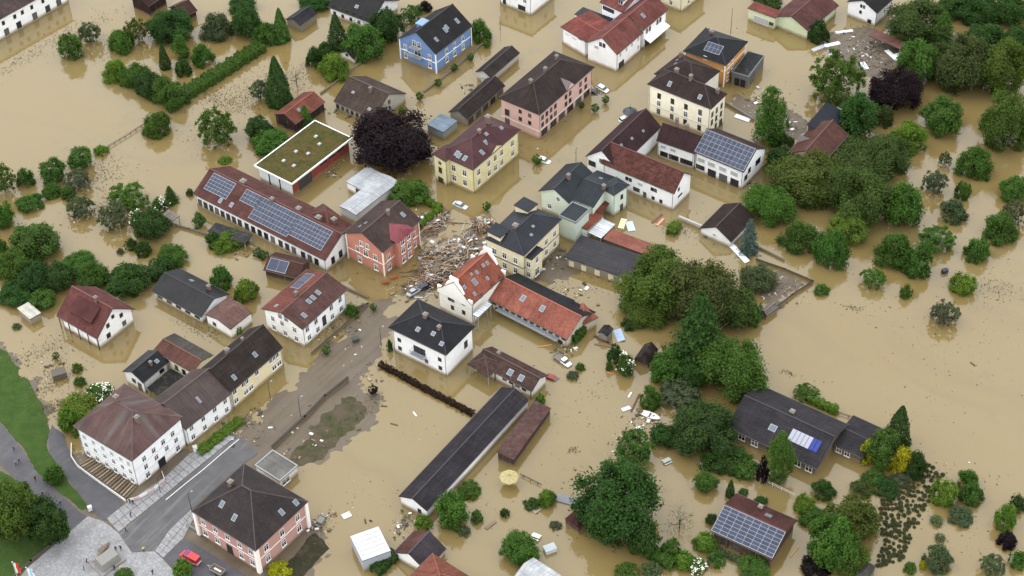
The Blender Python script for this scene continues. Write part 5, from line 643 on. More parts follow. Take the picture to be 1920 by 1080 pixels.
WALLS=[
 ([(-40.7, 296.18), (-45.81, 290.3), (-50.25, 283.64), (-57.15, 274.54)], 0.4, 1.2, '45423c', 'dark retaining wall between muddy street and lawn'),
 ([(-6.87, 436.77), (-15.55, 423.97), (-24.11, 413.46)], 0.4, 0.5, '7a7262', 'low wall below the blue house with clipped trees'),
 ([(-39.77, 433.98), (-47.31, 423.4), (-54.37, 414.17)], 0.4, 0.5, '7a7262', 'low drowned wall from tiny cottage to orange-red barn'),
 ([(63.76, 335.21), (70.44, 331.19), (77.15, 326.21), (71.29, 321.45), (65.71, 316.17)], 0.26, 0.8, '38352f', 'dark angled wall around the walled yard at right'),
 ([(-91.73, 356.96), (-86.1, 354.29), (-80.8, 351.66)], 0.3, 0.7, '6a665c', 'grey garden wall left of the dark canopy'),
 ([(45.35, 352.72), (50.67, 348.76)], 0.4, 1.2, 'cfcdc6', 'pale wall joining the low white garage'),
 ([(63.51, 403.15), (70.25, 395.21)], 0.5, 0.8, '7d7c78', 'concrete wall right of the tall cream house'),
 ([(64.06, 341.08), (70.94, 334.89)], 0.3, 0.5, '6a655a', 'low wall right of the blue-grey conifer'),
 ([(-45.75, 331.38), (-36.94, 325.34)], 0.35, 0.5, '6a655a', 'low wall below the red house gable'),
 ([(-74.45, 251.86), (-59.29, 240.73)], 0.4, 0.7, '8b8a84', 'grey wall before the pink villa front'),
 ([(-101.0, 251.33), (-104.5, 247.35), (-108.1, 242.99), (-111.67, 238.27)], 0.4, 0.6, '55534e', 'long dark wall between park trees and square'),
 ([(-42.82, 320.04), (-36.85, 322.94), (-39.14, 319.49), (-50.02, 305.59)], 0.3, 0.6, '4d493f', 'garden wall before the white brown-roofed house')]
FENCES=[
 ([(-113.81, 390.72), (-108.56, 396.38), (-104.63, 401.19)], 0.9, '5a4a3c', 'thin dark fence right of the left orchard', 2.2),
 ([(57.06, 259.26), (62.58, 255.24)], 1.1, 'c9cbcb', 'pale rail fence behind the solar chalet', 2.0),
 ([(0.56, 264.04), (5.36, 260.63)], 0.8, '4e4238', 'dark rail fence right of the yellow parasol', 2.0),
 ([(74.76, 237.12), (77.3, 239.69)], 0.9, '4e4238', 'short dark fence at the lower right thicket', 2.0),
 ([(73.29, 281.95), (79.71, 278.58), (83.63, 275.69)], 0.8, '6a5a48', 'brown fence behind the charcoal bungalow', 2.2)]
CARS=[
 ('hatch', 'e3e5e6', 28.24, 412.01, -0.1, -0.753, 0.08, 0.1, 'white car tilted in water at the pink shopfront'),
 ('hatch', '2c2e33', 25.52, 410.83, -0.6, -0.499, 0.0, 0.0, 'dark car half sunk beside the white car at the pink shopfront'),
 ('sedan', 'b4b7ba', -13.35, 361.03, -0.35, -0.617, 0.0, 0.0, 'silver car stranded in water above the debris heap'),
 ('hatch', 'e3e5e6', 9.98, 379.62, -0.5, -0.586, 0.0, 0.0, 'white car behind a ball-clipped tree below the pink house'),
 ('sedan', '1d2436', -22.22, 328.99, -0.15, 0.532, 0, 0.1, 'dark blue car wedged under the debris heap'),
 ('sedan', '9aa0a6', -25.06, 326.89, -0.1, 0.76, 0.05, -0.1, 'silver car lying left of the dark blue car at debris heap'),
 ('pickup', 'e3e5e6', 12.03, 300.45, -0.2, -0.829, 0.03, 0, 'white pickup with open bed in water beside the orange wing'),
 ('hatch', '7e1f1f', 9.47, 294.9, -0.75, -0.503, 0.1, 0.15, 'dark red car half sunk at the brown tiled house'),
 ('van', 'c42a2c', -72.64, 242.01, 0.5, 2.551, 0, 0, 'red fire service van with white stripes on the parking area'),
 ('hatch', '6d6a5c', -44.6, 252.22, -0.2, 1.201, 0.1, 0.25, 'mud-covered wrecked car at the corner of the pink villa'),
 ('hatch', 'e3e5e6', 33.84, 397.84, -0.7, 0.547, 0.0, 0.0, 'white car sunk beside the round kiosk')]
TRAILERS=[
 (-66.26, 238.39, 0.5, 2.549, 'open metal trailer hitched behind the red van')]
PEOPLE=[
 (-118.02, 275.88, 0.47000000000000003, 0.3, 1, '27508c', '2b2b30', 'person in a blue jacket walking up the footpath, farthest up'),
 (-116.06, 272.14, 0.47000000000000003, 2.8, 1, '3a3f55', '22262c', 'person in dark clothes on the footpath behind blue jacket'),
 (-116.66, 271.33, 0.47000000000000003, 2.6, 1, '2f6aa8', '30343a', 'person in a light blue jacket on the footpath'),
 (-111.31, 266.55, 0.47000000000000003, 1.2, 0, '5a2026', '241f22', 'person in a dark red jacket at the barrier tape on the footpath'),
 (-108.71, 261.62, 0.47000000000000003, 0.4, 1, '23283a', '1d1f24', 'person in navy clothes midway down the footpath'),
 (-104.19, 258.75, 0.47000000000000003, 0.5, 1, '27416e', '23262d', 'person in blue walking at the lower footpath'),
 (-88.39, 258.78, 0.47000000000000003, 3.0, 0, '1f2024', '1c1c20', 'person in black, left of the pair at the barrier corner'),
 (-87.61, 258.43, 0.47000000000000003, 0.2, 0, '2c2a2e', '3a3a40', 'person in grey-black, right of the pair at the barrier corner'),
 (-87.59, 254.83, 0.47000000000000003, 1.4, 1, '253a6a', '20242c', 'person in blue on the slab sidewalk'),
 (-88.06, 250.53, 0.47000000000000003, 2.2, 1, '1e2026', '22252b', 'person in dark clothes at the kerb of the square'),
 (-83.33, 244.75, 0.47000000000000003, 0.7, 0, 'c9d84a', '23252a', 'person in a yellow high-visibility vest at the street mouth'),
 (-95.42, 241.92, 0.47000000000000003, 1.8, 1, '17181c', '1b1b1f', 'person in black left of the fish sculpture tail'),
 (-95.82, 240.02, 0.47000000000000003, 1.9, 0, '3d4a52', '2b3036', 'person in grey-green left of the monument'),
 (-89.54, 245.13, 0.47000000000000003, 0.4, 0, '2c3f78', '22252c', 'person in blue right of the fish sculpture head'),
 (-88.51, 245.39, 0.47000000000000003, 2.9, 0, '3a3d44', '2a2c30', 'person in grey right of the fish sculpture'),
 (-87.57, 239.72, 0.47000000000000003, 0.9, 0, 'c2d046', '1f2226', 'person in a high-visibility vest at the bush by the monument'),
 (-89.12, 239.92, 0.47000000000000003, 0.2, 1, '1b1c20', '1b1c20', 'person in black at the monument base'),
 (-80.46, 238.28, 0.47000000000000003, 1.1, 0, '22242c', '3a2a24', 'person in dark clothes at bottom edge left of the van')]
LAMPS=[
 (-32.92, 308.07, 0.0, 6.0, 'street lamp left of the white hip-roofed villa', 'lamp'),
 (-51.33, 284.55, 0.0, 6.5, 'street lamp on the muddy road by the dark wall', 'lamp'),
 (-59.12, 290.84, 0.0, 5.5, 'thin street lamp before the cream street house', 'lamp'),
 (-74.15, 256.5, 0.45, 5.5, 'street lamp at the corner of the pink villa roof', 'lamp'),
 (18.87, 378.87, 0.0, 4.6, 'street lamp in water left of the farm complex', 'lamp'),
 (68.79, 439.09, 0.0, 9.0, 'tall thin mast above the orange-yellow house', 'mast'),
 (-1.26, 444.43, 0.0, 5.0, 'thin mast in water right of the blue house', 'mast'),
 (-81.86, 261.86, 0.45, 5.2, 'thin post at the barrier of the corner house', 'mast'),
 (-102.84, 250.17, 0.45, 4.0, 'white twin globe lamp at the edge of the square', 'globe'),
 (-37.75, 282.96, 0, 2.5, 'lone post in the muddy lawn', 'mast')]
FLAGS=[
 (-109.6, 237.17, 0.45, 7.0, ['d8d8d6', 'c0392b', 'c0392b'], 'flagpole with red and white flag at bottom left'),
 (-106.62, 236.19, 0.45, 6.2, ['dfe6ea', '8fb9d4', 'dfe6ea'], 'flagpole with white and pale blue flag at bottom left')]
PANELS=[
 (103.17, 437.87, 0.1, 0.174, 5.4, 1.2, 0.25, 'c2c9d0', 'floating pale panel nearest the white house at top right', 0.0),
 (98.43, 431.36, 0.1, 0.294, 5.0, 1.5, 0.25, 'd6dde2', 'floating white panel below the pale green workshop', 0.0),
 (94.0, 429.64, 0.1, 0.537, 4.4, 1.4, 0.25, 'a7acb4', 'floating grey panel under the dark bush at the workshop', 0.0),
 (97.23, 426.71, 0.1, -1.439, 3.0, 1.2, 0.25, 'b6bdc6', 'floating short grey-blue panel above the open-crowned olive tree', 0.0),
 (106.14, 419.99, 0.1, -1.343, 3.6, 1.8, 0.25, 'ccd3da', 'floating pale panel in the middle of the debris field', 0.0),
 (92.21, 401.23, 0.3, -0.791, 2.2, 1.1, 0.25, 'b9c2ca', 'floating pale slab at the tip of the navy roof', 0.0),
 (95.69, 398.01, 0.6, -0.726, 3.2, 1.2, 0.25, 'dcdfe0', 'floating white slab beside the navy roof', 0.0),
 (115.26, 424.97, 0.1, -1.148, 5.6, 1.5, 0.25, 'dfe6e4', 'floating white long board at the purple tree', 0.0),
 (117.06, 424.33, 0.3, 0.489, 3.6, 2.2, 0.25, 'dfe6e4', 'floating white wide board crossing the long board at the purple tree', 0.0),
 (67.34, 396.36, 0.1, -0.585, 4.6, 1.7, 0.25, 'cfd5da', 'floating white panel right of the tall cream house', 0.0),
 (30.0, 351.66, 0.1, 1.27, 4.0, 1.6, 0.25, 'dcd6a6', 'floating yellowish slab, left of two below the farm complex', 0.0),
 (32.05, 350.47, 0.1, -1.424, 3.9, 2.0, 0.25, 'b3bfd2', 'floating pale blue slab, right of two below the farm complex', 0.0),
 (59.65, 338.11, 0.3, -1.109, 7.6, 1.5, 0.25, 'e0e4e6', 'floating long white plank-like panel at the low garage', 0.1),
 (-38.83, 253.66, 0.1, 0.488, 2.0, 1.5, 0.25, 'c9cfc4', 'floating pale sheet in open water right of the pink villa', 0.0),
 (10.91, 256.29, 0.15, -0.371, 5.2, 2.2, 0.25, '6d7074', 'floating grey raft right of the bright bush', 0.0),
 (26.35, 308.98, 0.2, -1.364, 4.2, 2.0, 0.25, '8fa0b8', 'floating crumpled blue sheet by the black playhouse', 0.2),
 (26.37, 284.02, 0.1, 0.41, 2.2, 1.1, 0.25, 'b9c8dc', 'floating pale blue board left of the smashed boat', 0.0),
 (29.34, 277.69, 0.15, 0.325, 2.2, 1.0, 0.25, 'dfe3e6', 'floating white board below the smashed boat', 0.15),
 (3.83, 254.21, 0.1, -0.873, 2.6, 2.4, 0.25, '8d7f6c', 'floating brown square platform below the dark bush by the raft', 0.0),
 (-6.35, 249.64, 0.1, 0.762, 3.0, 0.8, 0.25, '6a5a4a', 'floating brown planter edge right of the round tree by the long building', 0.0)]
PLANKS=[
 (21.89, 307.84, 0.08, -0.631, 4.6, 0.5, '4a3830', 'upper dark beam of the beam bundle at the playhouse'),
 (22.64, 307.05, 0.08, -0.547, 4.4, 0.5, '5c463a', 'second dark beam of the bundle at the playhouse'),
 (22.04, 305.75, 0.08, -0.257, 4.2, 0.4, '6f5c4c', 'lower pale-brown beam of the bundle at the playhouse'),
 (28.67, 285.85, 0.08, 1.174, 6.2, 0.4, '5b3a30', 'long red-brown beam left of the lone bush'),
 (27.58, 288.54, 0.08, 1.1, 1.8, 0.4, 'dadad6', 'short white board above the long red-brown beam'),
 (39.41, 353.43, 0.08, 0.865, 4.6, 0.6, '6b4a40', 'dark red plank left of the box hedge'),
 (40.14, 351.86, 0.08, 0.924, 3.4, 0.7, 'c58a78', 'pinkish plank beside the dark red plank'),
 (-24.06, 284.32, 0.08, -1.044, 1.6, 0.35, 'dfe0dc', 'small white board drifting in the wide open yard'),
 (-31.55, 287.25, 0.08, -0.138, 1.6, 0.2, '5a4636', 'thin dark stick beside the muddy lawn'),
 (-28.93, 281.23, 0.08, -0.402, 1.9, 0.2, '5a4636', 'thin dark stick in the open yard'),
 (7.77, 306.17, 0.08, 0.168, 3.4, 0.25, 'b9824e', 'orange-brown board at the pickup'),
 (60.39, 239.58, 0.08, 0.9, 3.6, 0.25, 'b08a50', 'yellowish stick right of the solar chalet'),
 (-34.54, 251.79, 0.08, -1.341, 1.3, 0.3, '3a3028', 'dark board in water left of the very long building gable'),
 (-33.34, 251.9, 0.08, -0.585, 0.7, 0.3, '2a221c', 'tiny dark board left of the very long building'),
 (23.16, 296.09, 0.08, -0.382, 1.4, 0.3, 'b0783c', 'small orange board below the white-flowering bush'),
 (101.27, 252.5, 0.08, -1.592, 1.6, 0.25, '4a4034', 'short dark stick right of the islet pair'),
 (111.6, 295.52, 0.08, -0.974, 1.6, 0.25, '4f4438', 'dark driftwood stick in the open right flood')]
PARASOL=(-1.94, 261.55)
KIOSK=(35.23, 397.93)
FISH=(-92.45, 244.79, 0.5, 1.178, 5.6)
PLINTH=(-90.81, 241.75, 0.5, 0.794)
TABLES=[
 (34.59, 266.94, -0.2, 0.5, 'a9ada6', 'grey picnic table in calm water below the big bungalow tree', 'picnic_table'),
 (3.69, 245.76, -0.15, -0.5, 'd9d9d2', 'white garden table set left of the grey greenhouse box', 'garden_table')]
BOATS=[
 (32.14, 281.36, 0.1, -0.5, 4.6, 'd9dcdb', 'smashed white boat below the lone bush'),
 (42.69, 265.32, 0.0, 1.8, 2.4, 'e4e6e4', 'small white dinghy before the bungalow')]
BINS=[
 (111.47, 328.77, 0.02, 0.4, 1.5, 1.0, 0.9, '242e42', 'dark blue box floating in the right orchard', 'floating_box'),
 (-39.37, 309.85, 0.02, 0.4, 1.6, 1.2, 1.1, '3c4440', 'dark waste container on the muddy street', 'waste_container'),
 (6.65, 242.04, 0.02, 0.4, 2.6, 1.8, 1.0, 'b9c4c4', 'pale grey greenhouse box at bottom right of white table', 'cold_frame'),
 (-32.62, 331.01, 0.02, 0.4, 1.6, 1.0, 0.6, '8a5030', 'rust-orange crate, left of two below the red house', 'crate'),
 (-30.61, 332.76, 0.02, 0.4, 1.6, 1.0, 0.6, '96563a', 'rust-orange crate, right of two below the red house', 'crate'),
 (-111.68, 300.57, 0.45, 0.4, 3.4, 2.4, 1.2, '5c5248', 'dark round-topped compost box in the left flood', 'compost_box'),
 (-97.23, 257.29, 0.45, 0.4, 0.9, 0.8, 1.0, 'd8dad8', 'white cabinet at the lane corner', 'cabinet'),
 (-75.31, 274.59, 0.45, 0.4, 0.9, 0.9, 1.1, 'd8dad8', 'white cabinet beside the bright low hedge', 'cabinet')]
TIMBER=[
 ((-102.03, 271.27), (-99.61, 273.21)),
 ((-101.29, 270.62), (-98.89, 272.65)),
 ((-100.55, 269.97), (-98.18, 272.09)),
 ((-99.81, 269.32), (-97.47, 271.53)),
 ((-99.07, 268.67), (-96.77, 270.97)),
 ((-98.34, 268.03), (-96.06, 270.41)),
 ((-97.61, 267.38), (-95.35, 269.85)),
 ((-96.88, 266.74), (-94.65, 269.29)),
 ((-96.15, 266.1), (-93.95, 268.74)),
 ((-95.42, 265.46), (-93.25, 268.18)),
 ((-94.69, 264.82), (-92.55, 267.63)),
 ((-93.97, 264.18), (-91.85, 267.08)),
 ((-93.25, 263.55), (-91.15, 266.53)),
 ((-92.53, 262.91), (-90.46, 265.98)),
 ((-91.81, 262.28), (-89.76, 265.43)),
 ((-91.09, 261.65), (-89.07, 264.88)),
 ((-90.38, 261.02), (-88.38, 264.33)),
 ((-89.66, 260.39), (-87.69, 263.79))]
BARRIERS=[
 ([(-104.91, 277.72), (-104.21, 273.5), (-102.36, 270.61), (-95.88, 264.81), (-89.44, 259.29)], 'white site barrier along the lane side of the corner house', 0),
 ([(-88.95, 259.27), (-86.41, 260.29), (-83.32, 262.72), (-81.33, 265.38), (-82.26, 267.85)], 'red and white checked site barrier on the square side of the corner house', 1)]
LITTER=[
 (107.56, 303.66, 19.8, 16.9, -0.45, 150),
 (120.07, 318.54, 10.8, 15.4, -0.45, 80),
 (99.96, 319.41, 16.2, 9.7, -0.45, 70),
 (113.36, 345.71, 16.9, 20.2, -0.45, 100),
 (99.9, 243.33, 9.4, 10.1, -0.45, 90),
 (16.11, 292.76, 15.5, 11.1, -0.45, 110),
 (19.38, 282.05, 10.1, 10.9, -0.45, 60),
 (10.66, 255.98, 14.5, 12.1, -0.45, 90),
 (-8.72, 253.6, 9.6, 10.3, -0.45, 60),
 (-32.96, 257.66, 9.7, 8.7, -0.45, 50),
 (-61.08, 416.08, 14.1, 11.2, -0.45, 160),
 (-82.66, 411.91, 18.7, 8.9, -0.45, 260),
 (-104.31, 434.49, 19.3, 13.8, -0.45, 160),
 (-112.75, 374.0, 10.3, 14.8, -0.45, 160),
 (-113.91, 362.64, 7.3, 12.4, -0.45, 80),
 (-91.84, 397.07, 10.7, 8.7, -0.45, 100),
 (-12.37, 424.35, 9.5, 11.4, -0.45, 70),
 (7.22, 387.37, 12.0, 12.9, -0.45, 90),
 (24.58, 374.58, 8.9, 12.7, -0.45, 50),
 (55.73, 348.32, 11.3, 10.1, -0.45, 120),
 (48.46, 346.48, 8.5, 8.1, -0.45, 90),
 (81.8, 403.79, 12.3, 13.2, -0.45, 90),
 (76.93, 439.23, 13.0, 9.3, -0.45, 60),
 (-118.13, 313.17, 8.0, 11.5, -0.45, 60),
 (-119.09, 303.82, 7.9, 11.3, -0.45, 60),
 (-43.79, 325.64, 10.9, 7.8, -0.45, 80),
 (-34.54, 298.48, 7.8, 11.2, -0.45, 80),
 (-36.05, 337.54, 8.4, 6.0, -0.45, 60),
 (-64.75, 347.27, 8.5, 8.1, -0.45, 50),
 (23.5, 330.79, 11.0, 7.9, -0.45, 160),
 (16.92, 323.01, 6.8, 7.8, -0.45, 110),
 (10.43, 313.48, 10.7, 7.7, -0.45, 50),
 (-21.19, 280.23, 7.6, 7.2, -0.45, 20),
 (93.06, 282.54, 15.2, 10.9, -0.45, 60),
 (90.89, 313.92, 13.4, 5.7, -0.45, 40),
 (-37.14, 365.9, 8.7, 8.3, -0.45, 40),
 (-8.31, 316.22, 8.1, 5.8, -0.45, 30),
 (-49.03, 244.42, 7.1, 6.8, -0.45, 80),
 (39.74, 256.44, 9.7, 10.4, -0.45, 40),
 (99.04, 262.13, 14.7, 2.1, -0.3, 110)]
RUBBISH=[
 (105.89, 427.92, 11.2, 9.1, -0.45, 520),
 (109.93, 423.6, 7.9, 7.7, -0.45, 260),
 (79.32, 391.28, 4.5, 5.6, -0.45, 160),
 (69.56, 324.72, 6.0, 5.1, -0.45, 170),
 (72.59, 404.25, 6.2, 5.3, -0.45, 130),
 (9.96, 337.59, 4.2, 5.2, -0.45, 230),
 (-22.37, 354.04, 4.9, 3.7, -0.45, 160),
 (-27.44, 327.94, 5.5, 2.7, -0.45, 130),
 (12.74, 304.83, 3.2, 2.3, -0.45, 80),
 (30.64, 279.87, 4.3, 4.0, -0.45, 140),
 (26.38, 273.24, 3.7, 4.3, -0.45, 120),
 (-44.7, 251.1, 2.9, 3.8, -0.45, 130),
 (-25.5, 250.37, 2.2, 3.8, -0.45, 140),
 (15.02, 326.09, 6.0, 3.9, -0.45, 60),
 (-46.32, 403.68, 7.7, 2.2, -0.45, 40),
 (-49.77, 382.84, 3.0, 1.7, -0.45, 30),
 (-49.73, 376.9, 3.0, 2.1, -0.45, 60),
 (65.04, 366.88, 2.9, 1.7, -0.45, 40),
 (-35.85, 298.53, 5.2, 5.6, -0.45, 40),
 (-51.39, 278.03, 7.6, 7.2, -0.45, 160),
 (-63.08, 281.91, 6.3, 7.2, -0.45, 140),
 (-43.18, 313.84, 8.0, 7.7, -0.45, 160),
 (23.77, 347.59, 4.2, 2.0, -0.45, 30),
 (-10.8, 414.9, 3.1, 2.2, -0.45, 40),
 (-113.12, 303.57, 2.6, 5.6, -0.45, 70),
 (-70.23, 345.38, 5.6, 3.2, -0.45, 50)]
WEEDS=[
 (-143.9, 439.3, 24.3, 3.2, 0.9, 500),
 (-129.37, 449.93, 13.2, 2.4, 0.9, 250),
 (-82.66, 411.91, 12.5, 4.5, -0.45, 700),
 (-73.48, 414.07, 9.4, 5.8, -0.45, 500),
 (-114.86, 440.62, 9.8, 9.3, -0.45, 500),
 (-118.79, 309.41, 2.7, 11.4, -0.9, 300),
 (-112.82, 298.06, 2.6, 9.3, -0.9, 350),
 (-114.98, 378.78, 5.4, 8.5, -0.45, 500),
 (-110.21, 366.99, 5.3, 10.4, -0.45, 300),
 (-110.27, 290.79, 2.3, 7.4, -1.1, 600),
 (-45.97, 315.89, 5.4, 1.9, -0.45, 200),
 (-67.82, 421.74, 9.5, 9.0, -0.45, 300),
 (87.83, 254.58, 7.2, 10.3, -0.45, 300),
 (13.17, 271.09, 1.5, 1.4, -0.45, 60),
 (85.95, 316.47, 2.2, 1.0, -0.45, 60),
 (-35.41, 287.75, 2.6, 4.8, -0.45, 250),
 (-54.62, 324.11, 2.7, 1.9, -0.45, 50),
 (-78.2, 315.32, 8.1, 2.3, -0.45, 200),
 (46.55, 348.73, 5.7, 3.2, -0.45, 150),
 (66.74, 294.29, 3.9, 0.9, -0.45, 60),
 (122.96, 322.4, 6.8, 4.7, -0.45, 200)]
HEAPS=[
 ([(-18.13, 334.21, 7.2, 5.9, 0.86, 2.0, 110, 10, -0.328), (-14.0, 341.96, 6.7, 5.6, 0.862, 2.2, 76, 60, 0.816), (-7.33, 352.42, 3.1, 3.3, 0.864, 1.2, 26, 5, 1.498), (-20.43, 340.56, 2.5, 3.2, 0.867, 1.4, 30, 1, 1.279)], 'large heap of splintered planks and white boards between red house and cream townhouse'),
 ([(-20.19, 354.1, 4.9, 2.5, 0.877, 1.0, 30, 6, 0.918)], 'smaller heap of branches and boards above the large debris heap')]
SHRUBS=[
 (82.27, 248.25, 0.97),
 (87.85, 245.47, 0.79),
 (84.41, 258.16, 1.35),
 (84.44, 239.08, 1.04),
 (91.34, 260.65, 1.13),
 (89.6, 255.77, 0.77),
 (83.42, 240.21, 1.02),
 (79.62, 235.35, 1.01),
 (87.68, 253.1, 0.96),
 (87.79, 246.78, 1.29),
 (92.23, 258.62, 1.25),
 (81.93, 237.82, 1.34),
 (91.43, 264.63, 0.87),
 (84.71, 246.07, 0.84),
 (86.1, 248.87, 1.14),
 (87.4, 251.65, 1.18),
 (83.65, 256.0, 1.34),
 (86.94, 247.94, 0.76),
 (85.0, 247.02, 0.76),
 (85.27, 243.9, 0.96),
 (82.99, 251.02, 1.11),
 (84.67, 253.92, 0.94),
 (85.33, 258.51, 1.23),
 (82.24, 239.25, 1.01),
 (94.89, 259.9, 0.95),
 (87.7, 258.34, 0.82),
 (89.24, 259.4, 1.23),
 (81.48, 240.09, 1.14),
 (92.93, 254.21, 0.83),
 (83.96, 254.52, 1.0),
 (86.07, 252.4, 1.3),
 (80.89, 242.01, 1.25),
 (89.47, 248.77, 0.92),
 (93.01, 259.89, 0.93),
 (89.7, 254.46, 0.9),
 (84.41, 257.04, 1.07),
 (85.76, 250.38, 1.22),
 (95.42, 262.64, 1.05),
 (84.89, 255.52, 0.96),
 (88.8, 246.66, 0.97),
 (91.2, 253.15, 0.8),
 (89.33, 251.57, 0.97),
 (86.33, 243.36, 0.79),
 (93.2, 256.91, 1.03),
 (92.92, 262.05, 1.2),
 (83.59, 247.58, 1.25),
 (82.07, 246.0, 1.2),
 (85.89, 253.76, 0.99),
 (84.86, 252.17, 0.8),
 (84.01, 241.83, 0.85),
 (85.77, 245.01, 1.29),
 (81.36, 243.68, 1.32),
 (82.33, 243.2, 1.0),
 (86.87, 260.11, 0.97),
 (82.37, 241.07, 0.84),
 (88.71, 250.43, 1.25),
 (85.28, 242.61, 1.26),
 (93.74, 255.92, 0.96),
 (81.58, 246.99, 1.32),
 (84.81, 248.15, 0.82),
 (82.49, 244.11, 1.14),
 (83.18, 242.77, 1.16),
 (79.41, 237.64, 1.14),
 (78.28, 236.41, 0.83),
 (88.17, 247.69, 1.14),
 (87.29, 255.49, 0.86),
 (83.65, 253.34, 1.27),
 (82.18, 252.32, 1.2),
 (90.57, 260.82, 0.99),
 (86.02, 246.31, 1.19),
 (87.5, 250.71, 0.87),
 (90.2, 264.49, 1.05),
 (95.73, 260.98, 1.23),
 (86.11, 258.12, 0.8),
 (91.83, 254.31, 1.23),
 (88.99, 262.12, 0.78),
 (81.26, 249.78, 1.17),
 (90.55, 255.62, 1.03),
 (90.17, 258.28, 0.75),
 (80.47, 240.86, 0.84),
 (88.03, 259.3, 0.88),
 (84.17, 243.19, 0.78),
 (88.47, 260.3, 1.12),
 (84.74, 240.08, 1.3),
 (83.02, 246.24, 1.32),
 (86.02, 254.84, 1.16),
 (96.09, 259.67, 1.19),
 (87.93, 256.87, 0.85),
 (84.83, 241.46, 1.16),
 (83.77, 237.26, 1.19),
 (90.41, 262.04, 0.8),
 (90.95, 257.7, 0.78),
 (80.45, 239.44, 1.12),
 (89.21, 263.37, 1.08),
 (91.26, 251.77, 1.14),
 (83.35, 248.99, 1.13),
 (83.96, 250.76, 1.07),
 (80.59, 243.93, 1.35),
 (83.41, 238.67, 1.25),
 (90.47, 253.46, 1.06),
 (91.14, 259.19, 1.3),
 (82.23, 253.39, 1.25),
 (87.25, 262.26, 0.98),
 (91.41, 255.31, 0.76),
 (94.31, 258.89, 1.11),
 (85.74, 241.19, 0.81),
 (83.95, 246.39, 1.34),
 (91.5, 263.36, 1.01),
 (85.13, 259.59, 1.24),
 (84.96, 249.18, 1.01),
 (88.23, 262.56, 1.34),
 (86.69, 245.7, 0.96),
 (80.82, 237.32, 1.16),
 (81.33, 236.0, 0.82),
 (87.19, 257.14, 1.33),
 (88.98, 252.98, 0.78),
 (80.61, 245.28, 0.88),
 (80.81, 248.31, 1.15),
 (92.29, 252.77, 1.02),
 (92.23, 259.95, 0.77),
 (88.21, 254.96, 1.33),
 (92.34, 257.07, 1.03),
 (82.86, 254.87, 0.79),
 (88.92, 254.53, 1.01),
 (78.6, 235.3, 1.29),
 (92.06, 262.09, 1.29),
 (79.49, 238.92, 1.04),
 (90.24, 263.03, 1.28),
 (87.31, 249.74, 1.25),
 (80.7, 238.44, 1.24),
 (89.43, 249.84, 0.87),
 (80.46, 236.34, 1.23),
 (93.81, 261.73, 1.08),
 (88.28, 251.8, 0.76),
 (83.55, 244.77, 1.32),
 (94.44, 257.35, 0.94),
 (77.77, 235.09, 1.06),
 (89.49, 260.92, 1.11),
 (92.98, 263.71, 0.89),
 (85.82, 251.34, 1.33),
 (88.6, 256.08, 1.25),
 (82.14, 249.51, 1.11),
 (94.71, 261.53, 0.8),
 (79.38, 236.39, 1.33),
 (92.81, 255.77, 1.22),
 (81.6, 241.63, 0.86),
 (82.11, 251.1, 1.02),
 (90.61, 250.54, 1.29),
 (86.02, 260.03, 1.01),
 (87.01, 246.9, 1.3),
 (82.86, 236.57, 1.03),
 (81.25, 250.97, 1.06),
 (84.98, 251.04, 0.97),
 (95.46, 257.86, 1.32),
 (88.77, 257.07, 0.97),
 (85.41, 256.76, 0.97),
 (82.71, 237.77, 1.14),
 (89.07, 258.45, 0.9),
 (89.76, 257.05, 1.2),
 (81.38, 244.96, 0.81),
 (94.71, 263.48, 0.95),
 (86.49, 255.78, 1.21),
 (78.61, 237.71, 1.0),
 (93.71, 263.06, 1.04),
 (79.71, 239.89, 0.81),
 (97.1, 260.47, 1.14),
 (83.0, 252.09, 1.02),
 (84.29, 244.24, 1.29),
 (90.11, 251.53, 1.09),
 (83.97, 252.33, 0.93),
 (93.95, 260.25, 1.12),
 (90.35, 259.82, 0.97),
 (86.18, 242.44, 1.14),
 (86.88, 253.99, 1.05)]

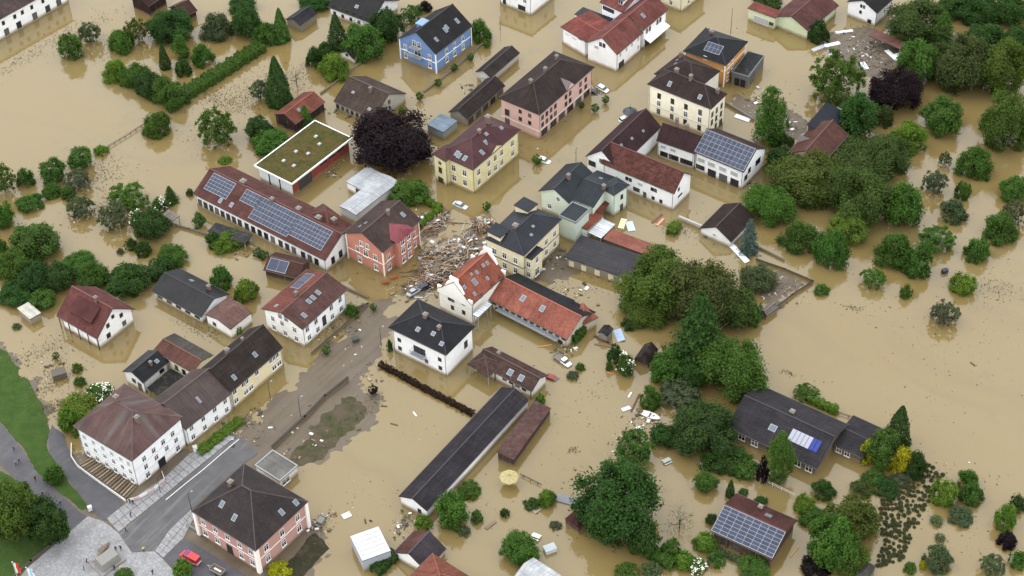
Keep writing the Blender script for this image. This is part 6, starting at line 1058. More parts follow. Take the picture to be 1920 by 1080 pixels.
# ---------------------------------------------------------------- water and ground
def water_mat():
    m,nt,p=newmat('silty_flood_water'); g=N(nt)
    pos=nt.nodes.new('ShaderNodeNewGeometry').outputs['Position']
    # flow streaks run with the current (towards the lower right), warped by noise
    mp=g.new('Mapping',{'Vector':pos,'Rotation':(0,0,R(-32)),'Scale':(110,26,1)},vector_type='TEXTURE').outputs[0]
    st=g.noise(mp,1.,6,.6); lo=g.noise(pos,.008,4,.5); fi=g.noise(pos,.16,5,.65)
    c=g.mix(g.ramp(lo,.35,.65),(.174,.124,.043,1),(.190,.139,.056,1))
    c=g.mix(g.ramp(st,.40,.68,0,.7),c,(.176,.136,.058,1))
    ed=g.noise(g.new('Mapping',{'Vector':g.new('VectorMath',{0:pos,1:g.vmul(g.new('TexNoise',{'Vector':pos,'Scale':.012,'Detail':3.}).outputs['Color'],(90,90,0))},operation='ADD').outputs[0],'Rotation':(0,0,R(-32)),'Scale':(85,13,1)},vector_type='TEXTURE').outputs[0],1.,5,.6)
    c=g.mix(g.ramp(ed,.52,.66,0,.35),c,(.135,.100,.042,1))
    scum=g.math('MULTIPLY',g.ramp(fi,.52,.70),g.ramp(g.noise(pos,.022,4,.6),.50,.62))
    c=g.mix(g.math('MULTIPLY',scum,.38),c,(.10,.080,.052,1))
    spk=g.math('MULTIPLY',g.ramp(g.noise(pos,1.1,4,.7),.63,.70),g.ramp(g.noise(pos,.03,3,.6),.50,.62))
    c=g.mix(g.math('MULTIPLY',spk,.55),c,(.07,.055,.035,1))
    nt.links.new(c,p.inputs['Base Color'])
    p.inputs['Roughness'].default_value=.05; p.inputs['IOR'].default_value=1.66
    rip=g.noise(pos,.9,3,.5)
    nt.links.new(g.new('Bump',{'Strength':.045,'Distance':.3,'Height':rip}).outputs[0],p.inputs['Normal'])
    return m
S=6000
struct(ob('flood_water',mesh('flood_water',[(-S,-S+300,0),(S,-S+300,0),(S,S,0),(-S,S,0)],[(0,1,2,3)],[water_mat()])))

def inside(poly,x,y):
    r=np.zeros(np.shape(x),bool); n=len(poly); j=n-1
    for i in range(n):
        xi,yi=poly[i]; xj,yj=poly[j]
        cnd=((yi>y)!=(yj>y))&(x<(xj-xi)*(y-yi)/(yj-yi+1e-12)+xi); r^=cnd; j=i
    return r
def sdist(poly,x,y):
    d=np.full(np.shape(x),1e9); n=len(poly)
    for i in range(n):
        ax,ay=poly[i]; bx,by=poly[(i+1)%n]; dx,dy=bx-ax,by-ay
        t=np.clip(((x-ax)*dx+(y-ay)*dy)/(dx*dx+dy*dy+1e-9),0,1); d=np.minimum(d,np.hypot(x-ax-t*dx,y-ay-t*dy))
    return np.where(inside(poly,x,y),d,-d)
def wob(x,y):
    return np.sin(x*.37+1.3*np.sin(y*.23))+.7*np.sin(y*.51+1.1*np.sin(x*.31+2))+.5*np.sin((x+y)*.93)+.4*np.sin((x-1.7*y)*1.31)
def gh(x,y):
    x=np.asarray(x,float); y=np.asarray(y,float)
    d=sdist(DRY,x,y)+wob(x,y)*.6+wob(x*2.9+3,y*2.6)*.35
    h=np.where(d>0,.5*(1-np.exp(-d/13.)),d*.06)+.05*wob(x*1.7,y*1.5)*np.exp(-np.abs(d)/9.)
    h=np.clip(h,-1.6,.6)+.02*wob(x*3.1,y*2.7)*np.clip(d,0,1)*0
    return h
def mud_mat():
    m,nt,p=newmat('wet_mud'); g=N(nt)
    pos=nt.nodes.new('ShaderNodeNewGeometry').outputs['Position']
    a=g.noise(pos,.12,6,.6); b_=g.noise(g.new('Mapping',{'Vector':pos,'Rotation':(0,0,R(53)),'Scale':(16,1.6,1)},vector_type='TEXTURE').outputs[0],1.,5,.65); c_=g.noise(pos,1.6,5,.7)
    c=g.mix(g.ramp(a,.35,.65),(.088,.064,.038,1),(.108,.083,.054,1))
    c=g.mix(g.ramp(b_,.45,.72,0,.65),c,(.050,.039,.028,1))
    c=g.mix(g.ramp(c_,.55,.72,0,.5),c,(.115,.098,.076,1))
    nt.links.new(c,p.inputs['Base Color']); nt.links.new(g.ramp(a,.38,.6,.3,.75),p.inputs['Roughness'])
    nt.links.new(g.new('Bump',{'Strength':.4,'Distance':.1,'Height':c_}).outputs[0],p.inputs['Normal'])
    return m
def grass_mat(key,a,b_,mud=.3):
    m,nt,p=newmat(key); g=N(nt)
    pos=nt.nodes.new('ShaderNodeNewGeometry').outputs['Position']
    n1=g.noise(pos,.35,6,.65); n2=g.noise(pos,3.5,4,.7)
    c=g.mix(g.ramp(n1,.35,.65),a,b_); c=g.bright(c,g.ramp(n2,.25,.75,.7,1.3))
    c=g.mix(g.ramp(g.noise(pos,.22,6,.75),.66-.28*mud,.78-.2*mud,0,mud),c,(.084,.066,.046,1))
    nt.links.new(c,p.inputs['Base Color']); p.inputs['Roughness'].default_value=.95; p.inputs['Specular IOR Level'].default_value=.1
    nt.links.new(g.new('Bump',{'Strength':.8,'Distance':.12,'Height':n2}).outputs[0],p.inputs['Normal'])
    return m
def asphalt_mat(key,base,mud=.5):
    m,nt,p=newmat(key); g=N(nt)
    pos=nt.nodes.new('ShaderNodeNewGeometry').outputs['Position']
    c=g.bright(base,g.ramp(g.noise(pos,.3,6,.65),.3,.7,.8,1.25)); c=g.bright(c,g.ramp(g.noise(pos,6,3,.7),.2,.8,.88,1.12))
    st=g.noise(g.new('Mapping',{'Vector':pos,'Rotation':(0,0,R(53)),'Scale':(18,1.5,1)},vector_type='TEXTURE').outputs[0],1.,5,.65)
    c=g.mix(g.ramp(st,.52,.72,0,mud),c,(.17,.17,.172,1))
    nt.links.new(c,p.inputs['Base Color']); p.inputs['Roughness'].default_value=.7
    return m
def cobble_mat():
    m,nt,p=newmat('granite_setts'); g=N(nt)
    pos=nt.nodes.new('ShaderNodeNewGeometry').outputs['Position']
    v=g.new('TexVoronoi',{'Vector':pos,'Scale':2.1,'Randomness':.8}); 
    c=g.mix(v.outputs['Color'],(.22,.22,.225,1),(.31,.31,.32,1)); c=g.bright(c,g.ramp(v.outputs['Distance'],.25,.6,1.04,.78))
    c=g.mix(g.ramp(g.noise(pos,.3,6,.65),.48,.7,0,.55),c,(.14,.135,.125,1))
    nt.links.new(c,p.inputs['Base Color']); p.inputs['Roughness'].default_value=.8
    return m
def sheet(name,poly,mat,dz,step=1.2,parent=None,ragged=0.):
    "a polygon cut along a grid and draped on the ground"
    if ragged:
        q=[]
        for (x0,y0),(x1,y1) in zip(poly,poly[1:]+poly[:1]):
            n=max(1,int(math.hypot(x1-x0,y1-y0)/.7))
            for i in range(n):
                x,y=x0+(x1-x0)*i/n,y0+(y1-y0)*i/n; nx,ny=(y1-y0),-(x1-x0); l=math.hypot(nx,ny); k=ragged*(float(wob(x*2.3,y*2.1))*.4+float(wob(x*.9,y*1.1+5))*.5); q.append((x+nx/l*k,y+ny/l*k))
        poly=q
    bm=bmesh.new(); bm.faces.new([bm.verts.new((x,y,0)) for x,y in poly])
    xs=[p[0] for p in poly]; ys=[p[1] for p in poly]
    for ax,lo,hi in ((0,min(xs),max(xs)),(1,min(ys),max(ys))):
        t=math.ceil(lo/step)*step+.01
        while t<hi:
            co=(t,0,0) if ax==0 else (0,t,0); no=(1,0,0) if ax==0 else (0,1,0)
            bmesh.ops.bisect_plane(bm,geom=bm.verts[:]+bm.edges[:]+bm.faces[:],plane_co=co,plane_no=no); t+=step
    P=np.array([v.co[:2] for v in bm.verts]); H=gh(P[:,0],P[:,1])
    for v,h in zip(bm.verts,H): v.co.z=h+dz
    for f in bm.faces:
        f.normal_update()
        if f.normal.z<0: f.normal_flip()
    me=bpy.data.meshes.new(name); bm.to_mesh(me); bm.free(); me.materials.append(mat)
    return struct(ob(name,me,parent))
def ground_sheet():
    x0,x1,y0,y1=-170,0,190,345; st=.6
    xs=np.arange(x0,x1+.1,st); ys=np.arange(y0,y1+.1,st); X,Y=np.meshgrid(xs,ys); Z=gh(X,Y)
    # outer ring so that the bed of the flood reaches the horizon
    v=np.stack([X,Y,Z],-1).reshape(-1,3).tolist(); nx,ny=len(xs),len(ys)
    f=[(j*nx+i,j*nx+i+1,(j+1)*nx+i+1,(j+1)*nx+i) for j in range(ny-1) for i in range(nx-1)]
    n=len(v); v+=[(-S,-S+300,-1.6),(S,-S+300,-1.6),(S,S,-1.6),(-S,S,-1.6)]
    f.append((n,n+1,n+2,n+3))
    o=ob('ground',mesh('ground',v,f,[mud_mat()],smooth=True)); return struct(o)
ground_sheet()
G1=grass_mat('meadow_grass',(.030,.060,.013,1),(.046,.078,.019,1),.3)
G2=grass_mat('trampled_lawn',(.027,.040,.012,1),(.046,.050,.022,1),1.)
G3=grass_mat('dark_garden_soil',(.022,.026,.012,1),(.036,.032,.02,1),.6)
AS=asphalt_mat('asphalt',(.070,.069,.073,1),.6); AS2=asphalt_mat('asphalt_dark',(.055,.053,.060,1),.2)
CO=cobble_mat()
SM={'grass_bank':G1,'park_lawn':G1,'lawn':G2,'garden_bed':G3,'verge':G1,'street':AS,'lane':AS2,'footpath':AS2,'parking_area':AS2,'plaza':CO}
for i,(nm,poly) in enumerate(SHEETS): sheet(nm,poly,SM[nm],.03+.006*i,ragged={'grass_bank':.35,'lawn':1.1,'garden_bed':.3,'park_lawn':.3,'street':.22}.get(nm,0.))

def silt_bank(poly,seed):
    "low bank of dark silt and litter just breaking the surface"
    xs=[p[0] for p in poly]; ys=[p[1] for p in poly]; st=.7; X,Y=np.meshgrid(np.arange(min(xs)-3,max(xs)+3,st),np.arange(min(ys)-3,max(ys)+3,st))
    d=sdist(poly,X,Y)+wob(X*1.3,Y*1.3)*.8+wob(X*3.7+seed,Y*3.3)*.35; Z=np.clip(d*.05,-.12,.12)+.012*wob(X*4.1,Y*4.7)
    v=np.stack([X,Y,Z],-1).reshape(-1,3).tolist(); nx=X.shape[1]; f=[(j*nx+i,j*nx+i+1,(j+1)*nx+i+1,(j+1)*nx+i) for j in range(X.shape[0]-1) for i in range(nx-1) if max(Z[j,i],Z[j,i+1],Z[j+1,i+1],Z[j+1,i])>-.05]
    struct(ob('silt_bank',mesh('silt_bank',v,f,[SILTM],smooth=True)))
SILTM=mud_mat()
for i,q in enumerate(SILT): silt_bank(q,i)

# ---------------------------------------------------------------- buildings
WCACHE={}
def window_mesh(w,h,style):
    k=(round(w,2),round(h,2),style)
    if k in WCACHE: return WCACHE[k]
    fr=MB(); a=.11 if style=='w' else .07; d=.09
    x,z=w/2,h/2
    for b_ in ((-x-a,-x,-z-a,z+a),(x,x+a,-z-a,z+a),(-x,x,z,z+a),(-x,x,-z-a,-z)): fr.box(b_[0],b_[1],-d,0,b_[2],b_[3])
    if style=='w':
        fr.box(-.05,.05,-d+.015,-.02,-z,z)
        if h>1.35: fr.box(-x,-.05,-d+.015,-.02,z*.3,z*.3+.08); fr.box(.05,x,-d+.015,-.02,z*.3,z*.3+.08)
        fr.box(-x-.2,x+.2,-.2,-.002,-z-a-.1,-z-a-.003)        # sill
    elif w>1.7:
        n=int(w/1.1)
        for i in range(1,n): t=-x+w*i/n; fr.box(t-.04,t+.04,-d+.015,-.02,-z,z)
    pn=MB()
    if style in('g','c'):
        n=max(3,int(h/.25))
        for i in range(n): pn.box(-x,x,-.075,-.012,-z+h*i/n,-z+h*(i+.86)/n)
    else: pn.box(-x,x,-.04,-.012,-z,z)
    fm={'w':WHITE(),'d':DARK(),'g':WHITE(),'c':plain('cream_board','cfc6ac',.8)}[style]
    pm={'g':plain('shutter_slats','a9adb0',.6,var=.05),'c':plain('cream_board','cfc6ac',.8)}.get(style) or glassm()
    WCACHE[k]=(fr.me('window_frame',fm),pn.me('pane',pm)); return WCACHE[k]
def uvmap(me):
    uv=me.uv_layers.new(name='UVMap'); Z=Vector((0,0,1))
    for p in me.polygons:
        n=p.normal; h=Z.cross(n)
        h=h.normalized() if h.length>.05 else Vector((1,0,0)); u2=n.cross(h)
        for li in p.loop_indices:
            co=me.vertices[me.loops[li].vertex_index].co; uv.data[li].uv=(co.dot(h)+50,co.dot(u2)+50)
ROOTS={}
def building(d):
    x,y,a,L,W,he,dh,hip=d['p']; ov=d['ov']; k=d['k']; BM=TR(x,y,0,a)
    if d.get('of'): rt_=ROOTS[d['of']]; base=rt_.matrix_basis.inverted()@BM
    else: rt_=root(d['name'],d['label'],d['cat'],BM); ROOTS[d['key']]=rt_; base=Matrix.Identity(4)
    def add(name,me,M=None): return ob(name,me,rt_,base@M if M is not None else base.copy())
    def addm(mb,name,mat,M=None,smooth=False): return add(name,mb.me(name,*(mat if isinstance(mat,(list,tuple)) else (mat,)),smooth=smooth),M)
    t=.22; tilt=d.get('tilt',0)
    wl,ww=L/2-ov,W/2-ov
    rm=roofm(d['roof'],d['rs']); rb=roofm(d.get('roofB',d['roof']),d['rs'])
    fas=plain('fascia_board','332c28',.8) if not d.get('parapet') else plain('parapet_'+d['parapet'],d['parapet'],.6,var=.05)
    # walls
    if d['wall']:
        z0=d.get('zb',-1.0); wm=wallm(d['wall']); wmats=[wm,wallm(d['wallL']) if d.get('wallL') else wm]; mb=MB()
        def top(v): 
            if k=='g': return he+dh*(1-abs(v)/(W/2))-t*.9
            if k=='h': return he+dh*min(1,ov/(W/2))-t*.9
            return he-t*.9+tilt*(v+W/2)/W
        b_=[(-wl,ww),(wl,ww),(wl,-ww),(-wl,-ww)]
        mb.poly([(-wl,-ww,z0),(wl,-ww,z0),(wl,-ww,top(-ww)),(-wl,-ww,top(-ww))])
        mb.poly([(wl,ww,z0),(-wl,ww,z0),(-wl,ww,top(ww)),(wl,ww,top(ww))])
        R_=[(wl,-ww,z0),(wl,ww,z0),(wl,ww,top(ww))]; L_=[(-wl,ww,z0),(-wl,-ww,z0),(-wl,-ww,top(-ww))]
        if k=='g': R_.append((wl,0,top(0))); L_.append((-wl,0,top(0)))
        R_.append((wl,-ww,top(-ww))); L_.append((-wl,ww,top(ww)))
        mb.poly(R_); mb.poly(L_,1)
        addm(mb,'wall',wmats)
    else:
        mb0=[(-wl+.15,ww-.15),(wl-.15,ww-.15),(wl-.15,-ww+.15),(-wl+.15,-ww+.15)]
        for px_,py_ in mb0:
            mb=MB(); mb.box(px_-.09,px_+.09,py_-.09,py_+.09,-1,he-.1); addm(mb,'post',plain('post_paint','8f8a82',.8))
    # roof
    e=[(-L/2,W/2,he+tilt),(L/2,W/2,he+tilt),(L/2,-W/2,he),(-L/2,-W/2,he)]
    r0=(-L/2+hip,0,he+dh); r1=(L/2-hip,0,he+dh); dn_=lambda q:(q[0],q[1],q[2]-t)
    mb=MB()
    if k=='f':
        mb.poly([e[3],e[2],e[1],e[0]])
    else:
        mb.poly([e[3],e[2],r1,r0]); mb.poly([e[1],e[0],r0,r1],1)
        if k=='h': mb.poly([e[0],e[3],r0]); mb.poly([e[2],e[1],r1])
    # underside and edges
    if k=='g':
        mb.poly([dn_(e[2]),dn_(e[3]),dn_(r0),dn_(r1)],2); mb.poly([dn_(e[0]),dn_(e[1]),dn_(r1),dn_(r0)],2)
        loop=[e[3],e[2],r1,e[1],e[0],r0]
    else:
        mb.poly([dn_(e[0]),dn_(e[1]),dn_(e[2]),dn_(e[3])],2); loop=[e[3],e[2],e[1],e[0]]
    for p_,q_ in zip(loop,loop[1:]+loop[:1]): mb.poly([dn_(p_),dn_(q_),q_,p_],2)
    me=mb.me('roof',rm,rb,fas); uvmap(me); roof=add('roof',me)
    rs=d['rs']
    if k in 'gh' and rs in('tile','tilebig','row','slate','seam','seam2','patina') and L>4:
        cap=MB(); cw=.16
        cap.box(r0[0],r1[0],-cw,cw,he+dh-.06,he+dh+.1)
        if k=='h':
            for r_,es in ((r0,(e[0],e[3])),(r1,(e[1],e[2]))):
                for q in es: cap.tube([(r_[0],r_[1],r_[2]-.02),(q[0],q[1],q[2]-.02)],.13,5)
        addm(cap,'ridge_cap',plain('ridge_'+d['roof'],tuple(min(1,c*.62+.006) for c in lin(d['roof'])[:3])+(1,),.8))
        for s_ in(-1,1):
            gt=MB(); gt.box(-L/2,L/2,s_*W/2-.02 if s_>0 else s_*W/2-.14,s_*W/2+.14 if s_>0 else s_*W/2+.02,he-.2,he-.06); addm(gt,'gutter',plain('gutter_metal','55504c',.45,.3))
        if d['wall'] and he>3.5 and not d.get('zb'):
            for sx_,sy_ in((-1,-1),(1,-1),(1,1),(-1,1)):
                dp=MB(); dp.tube([(sx_*(wl-.25),sy_*(ww+.06),-.6),(sx_*(wl-.25),sy_*(ww+.06),he-.15)],.06,5); addm(dp,'downpipe',plain('gutter_metal','55504c',.45,.3))
    if d.get('parapet'):
        pm=fas
        for bx in ((-L/2,L/2,-W/2,-W/2+.28),(-L/2,L/2,W/2-.28,W/2),(-L/2,-L/2+.28,-W/2+.28,W/2-.28),(L/2-.28,L/2,-W/2+.28,W/2-.28)):
            mb=MB(); mb.box(bx[0]-.003,bx[1]+.003,bx[2]-.003,bx[3]+.003,he-.35,he+.14); addm(mb,'parapet',pm)
    if rs=='panel':
        for i in range(6):
            mb=MB(); mb.box(-L/2+.1,L/2-.1,-W/2+W*(i+.08)/6,-W/2+W*(i+.92)/6,he+.004,he+.12); addm(mb,'roof_panel',plain('white_sheet','b4b8bb',.4,var=.2))
    # facade frame: x to the right seen from outside, y inwards, z up
    def fac(side,fr,z):
        if side=='F': M=Matrix.Translation((-wl+2*wl*fr,-ww,z))
        elif side=='B': M=Matrix.Translation((wl-2*wl*fr,ww,z))@Matrix.Rotation(math.pi,4,'Z')
        elif side=='R': M=Matrix.Translation((wl,-ww+2*ww*fr,z))@Matrix.Rotation(math.pi/2,4,'Z')
        else: M=Matrix.Translation((-wl,ww-2*ww*fr,z))@Matrix.Rotation(-math.pi/2,4,'Z')
        return M
    def slope(side,fu,fv):
        if side in'FB':
            s_=-1 if side=='F' else 1; hw=W/2
            P=Vector((-L/2+fu*L,s_*hw*(1-fv),he+dh*fv)); X=Vector((-s_,0,0)); Y=Vector((0,-s_*hw,dh)).normalized(); run=math.hypot(hw,dh)
            if k=='f': P.y=-W/2+fv*W; Y=Vector((0,W,tilt)).normalized(); X=Vector((1,0,0)); P.z=he+tilt*fv; run=W
        else:
            s_=-1 if side=='L' else 1
            P=Vector((s_*(L/2-hip*fv),(-W/2+fu*W)*s_,he+dh*fv)); X=Vector((0,s_,0)); Y=Vector((-s_*hip,0,dh)).normalized(); run=math.hypot(hip,dh)
        Zn=X.cross(Y); M=Matrix((( X.x,Y.x,Zn.x,P.x),(X.y,Y.y,Zn.y,P.y),(X.z,Y.z,Zn.z,P.z),(0,0,0,1)))
        return M,run
    for side,pos,z,w_,h_,st in d.get('win',()):
        if isinstance(pos,int): pos=[(i+.5)/pos for i in range(pos)]
        fm,pm=window_mesh(w_,h_,st)
        nm='door' if (h_>=2.2 and z<2.2 and w_<3.2) else 'window'
        for f_ in pos:
            o=add(nm,fm,fac(side,f_,z)); ob('pane' if nm=='window' else 'door_leaf',pm,o)
    if d.get('trim'):
        tm=plain('trim_'+d['trim'],d['trim'],.7,var=.04)
        for cx_,cy_ in ((-wl,-ww),(wl,-ww),(wl,ww),(-wl,ww)):
            q=.32 if d.get('pil') else .16
            mb=MB(); mb.box(cx_-q,cx_+q,cy_-q,cy_+q,-1,he-.15) if not d.get('pil') else mb.box(cx_-q*1.4,cx_+q*1.4,cy_-q*1.4,cy_+q*1.4,-1,he-.15)
            addm(mb,'corner_pilaster',tm)
    for zb in d.get('band',()):
        bc=d.get('bandc') or d.get('trim') or 'd8d4c8'
        mb=MB(); g_=.07
        for bx in ((-wl-g_,wl+g_,-ww-g_,-ww-.002),(-wl-g_,wl+g_,ww+.002,ww+g_),(-wl-g_,-wl-.002,-ww,ww),(wl+.002,wl+g_,-ww,ww)): mb.box(*bx,zb-.12,zb+.12)
        addm(mb,'string_course',plain('trim_'+bc,bc,.7,var=.04))
    for side,fr,z,w_ in d.get('balc',()):
        M=fac(side,fr,z); mb=MB(); mb.box(-w_/2,w_/2,-1.4,-.003,-.15,0); o=addm(mb,'balcony',plain('balcony_slab','8d9196',.7),M)
        rl=MB(); rl.box(-w_/2,w_/2,-1.4,-1.36,.95,1.02)
        n=max(4,int(w_/.35))
        for i in range(n+1): t_=-w_/2+w_*i/n; rl.box(t_-.02,t_+.02,-1.395,-1.365,0,.95)
        for s_ in(-1,1): rl.box(s_*(w_/2-.02)-.02,s_*(w_/2-.02)+.02,-1.36,0,.95,1.02)
        ob('railing',rl.me('railing',plain('railing_dark','4a4642',.6)),o)
    for side,fu,fv,w_,h_ in d.get('sky',()):
        M,_=slope(side,fu,fv); mb=MB(); mb.box(-w_/2-.1,w_/2+.1,-h_/2-.1,h_/2+.1,-.05,.10); o=addm(mb,'skylight',METAL(),M)
        g_=MB(); g_.box(-w_/2,w_/2,-h_/2,h_/2,.08,.125); ob('pane',g_.me('pane',plain('skylight_glass','5d6873',.3,var=.2,spec=.3)),o)
    for side,fu,fv,hh,w_ in d.get('chim',()):
        M,_=slope(side,fu,fv); P=M.translation; mb=MB(); s_=w_/2
        mb.box(-s_,s_,-s_,s_,-.6,hh); o=addm(mb,'chimney',plain('chimney_render','6e5a50',.9),Matrix.Translation(P))
        cp=MB(); cp.box(-s_-.1,s_+.1,-s_-.1,s_+.1,hh+.002,hh+.12); cp.box(-s_*.6,s_*.6,-s_*.6,s_*.6,hh+.12,hh+.4); ob('chimney_cap',cp.me('chimney_cap',plain('chimney_cap','77746e',.6)),o)
    for side,u0,u1,v0,v1,nc,nr in d.get('solar',()):
        M,run=slope(side,(u0+u1)/2,(v0+v1)/2); AW=(u1-u0)*L; AH=(v1-v0)*run
        mb=MB(); mb.box(-AW/2-.06,AW/2+.06,-AH/2-.06,AH/2+.06,.03,.085); fr_=addm(mb,'panel_frame',plain('panel_frame','a3a9b0',.4,.0,.05),M)
        pw,ph=AW/nc,AH/nr; pm=MB(); gx=.04; pm.box(-pw/2+gx,pw/2-gx,-ph/2+gx,ph/2-gx,.075,.125); pme=pm.me('solar_panel',solarm())
        for i in range(nc):
            for j in range(nr):
                ob('solar_panel',pme,rt_,base@M@Matrix.Translation((-AW/2+pw*(i+.5),-AH/2+ph*(j+.5),0)))
    for side,u0,u1,v0,v1 in d.get('coll',()):
        M,run=slope(side,(u0+u1)/2,(v0+v1)/2); AW=(u1-u0)*L; AH=(v1-v0)*run
        for i in range(7):
            mb=MB(); pw=AW/7; mb.box(-AW/2+pw*i+.05,-AW/2+pw*(i+1)-.05,-AH/2,AH/2,.03,.14)
            addm(mb,'solar_collector',plain('collector_pale','9a9ca8',.7,var=.04,spec=.2) if i<5 else plain('collector_blue','2b3a80',.5,var=.3,spec=.2),M)
    for side,fu,fv,w_,c_ in d.get('dorm',()):
        M,run=slope(side,fu,fv); P=M.translation; s_=-1 if side=='F' else 1
        mb=MB(); mb.box(-w_/2,w_/2,min(0,-s_*2.4),max(0,-s_*2.4),-1.,1.5); o=addm(mb,'dormer',wallm(d['wall']),Matrix.Translation(P))
        rr=MB(); rr.box(-w_/2-.25,w_/2+.25,min(s_*.3,-s_*2.6),max(s_*.3,-s_*2.6),1.503,1.7); ob('dormer_roof',rr.me('dormer_roof',plain('dormer_'+c_,c_,.4)),o)
        for q in(-.25,.25): wn=MB(); wn.box(q*w_-.32,q*w_+.32,s_*.02 if s_>0 else -.06,.06 if s_>0 else -.02,.2,1.25); ob('pane',wn.me('pane',glassm()),o)
    for u0,u1,v0,v1 in d.get('slab',()):
        M,run=slope('F',(u0+u1)/2,(v0+v1)/2); AW=(u1-u0)*L; AH=(v1-v0)*run
        mb=MB(); mb.box(-AW/2,AW/2,-AH/2,AH/2,-.2,.75,M=Matrix.Rotation(R(-9),4,'X')); addm(mb,'dormer',rm,M)
    for side,n in d.get('posts',()):
        for i in range(n):
            q=-L/2+.5+(L-1)*i/(n-1); mb=MB(); mb.box(q-.1,q+.1,-W/2+.1,-W/2+.3,-1,he-.12); addm(mb,'post',WOOD())
    for f0,f1,dep,zt,col in d.get('bay',()):
        a0,a1=-wl+2*wl*f0,-wl+2*wl*f1; mb=MB(); mb.box(a0,a1,-ww-dep,-ww+1.5,-1,zt); o=addm(mb,'bay',wallm(d['wall']))
        rr=MB(); q=.45; pk=(( a0+a1)/2,-ww+3.4,zt+1.7)
        A=[(a0-q,-ww-dep-q,zt),(a1+q,-ww-dep-q,zt),(a1+q,-ww+1.6,zt+.2),(a0-q,-ww+1.6,zt+.2)]; rA=((a0+a1)/2,-ww+.3,zt+1.6); rB=((a0+a1)/2,-ww+4.2,zt+1.75)
        rr.poly([A[0],A[1],rA]); rr.poly([A[1],A[2],rB,rA]); rr.poly([A[3],A[0],rA,rB]); rr.poly([A[1],A[0],A[3],A[2]])
        me_=rr.me('bay_roof',roofm(col,'seam2')); uvmap(me_); ob('bay_roof',me_,o)
        for z_ in(2.0,5.2,8.0):
            for q_ in(.3,.7):
                fm,pm=window_mesh(1.2,1.7,'w'); o2=add('window',fm,Matrix.Translation((a0+(a1-a0)*q_,-ww-dep,z_))); ob('pane',pm,o2)
    for side,fr,z,w_,dep in d.get('awn',()):
        M=fac(side,fr,z); mb=MB(); mb.poly([(-w_/2,-dep,-.7),(w_/2,-dep,-.7),(w_/2,-.01,0),(-w_/2,-.01,0)]); mb.poly([(-w_/2,-dep,-.9),(w_/2,-dep,-.9),(w_/2,-dep,-.7),(-w_/2,-dep,-.7)]); mb.poly([(w_/2,-.01,-.12),(-w_/2,-.01,-.12),(-w_/2,-dep,-.85),(w_/2,-dep,-.85)][::-1]); addm(mb,'awning',WHITE(),M)
    for side,fr,w_ in d.get('ped',()):
        M=fac(side,fr,he-.1); mb=MB(); mb.poly([(-w_/2,-.5,0),(w_/2,-.5,0),(0,-.5,1.7)]); o=addm(mb,'pediment',wallm(d['wall']),M)
        rr=MB()
        for s_ in(-1,1): 
            A=[(s_*(w_/2+.3),-.75,-.05),(0,-.75,1.85),(0,4.4,1.85),(s_*(w_/2+.3),1.2,-.05)]
            rr.poly(A if s_<0 else A[::-1])
        me_=rr.me('pediment_roof',rm); uvmap(me_); ob('pediment_roof',me_,o)
    for side,fu,fv,w_ in d.get('gdorm',()):
        M,run=slope(side,fu,.0); P=M.translation; s_=-1 if side=='F' else 1; rr=MB(); hh=2.0
        yb=-s_*(hh/dh*W/2)
        for q in(-1,1):
            A=[(q*w_/2,0,0),(0,0,hh),(0,yb,hh)]; rr.poly(A if q*s_>0 else A[::-1])
        me_=rr.me('gable_dormer',plain('dormer_slate','5f5654',.6)); add('gable_dormer',me_,Matrix.Translation(P+Vector((0,s_*.05,.03))))
        gg=MB(); A=[(-w_/2+.3,0,0),(w_/2-.3,0,0),(0,0,hh-.25)]; gg.poly(A if s_<0 else A[::-1]); add('dormer_gable',gg.me('dormer_gable',wallm(d['wall'])),Matrix.Translation(P+Vector((0,s_*.04,.03))))
    for fu,fv in d.get('dome',()):
        M,_=slope('F',fu,fv); mb=MB(); mb.box(-.5,.5,-.4,.4,-.02,.28); mb.box(-.38,.38,-.28,.28,.28,.4); addm(mb,'roof_light',plain('roof_light_dome','a8acad',.4),M)
    if d.get('stepgable'):
        # raised gable parapet with stepped shoulders and curved flanks, at both ends
        prof=[(-ww-.3,he-.6),(-ww-.3,he+1.1),(-ww+.9,he+1.1),(-ww+.9,he+.7)]
        for i in range(1,6): f_=i/6; prof.append((-ww+.9+(ww-1.9-.9)*f_,he+.7+(dh-.9)*(f_**1.5)))
        prof+=[(-1.3,he+dh-.2),(-1.3,he+dh+1.2),(0,he+dh+1.2)]
        full=prof+[(-v,z) for v,z in prof[::-1][1:]]
        for ux,nm in((-wl,'gable_parapet'),(wl,'gable_parapet')):
            mb=MB(); o_=.28; zb=he-1.2
            for (v0,z0_),(v1,z1_) in zip(full,full[1:]):
                if abs(v1-v0)<1e-6: continue
                A,B_=ux-o_,ux+o_
                mb.poly([(A,v0,zb),(A,v1,zb),(A,v1,z1_),(A,v0,z0_)][::-1]); mb.poly([(B_,v0,zb),(B_,v1,zb),(B_,v1,z1_),(B_,v0,z0_)])
                mb.poly([(A,v0,z0_),(A,v1,z1_),(B_,v1,z1_),(B_,v0,z0_)])
            for q in range(len(full)-1):
                (v0,z0_),(v1,z1_)=full[q],full[q+1]
                if abs(v1-v0)<1e-6: mb.poly([(ux-o_,v0,z0_),(ux+o_,v0,z0_),(ux+o_,v0,z1_),(ux-o_,v0,z1_)])
            addm(mb,nm,wallm('e6e4dc'))
for d in BUILDINGS: building(d)

